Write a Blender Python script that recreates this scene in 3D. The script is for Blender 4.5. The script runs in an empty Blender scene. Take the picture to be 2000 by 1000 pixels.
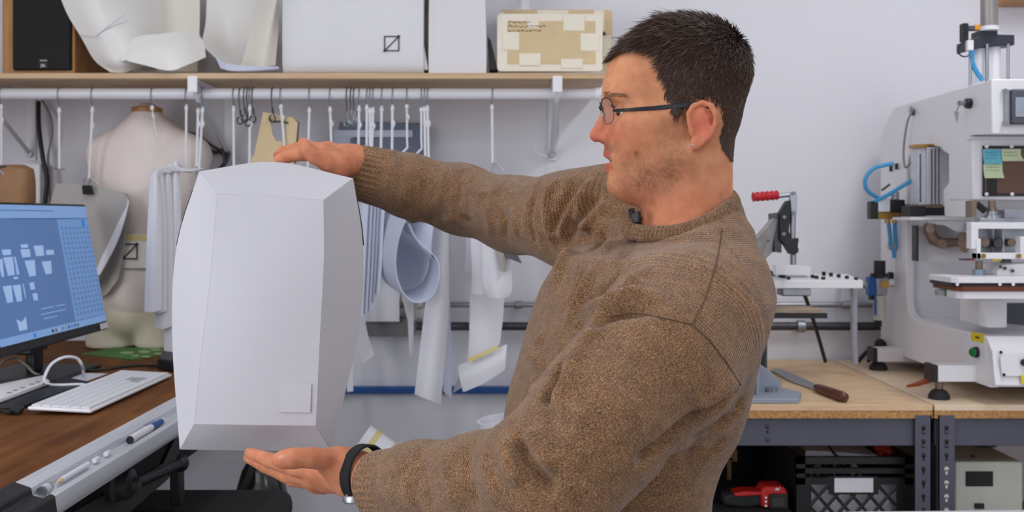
import bpy, math, random
import numpy as np
from mathutils import Vector, Matrix
from mathutils.bvhtree import BVHTree

SC = bpy.context.scene
COL = SC.collection
random.seed(7)
RNG = np.random.default_rng(7)

# ------------------------------------------------------------------ camera
EYE = 1.40                      # camera height
FPX = 35.0 / 36.0 * 2000.0      # focal length in pixels of the 2000 px frame
CX, CY = 1000.0, 424.0          # principal point
cam = bpy.data.cameras.new('camera')
cam.lens = 35.0
cam.sensor_width = 36.0
cam.shift_y = -(500.0 - CY) / 2000.0
cam.clip_start = 0.05
cam.dof.use_dof = True
cam.dof.focus_distance = 1.26
cam.dof.aperture_fstop = 8.5
camo = bpy.data.objects.new('camera', cam)
camo.location = (0, 0, EYE)
camo.rotation_euler = (math.radians(90), 0, 0)
COL.objects.link(camo)
SC.camera = camo

# ------------------------------------------------------------------ world, lamps, exposure
world = bpy.data.worlds.new('world')
SC.world = world
world.use_nodes = True
world.node_tree.nodes['Background'].inputs[0].default_value = (0.80, 0.86, 1.0, 1)
world.node_tree.nodes['Background'].inputs[1].default_value = 0.35
SC.view_settings.view_transform = 'Standard'
SC.view_settings.look = 'None'
SC.view_settings.gamma = 1.0
SC.view_settings.use_curve_mapping = False
SC.view_settings.exposure = -0.12

def area(name, loc, target, sx, sy, power, color):
    l = bpy.data.lights.new(name, 'AREA')
    l.shape = 'RECTANGLE'
    l.size, l.size_y = sx, sy
    l.energy = power
    l.color = color
    o = bpy.data.objects.new(name, l)
    o.location = loc
    o.rotation_euler = (Vector(target) - Vector(loc)).to_track_quat('-Z', 'Y').to_euler()
    COL.objects.link(o)
    return o

CEIL = 3.0
LAMPS = [(1.25, 1.45), (-0.75, 1.05), (1.25, -0.9), (-0.75, -0.9)]
LAMP_W = [17, 8, 15, 12]
for (lx, ly), lw in zip(LAMPS, LAMP_W):
    area('ceiling_lamp', (lx, ly, CEIL - 0.075), (lx, ly, 0), 0.26, 1.16, lw, (0.97, 0.985, 1.0))
# added frontal fill before the solid wall behind the camera, no window there
area('fill_light', (0.9, -2.93, 1.75), (0.2, 2, 1.2), 3.6, 1.7, 32, (0.90, 0.94, 1.0))
# added side fill at the windowless left wall, brightening the press and rear wall
area('fill_light', (-1.90, 0.75, 1.60), (1.2, 1.7, 1.3), 2.2, 1.4, 44, (0.93, 0.96, 1.0))

# ------------------------------------------------------------------ helpers
def P(px, py, d):
    return Vector(((px - CX) / FPX * d, d, EYE - (py - CY) / FPX * d))

def PX(px, py, X):
    """the point of the plane x = X seen at a pixel"""
    d = X * FPX / (px - CX)
    return Vector((X, d, EYE - (py - CY) / FPX * d))

def lerp(a, b, t):
    return a + (b - a) * t

def unit(v):
    return Vector(v).normalized()

class MB:
    def __init__(self):
        self.v, self.f = [], []

    def add(self, vs, fs):
        o = len(self.v)
        self.v += [Vector(p) for p in vs]
        self.f += [tuple(i + o for i in f) for f in fs]
        return self

    def box(self, c, s, rot=None):
        c = Vector(c); hx, hy, hz = s[0] / 2, s[1] / 2, s[2] / 2
        vs = [Vector((x, y, z)) for x in (-hx, hx) for y in (-hy, hy) for z in (-hz, hz)]
        if rot is not None:
            vs = [rot @ p for p in vs]
        return self.add([c + p for p in vs], [(0, 1, 3, 2), (4, 6, 7, 5), (0, 4, 5, 1), (2, 3, 7, 6), (0, 2, 6, 4), (1, 5, 7, 3)])

    def bb(self, x0, x1, y0, y1, z0, z1):
        return self.box(((x0 + x1) / 2, (y0 + y1) / 2, (z0 + z1) / 2), (abs(x1 - x0), abs(y1 - y0), abs(z1 - z0)))

    def loft(self, rings, cap0=True, cap1=True, closed=True):
        n = len(rings[0]); vs = [p for r in rings for p in r]; fs = []
        m = n if closed else n - 1
        for i in range(len(rings) - 1):
            for j in range(m):
                a, b = i * n + j, i * n + (j + 1) % n
                fs.append((a, b, b + n, a + n))
        if cap0: fs.append(tuple(reversed(range(n))))
        if cap1: fs.append(tuple(range((len(rings) - 1) * n, len(rings) * n)))
        return self.add(vs, fs)

    def tube(self, pts, r, n=8, caps=True):
        pts = [Vector(p) for p in pts]
        rr = r if isinstance(r, (list, tuple)) else [r] * len(pts)
        t0 = (pts[1] - pts[0]).normalized()
        ref = Vector((0, 0, 1)) if abs(t0.z) < 0.9 else Vector((1, 0, 0))
        nrm = t0.cross(ref).normalized()
        rings = []
        for i, p in enumerate(pts):
            if i == 0: t = pts[1] - pts[0]
            elif i == len(pts) - 1: t = pts[-1] - pts[-2]
            else: t = (pts[i + 1] - pts[i]).normalized() + (pts[i] - pts[i - 1]).normalized()
            if t.length < 1e-9: t = t0
            t = t.normalized()
            nrm = (nrm - t * nrm.dot(t))
            nrm = nrm.normalized() if nrm.length > 1e-6 else t.orthogonal().normalized()
            b = t.cross(nrm)
            rings.append([p + (nrm * math.cos(2 * math.pi * k / n) + b * math.sin(2 * math.pi * k / n)) * rr[i] for k in range(n)])
        return self.loft(rings, caps, caps)

    def cyl(self, p0, p1, r0, r1=None, n=20):
        return self.tube([p0, p1], [r0, r0 if r1 is None else r1], n)

    def lathe(self, base, axis, prof, n=24):
        """prof: (distance along axis, radius)"""
        base = Vector(base); axis = unit(axis)
        return self.tube_rings(base, axis, prof, n)

    def tube_rings(self, base, axis, prof, n):
        a = axis.orthogonal().normalized(); b = axis.cross(a)
        rings = [[base + axis * h + (a * math.cos(2 * math.pi * k / n) + b * math.sin(2 * math.pi * k / n)) * max(r, 1e-5) for k in range(n)] for h, r in prof]
        return self.loft(rings)

    def ball(self, c, r, nu=16, nv=10, rot=None):
        c = Vector(c); r = r if isinstance(r, (tuple, list)) else (r, r, r)
        vs = []
        for i in range(1, nv):
            th = math.pi * i / nv
            for j in range(nu):
                ph = 2 * math.pi * j / nu
                p = Vector((r[0] * math.sin(th) * math.cos(ph), r[1] * math.sin(th) * math.sin(ph), r[2] * math.cos(th)))
                vs.append(c + (rot @ p if rot is not None else p))
        tp, bt = Vector((0, 0, r[2])), Vector((0, 0, -r[2]))
        vs += [c + (rot @ tp if rot is not None else tp), c + (rot @ bt if rot is not None else bt)]
        fs = []
        for i in range(nv - 2):
            for j in range(nu):
                a, b = i * nu + j, i * nu + (j + 1) % nu
                fs.append((a, a + nu, b + nu, b))
        T, B = len(vs) - 2, len(vs) - 1
        for j in range(nu):
            fs.append((T, j, (j + 1) % nu)); o = (nv - 2) * nu
            fs.append((B, o + (j + 1) % nu, o + j))
        return self.add(vs, fs)

    def prism(self, poly, off):
        poly = [Vector(p) for p in poly]; off = Vector(off); n = len(poly)
        fs = [tuple(reversed(range(n))), tuple(range(n, 2 * n))]
        fs += [(i, (i + 1) % n, (i + 1) % n + n, i + n) for i in range(n)]
        return self.add(poly + [p + off for p in poly], fs)

    def flat(self, poly):
        return self.add(poly, [tuple(range(len(poly)))])

    def patch(self, ctrl, nu=10, nv=10):
        """smooth surface through a grid of control points"""
        g = resample([resample(row, nv) for row in ctrl], nu, rows=True)
        n = len(g[0]); vs = [p for r in g for p in r]
        fs = [(i * n + j, i * n + j + 1, (i + 1) * n + j + 1, (i + 1) * n + j) for i in range(len(g) - 1) for j in range(n - 1)]
        return self.add(vs, fs)

    def build(self, name, mat, parent=None, smooth=True, angle=38, bevel=0, segs=2, solid=0, sub=0, solid_off=0.0):
        me = bpy.data.meshes.new(name)
        org = root_loc(parent) if parent is not None else base_of(self.v)
        me.from_pydata([tuple(p - org) for p in self.v], [], self.f)
        me.update()
        import bmesh
        bm = bmesh.new(); bm.from_mesh(me)
        if solid == 0 and not getattr(self, 'open', False):
            bmesh.ops.recalc_face_normals(bm, faces=bm.faces)
        bm.to_mesh(me); bm.free()
        if smooth:
            me.polygons.foreach_set('use_smooth', [True] * len(me.polygons))
            me.set_sharp_from_angle(angle=math.radians(angle))
        me.materials.append(mat)
        o = bpy.data.objects.new(name, me)
        if parent is not None: o.parent = parent
        else: o.location = org
        if solid:
            m = o.modifiers.new('solid', 'SOLIDIFY'); m.thickness = solid; m.offset = solid_off
            m = o.modifiers.new('crisp', 'EDGE_SPLIT'); m.split_angle = math.radians(50)
        if bevel:
            m = o.modifiers.new('bevel', 'BEVEL'); m.width = bevel; m.segments = segs; m.limit_method = 'ANGLE'; m.angle_limit = math.radians(40)
        if sub:
            m = o.modifiers.new('sub', 'SUBSURF'); m.levels = sub; m.render_levels = sub
        COL.objects.link(o)
        return o

def resample(pts, n, rows=False):
    m = len(pts)
    def cr(a, b, c, d, t):
        f = lambda p, q, r, s: 0.5 * ((2 * q) + (r - p) * t + (2 * p - 5 * q + 4 * r - s) * t * t + (3 * q - p - 3 * r + s) * t ** 3)
        return [f(p, q, r, s) for p, q, r, s in zip(a, b, c, d)] if rows else f(a, b, c, d)
    out = []
    ext = (lambda a, b: [p * 2 - q for p, q in zip(a, b)]) if rows else (lambda a, b: a * 2 - b)
    if m == 1: return [pts[0]] * n
    for k in range(n):
        x = k * (m - 1) / (n - 1); i = min(int(x), m - 2); t = x - i
        a = pts[i - 1] if i > 0 else ext(pts[0], pts[1])
        d = pts[i + 2] if i + 2 < m else ext(pts[-1], pts[-2])
        out.append(cr(a, pts[i], pts[i + 1], d, t))
    return out

def spline(pts, n=24):
    return resample([Vector(p) for p in pts], n)

def base_of(vs):
    xs = [p.x for p in vs]; ys = [p.y for p in vs]; zs = [p.z for p in vs]
    return Vector(((min(xs) + max(xs)) / 2, (min(ys) + max(ys)) / 2, min(zs)))

def root_loc(o):
    l = Vector(o.location)
    while o.parent is not None:
        o = o.parent; l = l + Vector(o.location)
    return l

def tag(o, label, cat, group=None, kind=None):
    if label: o['label'] = label
    if cat: o['category'] = cat
    if group: o['group'] = group
    if kind: o['kind'] = kind
    return o

def thing(name, label, cat, loc, group=None):
    o = bpy.data.objects.new(name, None)
    o.location = loc; o.empty_display_size = 0.05
    COL.objects.link(o)
    return tag(o, label, cat, group)

def structure(o, label=None):
    o['kind'] = 'structure'
    if label: o['label'] = label
    return o

def link_copy(o, parent):
    c = o.copy(); c.parent = parent; COL.objects.link(c)
    return c

def copy_thing(root, loc, label):
    r = root.copy(); COL.objects.link(r); r.location = loc; r['label'] = label
    for ch in root.children:
        c = link_copy(ch, r)
        for g in ch.children: link_copy(g, c)
    return r

# ------------------------------------------------------------------ materials
def srgb(r, g, b):
    f = lambda c: (c / 255) / 12.92 if c / 255 <= 0.04045 else ((c / 255 + 0.055) / 1.055) ** 2.4
    return (f(r), f(g), f(b), 1)

def mat(name, col, rough=0.6, metal=0.0, var=0.06, scale=30.0, bump=0.0, bscale=200.0, stretch=None, col2=None, coat=0.0, emit=None, estr=0.0, trans=0.0, alpha=1.0, spec=0.5, sss=0.0):
    m = bpy.data.materials.new(name); m.use_nodes = True
    nt = m.node_tree; bs = nt.nodes['Principled BSDF']
    bs.inputs['Roughness'].default_value = rough
    bs.inputs['Metallic'].default_value = metal
    bs.inputs['Specular IOR Level'].default_value = spec
    bs.inputs['Coat Weight'].default_value = coat
    bs.inputs['Transmission Weight'].default_value = trans
    bs.inputs['Alpha'].default_value = alpha
    if sss:
        bs.inputs['Subsurface Weight'].default_value = sss
        bs.inputs['Subsurface Radius'].default_value = (0.012, 0.006, 0.004)
    tc = nt.nodes.new('ShaderNodeTexCoord'); mp = nt.nodes.new('ShaderNodeMapping')
    nt.links.new(tc.outputs['Object'], mp.inputs['Vector'])
    if stretch: mp.inputs['Scale'].default_value = stretch
    nz = nt.nodes.new('ShaderNodeTexNoise'); nz.inputs['Scale'].default_value = scale; nz.inputs['Detail'].default_value = 5
    nt.links.new(mp.outputs['Vector'], nz.inputs['Vector'])
    rp = nt.nodes.new('ShaderNodeValToRGB')
    c2 = col2 or tuple(c * (1 - 2.2 * var) for c in col[:3]) + (1,)
    rp.color_ramp.elements[0].color = c2; rp.color_ramp.elements[0].position = 0.3
    rp.color_ramp.elements[1].color = col; rp.color_ramp.elements[1].position = 0.68
    nt.links.new(nz.outputs['Fac'], rp.inputs['Fac'])
    nt.links.new(rp.outputs['Color'], bs.inputs['Base Color'])
    if bump:
        nb = nt.nodes.new('ShaderNodeTexNoise'); nb.inputs['Scale'].default_value = bscale; nb.inputs['Detail'].default_value = 3
        nt.links.new(mp.outputs['Vector'], nb.inputs['Vector'])
        bp = nt.nodes.new('ShaderNodeBump'); bp.inputs['Strength'].default_value = bump; bp.inputs['Distance'].default_value = 0.002
        nt.links.new(nb.outputs['Fac'], bp.inputs['Height']); nt.links.new(bp.outputs['Normal'], bs.inputs['Normal'])
    if emit:
        bs.inputs['Emission Color'].default_value = emit; bs.inputs['Emission Strength'].default_value = estr
    return m

M = {}
M['wall'] = mat('painted_wall', srgb(232, 231, 238), 0.55, var=0.012, scale=3, bump=0.04, bscale=90)
M['ceiling'] = mat('ceiling_paint', srgb(230, 230, 232), 0.8, var=0.02, scale=4)
M['floor'] = mat('concrete_floor', srgb(186, 184, 180), 0.5, var=0.1, scale=6)
M['paper'] = mat('white_paper', srgb(232, 231, 238), 0.55, var=0.015, scale=8, bump=0.02, bscale=60)
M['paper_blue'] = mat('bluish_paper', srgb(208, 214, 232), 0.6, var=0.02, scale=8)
M['paper_cream'] = mat('cream_sheet', srgb(240, 234, 222), 0.5, var=0.02, scale=6)
M['poly'] = mat('glossy_white_sheet', srgb(240, 237, 232), 0.42, var=0.015, scale=6, coat=0.08)
M['paper_box'] = mat('white_card', srgb(200, 199, 206), 0.42, var=0.012, scale=7, bump=0.06, bscale=26, spec=0.35)
M['paper_tape'] = mat('clear_tape', srgb(228, 228, 236), 0.16, var=0.01, scale=20, coat=0.3)
M['package'] = mat('white_package_paper', srgb(228, 227, 231), 0.5, var=0.012, scale=7, bump=0.06, bscale=26)
M['pine'] = mat('pine_board', srgb(214, 184, 146), 0.5, col2=srgb(196, 162, 122), scale=5, stretch=(1.2, 9, 30), bump=0.05, bscale=40)
M['oak'] = mat('oak_veneer', srgb(188, 136, 78), 0.45, col2=srgb(158, 106, 54), scale=7, stretch=(14, 14, 1.3))
M['black'] = mat('black_plastic', srgb(24, 24, 26), 0.45, var=0.05, scale=60)
M['black_soft'] = mat('black_matt', srgb(18, 18, 19), 0.8, var=0.1, scale=120, bump=0.1, bscale=500)
M['rubber'] = mat('black_rubber', srgb(34, 34, 36), 0.7, var=0.1, scale=50)
M['steel'] = mat('zinc_steel', srgb(176, 180, 186), 0.35, 0.85, var=0.12, scale=25)
M['steel_dark'] = mat('dark_steel', srgb(92, 92, 96), 0.42, 0.7, var=0.18, scale=30)
M['alu'] = mat('brushed_aluminium', srgb(214, 217, 224), 0.4, 0.2, var=0.05, scale=8, stretch=(20, 1, 20))
M['white_metal'] = mat('white_enamel', srgb(240, 238, 242), 0.35, var=0.012, scale=5)
M['pvc'] = mat('white_pipe', srgb(244, 244, 250), 0.32, var=0.01, scale=10)
M['cord'] = mat('white_cord', srgb(234, 234, 240), 0.6, var=0.03, scale=200)
M['grey_metal'] = mat('grey_paint', srgb(84, 85, 98), 0.5, var=0.04, scale=14)
M['grey_card'] = mat('grey_board', srgb(176, 171, 168), 0.7, var=0.03, scale=12)
M['kraft'] = mat('kraft_card', srgb(220, 196, 154), 0.75, var=0.04, scale=14)
M['kraft_dark'] = mat('brown_paper', srgb(150, 108, 72), 0.75, var=0.08, scale=16)
M['masking'] = mat('masking_tape', srgb(240, 231, 212), 0.6, var=0.02, scale=30)
M['tape_yellow'] = mat('yellow_tape', srgb(226, 206, 142), 0.6, var=0.03, scale=30)
M['desk'] = mat('walnut_desk', srgb(126, 80, 40), 0.65, spec=.12, col2=srgb(92, 54, 25), scale=5, stretch=(9, 1.1, 9), bump=0.05, bscale=60)
M['bench'] = mat('particle_bench_top', srgb(230, 198, 160), 0.55, col2=srgb(214, 178, 138), scale=9, stretch=(1.5, 6, 6))
M['bench_light'] = mat('pale_bench_top', srgb(240, 218, 190), 0.55, col2=srgb(228, 202, 168), scale=9, stretch=(1.5, 6, 6))
M['chip'] = mat('chipboard_edge', srgb(206, 158, 98), 0.8, col2=srgb(158, 108, 58), scale=160, bump=0.4, bscale=260)
M['dress'] = mat('form_jersey', srgb(234, 221, 214), 0.75, var=0.03, scale=10, bump=0.06, bscale=300)
M['dress_low'] = mat('form_foam', srgb(222, 211, 190), 0.7, var=0.04, scale=8)
M['blue_rail'] = mat('blue_rail', srgb(20, 84, 156), 0.4, var=0.05, scale=20)
M['blue_tube'] = mat('blue_air_tube', srgb(70, 160, 214), 0.3, var=0.03, scale=30)
M['red'] = mat('red_rubber', srgb(196, 26, 44), 0.4, var=0.08, scale=40)
M['red_dark'] = mat('red_plastic', srgb(200, 34, 30), 0.4, var=0.05, scale=40)
M['orange'] = mat('orange_plastic', srgb(190, 84, 34), 0.5, var=0.05, scale=30)
M['ink'] = mat('black_ink', srgb(30, 29, 32), 0.6, var=0.02, scale=30)
M['silver_print'] = mat('silver_print', srgb(208, 208, 208), 0.35, 0.3, var=0.02, scale=30)
M['green_mat'] = mat('green_cutting_mat', srgb(74, 126, 58), 0.6, var=0.06, scale=30)
M['green_light'] = mat('pale_green_print', srgb(158, 186, 128), 0.6, var=0.04, scale=30)
M['green_btn'] = mat('green_button', srgb(22, 122, 62), 0.3, var=0.03, scale=30)
M['yellow'] = mat('yellow_sticker', srgb(240, 214, 34), 0.5, var=0.03, scale=30)
M['brass'] = mat('brass', srgb(190, 150, 84), 0.35, 0.9, var=0.1, scale=30)
M['bronze'] = mat('bronze_steel', srgb(150, 130, 114), 0.4, 0.7, var=0.15, scale=40)
M['wood_dark'] = mat('dark_handle_wood', srgb(106, 58, 36), 0.4, col2=srgb(66, 34, 22), scale=12, stretch=(2, 12, 12))
M['key_white'] = mat('white_keycap', srgb(232, 232, 236), 0.45, var=0.01, scale=20)
M['beige'] = mat('beige_enamel', srgb(206, 208, 196), 0.45, var=0.02, scale=8)
M['brown_panel'] = mat('brown_acrylic', srgb(104, 66, 46), 0.15, var=0.08, scale=6, coat=0.3)
M['sticky_blue'] = mat('blue_sticky_note', srgb(112, 196, 214), 0.7, var=0.02, scale=20)
M['sticky_green'] = mat('pale_green_sticky_note', srgb(214, 226, 184), 0.7, var=0.02, scale=20)
M['cable_grey'] = mat('grey_cable', srgb(150, 142, 136), 0.5, var=0.04, scale=40)
M['lamp'] = mat('lit_diffuser', srgb(250, 250, 250), 0.5, emit=(1, 0.97, 0.94, 1), estr=2.0)
# ================================================================== the room
WALL_Y = 3.0
XL, XR, YN = -1.95, 3.0, -3.0
structure(MB().bb(XL - .1, XR + .1, WALL_Y, WALL_Y + .1, 0, CEIL).build('wall_back', M['wall']))
structure(MB().bb(XL - .1, XR + .1, YN - .1, YN, 0, CEIL).build('wall_front', M['wall']))
structure(MB().bb(XL - .1, XL, YN, WALL_Y, 0, CEIL).build('wall_left', M['wall']))
structure(MB().bb(XR, XR + .1, YN, WALL_Y, 0, CEIL).build('wall_right', M['wall']))
structure(MB().bb(XL - .1, XR + .1, YN - .1, WALL_Y + .1, -.1, 0).build('floor', M['floor']))
structure(MB().bb(XL - .1, XR + .1, YN - .1, WALL_Y + .1, CEIL, CEIL + .1).build('ceiling', M['ceiling']))
structure(MB().bb(XL, XR, WALL_Y - .015, WALL_Y, 0, .1).build('baseboard_back', M['white_metal'], bevel=.003))

# pipes along the wall
def rail(name, z, r, x0, x1, y, m, label, cat, fittings=()):
    t = thing(name, label, cat, (x0, y, EYE + z))
    MB().cyl((x0, y, EYE + z), (x1, y, EYE + z), r, n=16).build('pipe', m, t)
    for x in fittings:
        b = MB().cyl((x - .012, y, EYE + z), (x + .012, y, EYE + z), r * 1.5, n=12)
        b.box((x, (y + WALL_Y) / 2, EYE + z), (.012, WALL_Y - y, .012))
        b.build('pipe_clamp', M['steel'], t, bevel=.002)
    return t
rail('conduit_pipe', -.262, .008, -.75, 1.12, 2.975, M['steel'], 'thin silver pipe running along the white wall above the darker pipe', 'pipe', (-.35, .02, .62, 1.0))
rail('air_pipe', -.325, .0125, -.285, 1.12, 2.965, M['steel_dark'], 'dark grey air pipe running along the wall under the thin silver pipe', 'pipe', (-.1, .35, .86))
t = thing('blue_wall_rail', 'narrow blue rail along the wall below the hanging paper patterns', 'rail', (-.6, 2.98, EYE - .53))
MB().bb(-.62, .06, 2.972, 2.999, EYE - .528, EYE - .508).build('rail_bar', M['blue_rail'], t, bevel=.003)
for x in (-.55, -.2, .03):
    MB().cyl((x, 2.974, EYE - .518), (x, 2.969, EYE - .518), .005, n=10).build('screw', M['steel'], t)

# ------------------------------------------------------------------ wall shelf with brackets
SHZ = EYE + .3845
SH_R = .252
shelf = thing('wall_shelf', 'long pine wall shelf on white steel brackets', 'shelf', (-.8, 2.98, SHZ - .3))
MB().bb(-1.9, SH_R, 2.655, 2.998, SHZ - .016, SHZ).build('shelf_board', M['pine'], shelf, bevel=.002)
for bx in (-1.445, -.852, .1213):
    b = MB()
    b.bb(bx - .013, bx + .013, 2.66, 2.995, SHZ - .022, SHZ - .016)
    b.bb(bx - .013, bx + .013, 2.990, 2.9985, SHZ - .215, SHZ - .016)
    b.bb(bx - .013, bx + .013, 2.652, 2.657, SHZ - .052, SHZ - .008)
    b.build('shelf_bracket', M['white_metal'], shelf, bevel=.0015)
    s = MB(); s.tube([(bx, 2.68, SHZ - .03), (bx, 2.985, SHZ - .195)], .0085, 4)
    s.build('bracket_strut', M['alu'], shelf, smooth=False)
    hk = MB().tube(spline([(bx, 2.66, SHZ - .03), (bx, 2.69, SHZ - .062), (bx, 2.715, SHZ - .068), (bx, 2.742, SHZ - .052), (bx, 2.747, SHZ - .035)], 14), .006, 6)
    hk.build('rod_hook', M['white_metal'], shelf)
    MB().cyl((bx, 2.982, SHZ - .195), (bx, 2.975, SHZ - .195), .011, n=14).build('bolt', M['steel'], shelf, bevel=.001)

ROD_Z, ROD_Y = EYE + .337, 2.72
rod = thing('closet_rod', 'white round closet rod hanging under the pine shelf', 'rod', (-.8, ROD_Y, ROD_Z))
MB().cyl((-1.9, ROD_Y, ROD_Z), (.238, ROD_Y, ROD_Z), .0152, n=28).build('tube', M['pvc'], rod)
MB().cyl((.224, ROD_Y, ROD_Z), (.246, ROD_Y, ROD_Z), .0185, n=28).build('end_cap', M['pvc'], rod, bevel=.002)

# hook rail on the wall below the right bracket
hkx = .1213
t = thing('wall_hook', 'small white wall hook beside the right shelf bracket', 'hook', (hkx - .045, 2.99, EYE + .185))
MB().tube(spline([(hkx - .015, 2.985, EYE + .19), (hkx - .02, 2.96, EYE + .182), (hkx - .04, 2.95, EYE + .184), (hkx - .052, 2.95, EYE + .2), (hkx - .05, 2.95, EYE + .212)], 14), .004, 7).build('hook', M['white_metal'], t)
MB().cyl((hkx - .015, 2.9995, EYE + .19), (hkx - .015, 2.982, EYE + .19), .008, n=12).build('mount', M['white_metal'], t)
t = MB(); t.tube(spline([P(1073, 318, 2.96), P(1075, 400, 2.965), P(1082, 540, 2.97)], 12), .0035, 6)
tag(t.build('pull_cord', M['cord']), 'thin white cord hanging on the wall below the right shelf bracket', 'cord')

# ------------------------------------------------------------------ drafting desk at the left
DZ = EYE - .37
DX = -.689
desk = thing('drafting_desk', 'walnut topped drafting desk with an aluminium front trough', 'desk', (-1.2, 2.1, 0))
MB().bb(-1.93, DX, 1.30, 2.985, DZ - .025, DZ).build('desk_top', M['desk'], desk, bevel=.0015)
prof = [(DX, -.028), (DX, .002), (DX + .003, .002), (DX + .022, -.006), (DX + .024, -.017), (DX + .044, -.021), (DX + .047, -.014), (DX + .055, -.017), (DX + .058, -.034), (DX + .052, -.048), (DX + .03, -.055), (DX, -.05)]
MB().prism([Vector((x, 1.37, DZ + z)) for x, z in prof], (0, 1.6, 0)).build('pencil_trough', M['alu'], desk, angle=50)
cp = [(x + (.004 if x > DX + .01 else 0), z + (.003 if z > -.03 else -.003)) for x, z in prof]
MB().prism([Vector((x, 1.285, DZ + z)) for x, z in cp], (0, .09, 0)).build('end_cap', M['black'], desk, bevel=.003)
for y in (1.45, 2.75):
    MB().bb(-1.30, -1.22, y - .04, y + .04, .04, DZ - .14).build('leg', M['black'], desk, bevel=.004)
    MB().bb(-1.75, -.80, y - .03, y + .03, 0, .045).build('foot', M['black'], desk, bevel=.006)
    MB().bb(-1.8, -.76, y - .025, y + .025, DZ - .10, DZ - .026).build('support_arm', M['black'], desk, bevel=.004)
MB().bb(-1.3, -1.22, 1.45, 2.75, .3, .36).build('crossbar', M['black'], desk, bevel=.004)
MB().bb(-.80, -.765, 1.33, 2.62, DZ - .20, DZ - .026).build('front_apron', M['black_soft'], desk, bevel=.004)
# tilt lever with its round knob
a, b2 = P(225, 960, 1.72), P(352, 905, 1.95)
MB().tube([a, b2], .011, 12).build('tilt_lever', M['black'], desk)
MB().ball(b2, .017, 18, 12).build('lever_knob', M['black'], desk)
g = P(240, 945, 1.74)
MB().lathe(g + Vector((-.03, 0, 0)), (1, 0, 0), [(0, .034), (.02, .034), (.026, .028), (.045, .026), (.05, .012), (.06, .01)], 24).build('tilt_hub', M['black'], desk)
lp = [P(330, 905, 1.95), P(350, 905, 1.95), P(352, 990, 1.95), P(332, 990, 1.95)]
MB().prism(lp, (0, .03, 0)).build('lever_post', M['black'], desk, bevel=.003)
pts = [P(140, 1000, 1.62), P(320, 905, 1.88), P(352, 835, 1.95), P(352, 880, 1.95), P(330, 935, 1.9), P(200, 1050, 1.66)]
MB().prism(pts, (-.012, .004, -.004)).build('side_panel', M['grey_metal'] if False else M['black'], desk, bevel=.002)

# drafting stool under the desk
st = thing('drafting_stool', 'black drafting stool with a padded seat standing below the desk', 'stool', (-.62, 2.0, 0))
sz = P(400, 965, 2.1).z
MB().bb(-.95, -.47, 1.78, 2.16, sz - .07, sz).build('seat', M['black_soft'], st, bevel=.03, segs=4)
MB().cyl((-.7, 2.0, sz - .07), (-.7, 2.0, .1), .028, n=18).build('column', M['black'], st)
for k in range(5):
    an = 2 * math.pi * k / 5 + .3
    MB().tube([(-.7, 2.0, .11), (-.7 + .28 * math.cos(an), 2.0 + .28 * math.sin(an), .06)], [.02, .014], 8).build('leg', M['black'], st)
    MB().ball((-.7 + .28 * math.cos(an), 2.0 + .28 * math.sin(an), .028), .028, 12, 8).build('caster', M['black'], st)

# black bag hanging beside the stool
bg = thing('shoulder_bag', 'black shiny bag hanging below the paper prototype', 'bag', P(510, 1100, 2.3))
rows = []
for py, xl, xr, dd in ((896, 486, 514, .02), (915, 476, 536, .05), (945, 468, 552, .07), (985, 460, 559, .085), (1040, 452, 560, .09), (1100, 450, 556, .08)):
    c = P((xl + xr) / 2, py, 2.3); hw = (xr - xl) / 2 / FPX * 2.3
    rows.append([c + Vector((hw * math.copysign(abs(math.cos(t)) ** .6, math.cos(t)), dd * math.copysign(abs(math.sin(t)) ** .8, math.sin(t)), 0)) for t in [2 * math.pi * k / 28 for k in range(28)]])
MB().loft(rows).build('bag_body', mat('black_nylon', srgb(38, 38, 41), .3, var=.2, scale=18, bump=.5, bscale=22), bg)
MB().tube(spline([P(494, 900, 2.3), P(486, 930, 2.22), P(466, 970, 2.2), P(455, 1010, 2.2)], 14), .008, 6).build('strap', M['black_soft'], bg)
MB().tube(spline([P(516, 902, 2.24), P(538, 925, 2.22), P(550, 960, 2.22), P(553, 1010, 2.22)], 14), .004, 6).build('piping', M['steel_dark'], bg)
MB().bb(bg.location.x - .05, bg.location.x + .05, 2.25, 2.35, 0, bg.location.z).build('bag_stand', M['black'], bg)

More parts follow.
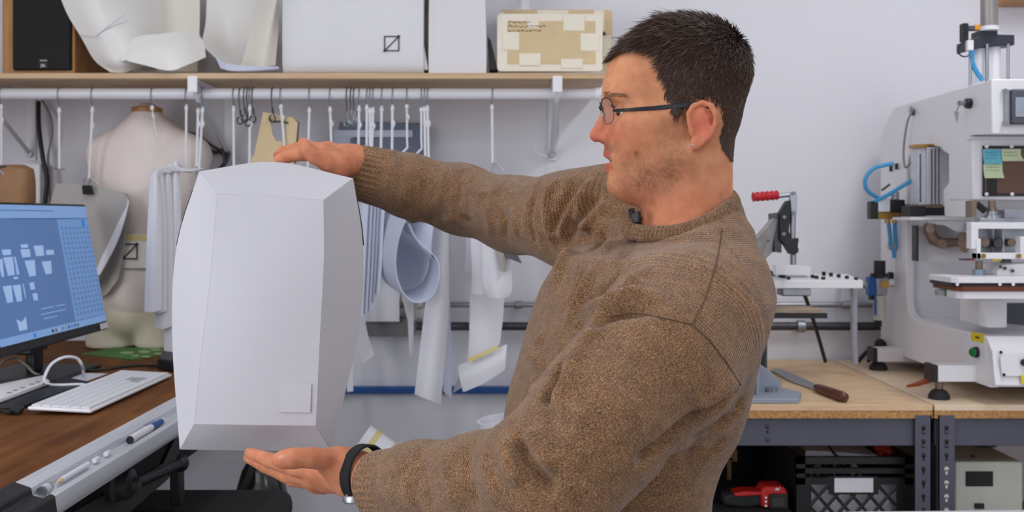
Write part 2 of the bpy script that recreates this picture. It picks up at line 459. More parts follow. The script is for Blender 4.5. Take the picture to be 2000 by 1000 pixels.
# ------------------------------------------------------------------ two workbenches at the right
BZ = EYE - .424
BY0, BY1 = 2.25, 2.965
def bench(label, x0, x1, top_mat, posts, slot_mat):
    t = thing('workbench', label, 'workbench', ((x0 + x1) / 2, 2.6, 0), 'grey steel workbenches')
    MB().bb(x0, x1, BY0, BY1, BZ - .014, BZ).build('bench_top', top_mat, t, bevel=.001)
    MB().bb(x0, x1, BY0 + .001, BY1, BZ - .031, BZ - .0142).build('chipboard_layer', M['chip'], t)
    yb = BY0 + .012
    MB().bb(x0 + .005, x1 - .005, yb, yb + .03, BZ - .096, BZ - .033).build('front_beam', M['grey_metal'], t, bevel=.002)
    MB().bb(x0 + .005, x1 - .005, yb - .003, yb, BZ - .037, BZ - .032).build('beam_lip', M['steel_dark'], t)
    MB().bb(x0 + .005, x1 - .005, BY1 - .03, BY1, BZ - .102, BZ - .033).build('rear_beam', M['grey_metal'], t, bevel=.002)
    MB().bb(x0 + .005, x1 - .005, BY0 + .03, BY1, .53, .555).build('lower_shelf', M['chip'], t)
    for px in posts:
        for yy in (BY0, BY1 - .03):
            b = MB().bb(px, px + .037, yy, yy + .003, 0, BZ - .024)
            b.bb(px if px < (x0 + x1) / 2 else px + .034, px + .003 if px < (x0 + x1) / 2 else px + .037, yy, yy + .03, 0, BZ - .024)
            b.build('post', M['grey_metal'], t)
        first = px
        for k in range(13):
            zc = BZ - .052 - k * .031
            s = MB(); cxx = px + .0185; yy = BY0 - .0006
            s.prism([Vector((cxx + .0052 * math.cos(q), yy, zc + .0052 * math.sin(q))) for q in [2 * math.pi * j / 12 for j in range(12)]], (0, .001, 0))
            s.prism([Vector((cxx - .0026, yy, zc - .002)), Vector((cxx + .0026, yy, zc - .002)), Vector((cxx + .0022, yy, zc - .013)), Vector((cxx - .0022, yy, zc - .013))], (0, .001, 0))
            s.build('keyhole_slot', slot_mat(k), t, smooth=False)
            if k < 2:
                MB().ball((cxx, yy - .001, zc - .010), (.0045, .003, .0045), 10, 6).build('rivet', M['steel_dark'], t)
    return t
slot_black = M['ink']; slot_light = M['beige']
b1 = bench('grey steel workbench holding the clamp press and the spatula', .20, .9510, M['bench'], [.205, .9115], lambda k: slot_black)
b2_ = bench('grey steel workbench carrying the white heat press', .9555, 1.95, M['bench_light'], [.9635, 1.9], lambda k: slot_black if k < 3 else slot_light)
for zz in (-.052, -.064, -.081):
    MB().ball((.58, BY0 + .011, BZ + zz), (.005, .003, .005) if zz != -.064 else (.003, .002, .003), 10, 6).build('rivet', M['steel_dark'] if zz != -.064 else M['ink'], b1)

# white table whose far edge shows at the bottom right
tb = thing('white_table', 'white table edge at the very bottom in front of the workbenches', 'table', (1.2, 1.85, 0))
tz = EYE - (995 - CY) / FPX * 2.1
MB().prism([Vector((.70, 2.085, tz - .024)), Vector((1.9, 2.125, tz - .024)), Vector((1.9, 1.5, tz - .024)), Vector((.70, 1.5, tz - .024))], (0, 0, .024)).build('table_top', M['white_metal'], tb, bevel=.002)
for x in (.76, 1.84):
    for y in (1.55, 2.04):
        MB().bb(x - .02, x + .02, y - .02, y + .02, 0, tz - .024).build('leg', M['white_metal'], tb, bevel=.003)
# ================================================================== things on the shelf
def logo(parent, c, ux, uz, s, w, name='square_logo'):
    """square with a diagonal and dots at two corners, raised a hair off the surface"""
    c = Vector(c); ux = unit(ux); uz = unit(uz); n = ux.cross(uz).normalized()
    b = MB(); q = Vector((0, 0, 0))
    def bar(p0, p1):
        d = (p1 - p0).normalized(); e = d.cross(n) * (w / 2)
        b.prism([p0 - e - d * w / 2, p0 + e - d * w / 2, p1 + e + d * w / 2, p1 - e + d * w / 2], n * .0008)
    h = s / 2
    k = [c - ux * h - uz * h, c + ux * h - uz * h, c + ux * h + uz * h, c - ux * h + uz * h]
    for i in range(4): bar(k[i], k[(i + 1) % 4])
    bar(k[0], k[2])
    for p in (k[0], k[2]):
        b.prism([p + (ux * math.cos(a) + uz * math.sin(a)) * w * 1.3 for a in [2 * math.pi * j / 10 for j in range(10)]], n * .0009)
    return b.build(name, M['ink'], parent, smooth=False)

def text(s, size, origin, ux, uz, m, parent, name='lettering'):
    cu = bpy.data.curves.new(name, 'FONT'); cu.body = s; cu.size = size; cu.extrude = .0002; cu.align_x = 'CENTER'; cu.align_y = 'CENTER'
    ux = unit(ux); uz = unit(uz); n = ux.cross(uz)
    o = bpy.data.objects.new(name, cu); cu.materials.append(m)
    R = Matrix((ux, uz, n)).transposed().to_4x4()
    R.translation = Vector(origin) - (root_loc(parent) if parent else Vector())
    o.matrix_local = R
    if parent: o.parent = parent; o.matrix_parent_inverse = Matrix(); o.matrix_basis = R
    COL.objects.link(o)
    bpy.context.view_layer.update()
    me = bpy.data.meshes.new_from_object(o.evaluated_get(bpy.context.evaluated_depsgraph_get()))
    r = bpy.data.objects.new(name, me); r.parent = parent; r.matrix_basis = R; COL.objects.link(r)
    if not me.materials: me.materials.append(m)
    bpy.data.objects.remove(o)
    return r
XA, ZA = Vector((1, 0, 0)), Vector((0, 0, 1))

# loudspeaker
y0 = 2.70
xa, xb = P(4, 0, y0).x, P(146, 0, y0).x
sp = thing('bookshelf_speaker', 'oak loudspeaker with black cloth grille on the shelf', 'speaker', ((xa + xb) / 2, 2.8, SHZ))
MB().bb(xa, xb, y0, 2.93, SHZ, SHZ + .33).build('cabinet', M['oak'], sp, bevel=.003)
gx0, gx1 = P(28, 0, y0).x, P(141, 0, y0).x
MB().bb(gx0, gx1, y0 - .012, y0 + .004, SHZ + .013, SHZ + .317).build('grille', M['black_soft'], sp, bevel=.004)
bc = P(85, 126, y0 - .0125)
MB().bb(bc.x - .011, bc.x + .011, y0 - .0135, y0 - .011, bc.z - .009, bc.z + .008).build('badge', M['ink'], sp)
text('JBL', .0105, bc + Vector((0, -.0015, -.003)), XA, ZA, M['silver_print'], sp, 'badge_lettering')
for k in range(5):
    MB().bb(bc.x - .009 + k * .004, bc.x - .0065 + k * .004, y0 - .0138, y0 - .013, bc.z + .0095, bc.z + .012).build('badge_dash', M['silver_print'], sp)

# curled pattern sheets
def sheet(name, ctrl, m, label, cat, thick=.0012, nu=14, nv=14, group=None, parent=None):
    b = MB().patch([[P(*p) for p in row] for row in ctrl], nu, nv); b.open = True
    o = b.build(name, m, parent, solid=thick, angle=70)
    return tag(o, label, cat, group) if parent is None else o

t = thing('pattern_sheet', 'large glossy white pattern sheet curling over the shelf beside the loudspeaker', 'pattern sheet', P(280, 141, 2.72), 'curled pattern sheets on the shelf')
sheet('sheet', [[(100, -60, 2.672), (180, -60, 2.66), (260, -60, 2.78), (330, -60, 2.9)],
                [(128, 20, 2.674), (190, 15, 2.655), (265, 10, 2.74), (335, 0, 2.9)],
                [(160, 75, 2.672), (215, 75, 2.645), (275, 62, 2.7), (340, 50, 2.9)],
                [(185, 118, 2.675), (232, 118, 2.64), (285, 90, 2.7), (345, 90, 2.9)],
                [(216, 141, 2.665), (246, 141, 2.67), (290, 128, 2.74), (345, 128, 2.9)]], M['poly'], '', '', parent=t, nu=20, nv=20)
sheet('sheet_fold', [[(236, 118, 2.64), (262, 75, 2.66), (318, 66, 2.68), (352, 62, 2.70), (385, 62, 2.74)],
                [(238, 120, 2.638), (275, 100, 2.645), (322, 95, 2.655), (362, 90, 2.68), (398, 85, 2.73)],
                [(240, 117, 2.64), (285, 128, 2.64), (332, 138, 2.64), (368, 126, 2.66), (402, 112, 2.71)]], M['poly'], '', '', parent=t, nu=16, nv=20)
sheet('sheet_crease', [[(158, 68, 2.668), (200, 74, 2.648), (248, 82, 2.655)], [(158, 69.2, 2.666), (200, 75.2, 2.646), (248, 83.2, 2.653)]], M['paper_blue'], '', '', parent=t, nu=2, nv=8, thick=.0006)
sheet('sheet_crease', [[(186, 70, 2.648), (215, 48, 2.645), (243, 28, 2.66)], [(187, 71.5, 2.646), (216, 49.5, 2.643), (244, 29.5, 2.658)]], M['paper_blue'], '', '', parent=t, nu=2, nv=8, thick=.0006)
sheet('sheet_back', [[(262, 141, 2.80), (300, 139, 2.79), (345, 140, 2.78), (385, 140, 2.80)],
                [(250, 118, 2.80), (300, 112, 2.79), (350, 110, 2.78), (388, 100, 2.80)],
                [(240, 60, 2.86), (300, 50, 2.85), (350, 50, 2.85), (390, 40, 2.88)], [(240, -40, 2.9), (300, -40, 2.9), (350, -40, 2.9), (390, -40, 2.92)]], M['paper_cream'], '', '', parent=t, nu=12, nv=10)
t = thing('pattern_sheet', 'curled cream pattern sheet standing against the white bag with the logo', 'pattern sheet', P(475, 141, 2.75), 'curled pattern sheets on the shelf')
sheet('sheet', [[(405, -40, 2.93), (450, -40, 2.94), (500, -40, 2.93), (520, -40, 2.9)],
                [(402, 40, 2.9), (445, 45, 2.93), (490, 40, 2.92), (512, 20, 2.88)],
                [(396, 85, 2.80), (440, 100, 2.9), (480, 100, 2.9), (500, 70, 2.86)],
                [(420, 112, 2.72), (455, 128, 2.78), (478, 130, 2.82), (490, 110, 2.84)]], M['poly'], '', '', parent=t, nu=18, nv=16)
sheet('sheet_roll', [[(472, 128, 2.80), (490, 60, 2.82), (515, -20, 2.86), (525, -50, 2.87)],
                [(505, 130, 2.745), (522, 60, 2.77), (540, -10, 2.8), (543, -50, 2.81)],
                [(538, 128, 2.76), (543, 60, 2.79), (545, 0, 2.83), (545, -50, 2.85)]], M['paper_cream'], '', '', parent=t, nu=14, nv=14)
sheet('sheet_bottom', [[(422, 113, 2.70), (450, 126, 2.68), (500, 130, 2.68), (544, 131, 2.70)],
                [(432, 134, 2.69), (455, 139, 2.67), (500, 138, 2.67), (545, 134, 2.69)]], M['paper_blue'], '', '', parent=t, nu=4, nv=14, thick=.004)

# large white paper bag with the logo: pillow shape lying on the shelf
t = thing('paper_bag', 'large white paper bag printed with a square diagonal logo on the shelf', 'bag', P(692, 136, 2.78), 'white paper packages on the shelf')
ya = 2.665
rings = []
for px, k in ((549, .92), (556, .98), (600, 1), (690, 1.0), (790, 1), (812, .99), (826, .95)):
    ring = []
    for yy, zz in ((.02, 0), (.006, .008), (0, .03), (-.002, .08), (-.002, .14), (.003, .20), (.02, .235), (.06, .25), (.19, .25), (.235, .22), (.24, .1), (.22, .0)):
        ring.append(Vector((P(px, 0, ya).x, ya + .245 * (1 - k) * .5 + yy * k + .006, SHZ + .001 + zz * (.96 + .04 * k))))
    rings.append(ring)
MB().loft(rings).build('bag_body', M['package'], t, angle=50)
logo(t, P(765, 85, ya + .002), XA, ZA, .038, .0028)
tri = [P(824, 60, ya + .05), P(833, 118, ya + .02), P(836, 136, ya + .03), P(824, 136, ya + .02)]
MB().prism(tri, (0, .02, 0)).build('side_flap', M['package'], t)

# upright white paper parcel
t = thing('paper_parcel', 'upright plain white paper parcel on the shelf right of the logo bag', 'parcel', P(893, 136, 2.78), 'white paper packages on the shelf')
xa, xb = P(836, 0, 2.69).x, P(951, 0, 2.69).x
rings = []
for zz, g, dy in ((0, 0, 0), (.05, .001, .003), (.12, .0, .004), (.2, -.003, .002), (.3, -.006, 0)):
    rings.append([Vector((xa + .002 - g * .4, 2.69 - dy, SHZ + .001 + zz)), Vector((xa + .022, 2.683 - dy, SHZ + .001 + zz)), Vector((xb - .002 + g, 2.69 - dy, SHZ + .001 + zz)), Vector((xb - .006 + g, 2.85, SHZ + .001 + zz)), Vector((xa + .004, 2.85, SHZ + .001 + zz))])
MB().loft(rings).build('parcel_body', M['package'], t, angle=20)
fl = [P(838, -20, 2.75), P(829, 60, 2.75), P(834, 120, 2.75), P(838, 136, 2.75)]
MB().prism(fl, (0, .1, 0)).build('side_gusset', M['kraft'], t)
# black folder leaning
t = MB().prism([P(955, 136, 2.70), P(972, 136, 2.70), P(959, 80, 2.72), P(952, 70, 2.72)], (0, .2, 0))
tag(t.build('document_folder', M['black'], bevel=.001), 'black folder leaning between the white parcel and the taped cardboard', 'folder')

# cardboard pattern boards with masking tape
def board(x0, y0_, x1, y1_, d, tilt, m, thick):
    r = 7; pts = []
    for cx_, cy_, a0 in ((x0 + r, y0_ + r, 180), (x1 - r, y0_ + r, 270), (x1 - r, y1_ - r, 0), (x0 + r, y1_ - r, 90)):
        for k in range(4):
            a = math.radians(a0 + 30 * k); px, py = cx_ + r * math.cos(a), cy_ + r * math.sin(a)
            pts.append(P(px, py, d + tilt * (y1_ - py) / (y1_ - y0_)))
    return MB().prism(pts, (0, thick, 0))
t = thing('cardboard_template', 'tan cardboard template edged with masking tape and handwriting, front of two', 'template', P(1073, 139, 2.7), 'cardboard templates on the shelf')
board(971, 27, 1177, 139, 2.69, .05, M['kraft'], .004).build('board', M['masking'], t)
dd = lambda py: 2.69 + .05 * (139 - py) / 112 - .0015
for (x0, y0_, x1, y1_) in ((991, 41, 1163, 125),):
    MB().prism([P(x0, y0_, dd(y0_)), P(x1, y0_, dd(y0_)), P(x1, y1_, dd(y1_)), P(x0, y1_, dd(y1_))], (0, .001, 0)).build('cardboard_face', M['kraft'], t)
for i, (x0, y0_, x1, y1_) in enumerate(((982, 62, 1014, 97), (1014, 104, 1056, 128), (1096, 115, 1138, 133), (1100, 30, 1142, 60), (1134, 65, 1170, 99), (1030, 33, 1052, 55))):
    e = .0008 + .0004 * (i % 2)
    MB().prism([P(x0, y0_, dd(y0_) - e), P(x1, y0_, dd(y0_) - e), P(x1, y1_, dd(y1_) - e), P(x0, y1_, dd(y1_) - e)], (0, .0006, 0)).build('masking_tape', M['masking'], t)
rr = random.Random(3)
for li, (yy, xe) in enumerate(((43, 1036), (51, 1062), (60, 1052))):
    b = MB(); x = 993
    while x < xe:
        L = rr.uniform(4, 9)
        pts = [P(x + L * k / 5, yy + rr.uniform(-2.4, 2.4), dd(yy) - .0016) for k in range(6)]
        b.tube(pts, .0008, 4); x += L + 2.5
    b.build('handwriting', M['wood_dark'], t)
t = thing('cardboard_template', 'tan cardboard template standing behind the taped one on the shelf', 'template', P(1086, 139, 2.8), 'cardboard templates on the shelf')
board(976, 19, 1196, 138, 2.78, .06, M['kraft'], .004).build('board', M['kraft'], t)
for (x0, y0_, x1, y1_) in ((1050, 20, 1110, 27), (1160, 20, 1180, 60), (1178, 70, 1194, 110), (976, 24, 984, 60)):
    d2 = lambda py: 2.78 + .06 * (138 - py) / 119 - .001
    MB().prism([P(x0, y0_, d2(y0_)), P(x1, y0_, d2(y0_)), P(x1, y1_, d2(y1_)), P(x0, y1_, d2(y1_))], (0, .0006, 0)).build('masking_tape', M['masking'], t)
MB().cyl(P(1180, 66, 2.805), P(1180, 66, 2.80), .005, n=10).build('punched_hole', M['ink'], t)
t = MB().patch([[P(1006, -20, 2.9), P(1022, -20, 2.88), P(1038, -20, 2.9)], [P(1010, 10, 2.88), P(1022, 10, 2.865), P(1034, 10, 2.88)], [P(1002, 40, 2.87), P(1020, 40, 2.855), P(1036, 40, 2.87)], [P(1000, 139, 2.87), P(1020, 139, 2.855), P(1040, 139, 2.87)]], 10, 6); t.open = True
tag(t.build('paper_offcut', M['paper'], solid=.0008), 'white paper strip sticking up behind the cardboard templates', 'paper')
# ================================================================== hooks on the rod
ORD = ['first', 'second', 'third', 'fourth', 'fifth', 'sixth', 'seventh', 'eighth', 'ninth', 'tenth', 'eleventh', 'twelfth', 'thirteenth', 'fourteenth', 'fifteenth', 'sixteenth', 'seventeenth', 'eighteenth', 'nineteenth', 'twentieth', 'twenty-first', 'twenty-second', 'twenty-third', 'twenty-fourth']
def wire_hook(x, zend):
    """wire bent over the rod and coming down in front of it"""
    r = .0172
    pts = [(x + .001, ROD_Y + r * math.cos(a), ROD_Z + r * math.sin(a)) for a in [math.radians(-20 + 200 * k / 10) for k in range(11)]]
    pts += [(x, ROD_Y - r * .95, ROD_Z - .012), (x, ROD_Y - .008, ROD_Z - .028), (x, ROD_Y - .004, zend)]
    return MB().tube(pts, .0014, 6)
hangers = [(4, 322, -1, 'bar'), (117, 330, -1, 'bar'), (182, 348, -8, 'clip'), (298, 288, 3, 'loose'), (365, 335, -2, 'bar'), (388, 325, -4, 'clip'), (397, 330, -8, 'clip'),
           (457, 340, 0, 'bar'), (489, 340, -2, 'bar'), (549, 300, 8, 'bar'), (605, 330, -4, 'bar'), (645, 330, 4, 'bar'),
           (702, 345, -3, 'bar'), (717, 345, -1, 'bar'), (723, 345, 0, 'bar'), (729, 345, -4, 'bar'), (746, 340, -3, 'bar'), (767, 340, -2, 'bar'), (795, 298, -1, 'bent'),
           (823, 300, 0, 'bent'), (829, 330, 2, 'bar'), (835, 335, 3, 'bar'), (961, 318, 1, 'clip')]
for i, (px, yb, dx, kind) in enumerate(hangers):
    X = P(px, 0, ROD_Y).x
    t = thing('pattern_hook', 'steel pattern hook with white cord, %s from the left on the rod' % ORD[i], 'pattern hook', (X, ROD_Y, ROD_Z + .016), 'pattern hooks on the closet rod')
    zk = P(0, 206 + (i * 7) % 9, ROD_Y).z
    wire_hook(X, zk).build('wire_hook', M['steel'], t)
    pb = P(px + dx, yb, ROD_Y)
    top = Vector((X, ROD_Y - .004, zk + .004))
    if kind == 'loose':
        pts = spline([top, P(301, 240, ROD_Y), P(306, 268, ROD_Y), P(300, 285, ROD_Y), P(293, 292, ROD_Y)], 14)
        MB().tube(pts, .0018, 6).build('cord', M['cord'], t)
    elif kind == 'bent':
        pts = [top, P(px, yb - 25, ROD_Y), P(px + 1, yb - 10, ROD_Y), P(px - 9, yb, ROD_Y)]
        MB().tube(pts, .0032, 6).build('cord', M['cord'], t)
    else:
        b = MB(); b.tube([top, lerp(top, pb, .5), pb], .0036, 8)
        b.build('cord', M['cord'], t)
    k1 = lerp(top, pb, .06)
    MB().ball(k1, (.0058, .005, .008), 10, 7).build('knot', M['cord'], t)
    if i % 3 != 1:
        MB().tube([lerp(top, pb, .22), lerp(top, pb, .25) + Vector((.006, -.003, -.004)), lerp(top, pb, .3) + Vector((.004, -.002, -.006))], [.004, .0035, .001], 6).build('cord_tail', M['cord'], t)
    if kind == 'bar':
        MB().tube([pb + Vector((-.016, .004, .001)), pb, pb + Vector((.018, -.004, -.002))], .0017, 6).build('toggle_bar', M['steel'], t)
    if kind == 'clip':
        b = MB(); b.tube(spline([pb + Vector((0, 0, .004)), pb + Vector((.004, 0, -.006)), pb + Vector((-.002, 0, -.016)), pb + Vector((.002, 0, -.03))], 10), .002, 6)
        b.tube([pb, pb + Vector((.014, 0, -.006)), pb + Vector((.028, 0, -.02))], .0016, 6)
        b.build('snap_wire', M['steel'], t)
metal = [(470, 236), (479, 232), (485, 240), (495, 233), (533, 232), (678, 240), (686, 236), (692, 238)]
for i, (px, yb) in enumerate(metal):
    X = P(px, 0, ROD_Y + .004).x
    lab = ['leftmost of the dark metal hooks clustered right of the left bracket', 'second of the dark metal hooks clustered right of the left bracket', 'third of the dark metal hooks clustered right of the left bracket', 'rightmost of the dark metal hooks clustered right of the left bracket', 'bare wire hook carrying the kraft card hanger', 'left one of three bare metal hooks in front of the blue-grey panel', 'middle one of three bare metal hooks in front of the blue-grey panel', 'right one of three bare metal hooks in front of the blue-grey panel'][i]
    t = thing('metal_hook', lab, 'hook', (X, ROD_Y, ROD_Z + .016), 'bare metal hooks on the closet rod')
    pe = P(px, yb, ROD_Y)
    wire_hook(X, pe.z + .02).build('wire_hook', M['steel_dark'], t)
    b = MB(); c = pe + Vector((0, -.004, 0))
    b.tube([c + Vector((0, .000, .03)), c + Vector((.002, 0, .012))], .0028, 6)
    b.tube([c + Vector((.008 * math.cos(a), -.002, .010 * math.sin(a))) for a in [math.radians(-250 + 320 * k / 14) for k in range(15)]], .0022, 6)
    b.build('hook_end', M['steel_dark'] if i < 5 else M['steel'], t)

# ------------------------------------------------------------------ hanging patterns
def hang(name, ctrl, m, label, thick=.0015, hook=None, cat='paper pattern', nu=12, nv=8, group='paper patterns hanging from the rod'):
    if hook is not None:
        n = len(ctrl[0]); hx, hy = hook
        ctrl = [[(hx - 5 + 10 * k / (n - 1), hy - 6, 2.722) for k in range(n)], [(lerp(hx - 9 + 18 * k / (n - 1), ctrl[0][k][0], .45), lerp(hy, ctrl[0][k][1], .45), lerp(2.722, ctrl[0][k][2], .5)) for k in range(n)]] + ctrl
    b = MB().patch([[P(*p) for p in row] for row in ctrl], nu, nv); b.open = True
    return tag(b.build(name, m, solid=thick, angle=60), label, cat, group)
# left bundle in front of the dress form
for i, (x0, x1, y0_, y1_, d) in enumerate(((322, 350, 318, 700, 2.66), (306, 334, 326, 640, 2.64), (296, 322, 330, 610, 2.62), (284, 312, 334, 608, 2.60))):
    lab = ['rearmost sheet of the white bundle hanging in front of the dress form, touching the prototype', 'third sheet from the front in the white bundle before the dress form', 'second sheet from the front in the white bundle before the dress form', 'front leftmost sheet of the white bundle hanging before the dress form'][i]
    hang('paper_pattern', [[(x0 + 14, y0_, d + .02), ((x0 + x1) / 2 + 8, y0_ - 4, d + .012), (x1, y0_ + 6, d + .022)],
                           [(x0 + 8, y0_ + 40, d + .01), ((x0 + x1) / 2 + 6, y0_ + 40, d + .004), (x1 + 2, y0_ + 40, d + .018)],
                           [(x0 + 3, (y0_ + y1_) / 2, d), ((x0 + x1) / 2 + 3, (y0_ + y1_) / 2, d), (x1 + 4, (y0_ + y1_) / 2, d + .014)],
                           [(x0 - 2, y1_, d), ((x0 + x1) / 2, y1_ + 2, d), (x1 + 4, y1_ - 4, d + .014)]], M['paper'], lab, hook=[(365, 335), (388, 335), (397, 335), (365, 335)][i])
# five bluish strips right of the prototype
for i, (x0, x1, y1_) in enumerate(((716, 744, 580), (713, 733, 597), (708, 727, 612), (703, 720, 618), (698, 712, 622))):
    d = 2.70 - i * .008
    hang('paper_pattern', [[(x0 + 14, 330, d), (x1 + 12, 330, d - .01)], [(x0 + 8, 430, d), (x1 + 6, 425, d - .012)], [(x0 + 2, 520, d), (x1 + 2, 515, d - .012)], [(x0 - 2, y1_, d), (x1 - 3, y1_ - 6, d - .012)]],
         M['paper_blue'], ['rightmost and shortest', 'fourth', 'third', 'second', 'leftmost and longest'][i] + ' bluish paper strip in the bundle beside the prototype', nu=14, nv=3, hook=[(717, 345), (717, 345), (702, 345), (702, 345), (702, 345)][i])
# the big roll with its loop
def roll_pattern():
    b = MB(); b.open = True
    # loop profile in (px,py), extruded from the front lip back and up
    loop = [(846, 335), (812, 395), (784, 450), (773, 505), (778, 550), (796, 582), (820, 591), (845, 578), (857, 545), (856, 512), (840, 492), (816, 470), (800, 440)]
    back = [(x - 30 + 12 * (x - 815) / 45, y - 24) for x, y in loop]
    c = [[P(x, y, 2.60) for x, y in loop], [P((x + u) / 2, (y + v) / 2, 2.675) for (x, y), (u, v) in zip(loop, back)], [P(x, y, 2.75) for x, y in back]]
    b.patch(c, 8, 60)
    return tag(b.build('paper_pattern', M['paper_blue'], solid=.0022, angle=60), 'wide paper pattern curled into a loop at its lower end', 'paper pattern', 'paper patterns hanging from the rod')
roll_pattern()
hang('paper_pattern', [[(786, 400, 2.765), (815, 390, 2.765), (850, 395, 2.765)], [(776, 470, 2.765), (812, 470, 2.765), (856, 470, 2.765)], [(770, 530, 2.765), (810, 535, 2.765), (854, 530, 2.765)], [(784, 566, 2.765), (812, 574, 2.765), (842, 564, 2.765)]], M['paper_blue'], 'bluish sheet closing the rear of the curled loop pattern', hook=(829, 330), nu=14, nv=6)
hang('paper_pattern', [[(815, 340, 2.69), (846, 335, 2.66), (858, 340, 2.67)], [(812, 410, 2.69), (834, 420, 2.665), (848, 430, 2.67)], [(804, 440, 2.69), (815, 470, 2.66), (842, 495, 2.655)], [(800, 425, 2.72), (826, 486, 2.7), (858, 520, 2.69)]], M['paper_blue'], 'sheet folded inside the curled loop pattern', hook=(835, 335), nu=12, nv=8)
hang('paper_pattern', [[(838, 350, 2.77), (862, 350, 2.76), (878, 350, 2.78)], [(846, 470, 2.765), (866, 470, 2.75), (876, 470, 2.77)], [(830, 600, 2.76), (858, 600, 2.74), (876, 600, 2.77)], [(810, 770, 2.76), (835, 780, 2.74), (861, 789, 2.77)]], M['paper'], 'longest white paper strip hanging behind the curled loop', hook=(835, 335), nu=16, nv=6)
hang('paper_pattern', [[(866, 350, 2.80), (884, 350, 2.81)], [(868, 520, 2.79), (878, 520, 2.81)], [(868, 640, 2.79), (880, 640, 2.81)], [(866, 765, 2.79), (882, 779, 2.81)]], M['paper_blue'], 'narrow white strip along the right edge of the longest strip', hook=(829, 330), nu=12, nv=3)
hang('paper_pattern', [[(860, 350, 2.82), (880, 350, 2.84)], [(862, 450, 2.82), (878, 450, 2.85)], [(868, 535, 2.82), (887, 540, 2.86)]], M['paper_blue'], 'short pointed grey-white sheet right of the curled loop', hook=(829, 330), nu=8, nv=3)
hang('paper_pattern', [[(690, 560, 2.82), (705, 555, 2.84)], [(690, 640, 2.81), (715, 640, 2.84)], [(708, 709, 2.80), (731, 694, 2.84)]], M['paper'], 'white strip with slanted lower end just right of the prototype', hook=(645, 330), nu=12, nv=3)
hang('paper_pattern', [[(676, 600, 2.82), (688, 600, 2.82)], [(676, 700, 2.82), (689, 690, 2.82)], [(678, 766, 2.82), (690, 764, 2.82)]], M['paper'], 'narrow white strip half hidden behind the prototype edge', hook=(645, 330), nu=10, nv=3)
hang('paper_pattern', [[(792, 540, 2.84), (806, 540, 2.84)], [(796, 620, 2.84), (808, 620, 2.84)], [(800, 697, 2.83), (808, 690, 2.84)]], M['paper'], 'thin pale strip below the curled loop', hook=(767, 340), nu=12, nv=3)
hang('paper_pattern', [[(782, 560, 2.86), (800, 570, 2.85), (826, 590, 2.86)], [(790, 600, 2.86), (806, 610, 2.85), (822, 600, 2.86)], [(798, 632, 2.86), (808, 628, 2.85), (816, 620, 2.86)]], M['paper_cream'], 'folded cream sheet ends under the curled loop', hook=(767, 340), nu=12, nv=5)
hang('paper_pattern', [[(710, 540, 2.92), (780, 540, 2.92)], [(708, 580, 2.92), (780, 580, 2.92)], [(706, 628, 2.92), (780, 628, 2.92)]], M['paper'], 'white sheet hanging close to the wall behind the bluish strips', hook=(746, 340), nu=12, nv=4)
# right bundle below the far arm
hang('paper_pattern', [[(912, 430, 2.78), (930, 430, 2.77)], [(910, 480, 2.78), (928, 480, 2.77)], [(908, 530, 2.78), (922, 530, 2.77)]], M['paper'], 'short leftmost sheet of the bundle hanging below the elbow', hook=(961, 345), nu=10, nv=3)
hang('paper_pattern', [[(920, 430, 2.74), (950, 430, 2.73), (975, 430, 2.75)], [(921, 500, 2.73), (945, 500, 2.715), (970, 500, 2.74)], [(922, 574, 2.73), (945, 576, 2.715), (958, 574, 2.73)]], M['paper'], 'broad square ended sheet of the bundle hanging below the elbow', hook=(961, 345), nu=10, nv=6)
hang('paper_pattern', [[(944, 430, 2.69), (965, 430, 2.68), (985, 430, 2.70)], [(943, 500, 2.685), (968, 500, 2.67), (996, 500, 2.69)], [(944, 555, 2.69), (970, 560, 2.67), (1000, 560, 2.69)], [(954, 580, 2.69), (972, 583, 2.675), (993, 580, 2.69)]], M['paper'], 'front sheet with rounded end of the bundle hanging below the elbow', hook=(961, 345), nu=14, nv=8)
hang('paper_pattern', [[(960, 440, 2.66), (972, 440, 2.655), (985, 440, 2.66)], [(968, 490, 2.655), (978, 495, 2.645), (988, 490, 2.66)], [(978, 528, 2.65), (984, 532, 2.645), (990, 528, 2.66)]], M['grey_card'], 'short curled sheet in front of the elbow bundle', hook=(961, 345), nu=10, nv=5)
hang('card_pattern', [[(955, 440, 2.66), (978, 440, 2.67)], [(972, 480, 2.655), (998, 475, 2.67)], [(990, 503, 2.65), (1019, 514, 2.67)]], M['steel_dark'], 'dark grey card strip sticking out of the elbow bundle', hook=(961, 345), nu=8, nv=3, thick=.002)
hang('paper_pattern', [[(916, 500, 2.84), (950, 500, 2.83), (985, 500, 2.84)], [(918, 600, 2.84), (950, 600, 2.83), (984, 600, 2.84)], [(914, 704, 2.84), (945, 690, 2.83), (976, 672, 2.84)]], M['paper'], 'long white sheet ending in yellow tape below the elbow bundle', hook=(961, 345), nu=10, nv=6)
hang('paper_pattern', [[(914, 690, 2.842), (925, 690, 2.842), (936, 690, 2.842)], [(892, 745, 2.86), (908, 740, 2.85), (925, 735, 2.86)], [(884, 768, 2.86), (905, 755, 2.85), (922, 750, 2.86)]], M['paper'], 'small white sheet at the left of the tape ended sheet', nu=6, nv=5)
t = thing('paper_pattern', 'tilted white sheet joined by yellow tape at the lowest end of the elbow bundle', 'paper pattern', P(940, 765, 2.82), 'paper patterns hanging from the rod')
sheet('sheet', [[(894, 714, 2.832), (942, 696, 2.822), (990, 672, 2.832)], [(898, 740, 2.82), (944, 722, 2.81), (988, 698, 2.82)], [(905, 766, 2.82), (946, 748, 2.81), (986, 722, 2.82)]], M['paper'], '', '', parent=t)
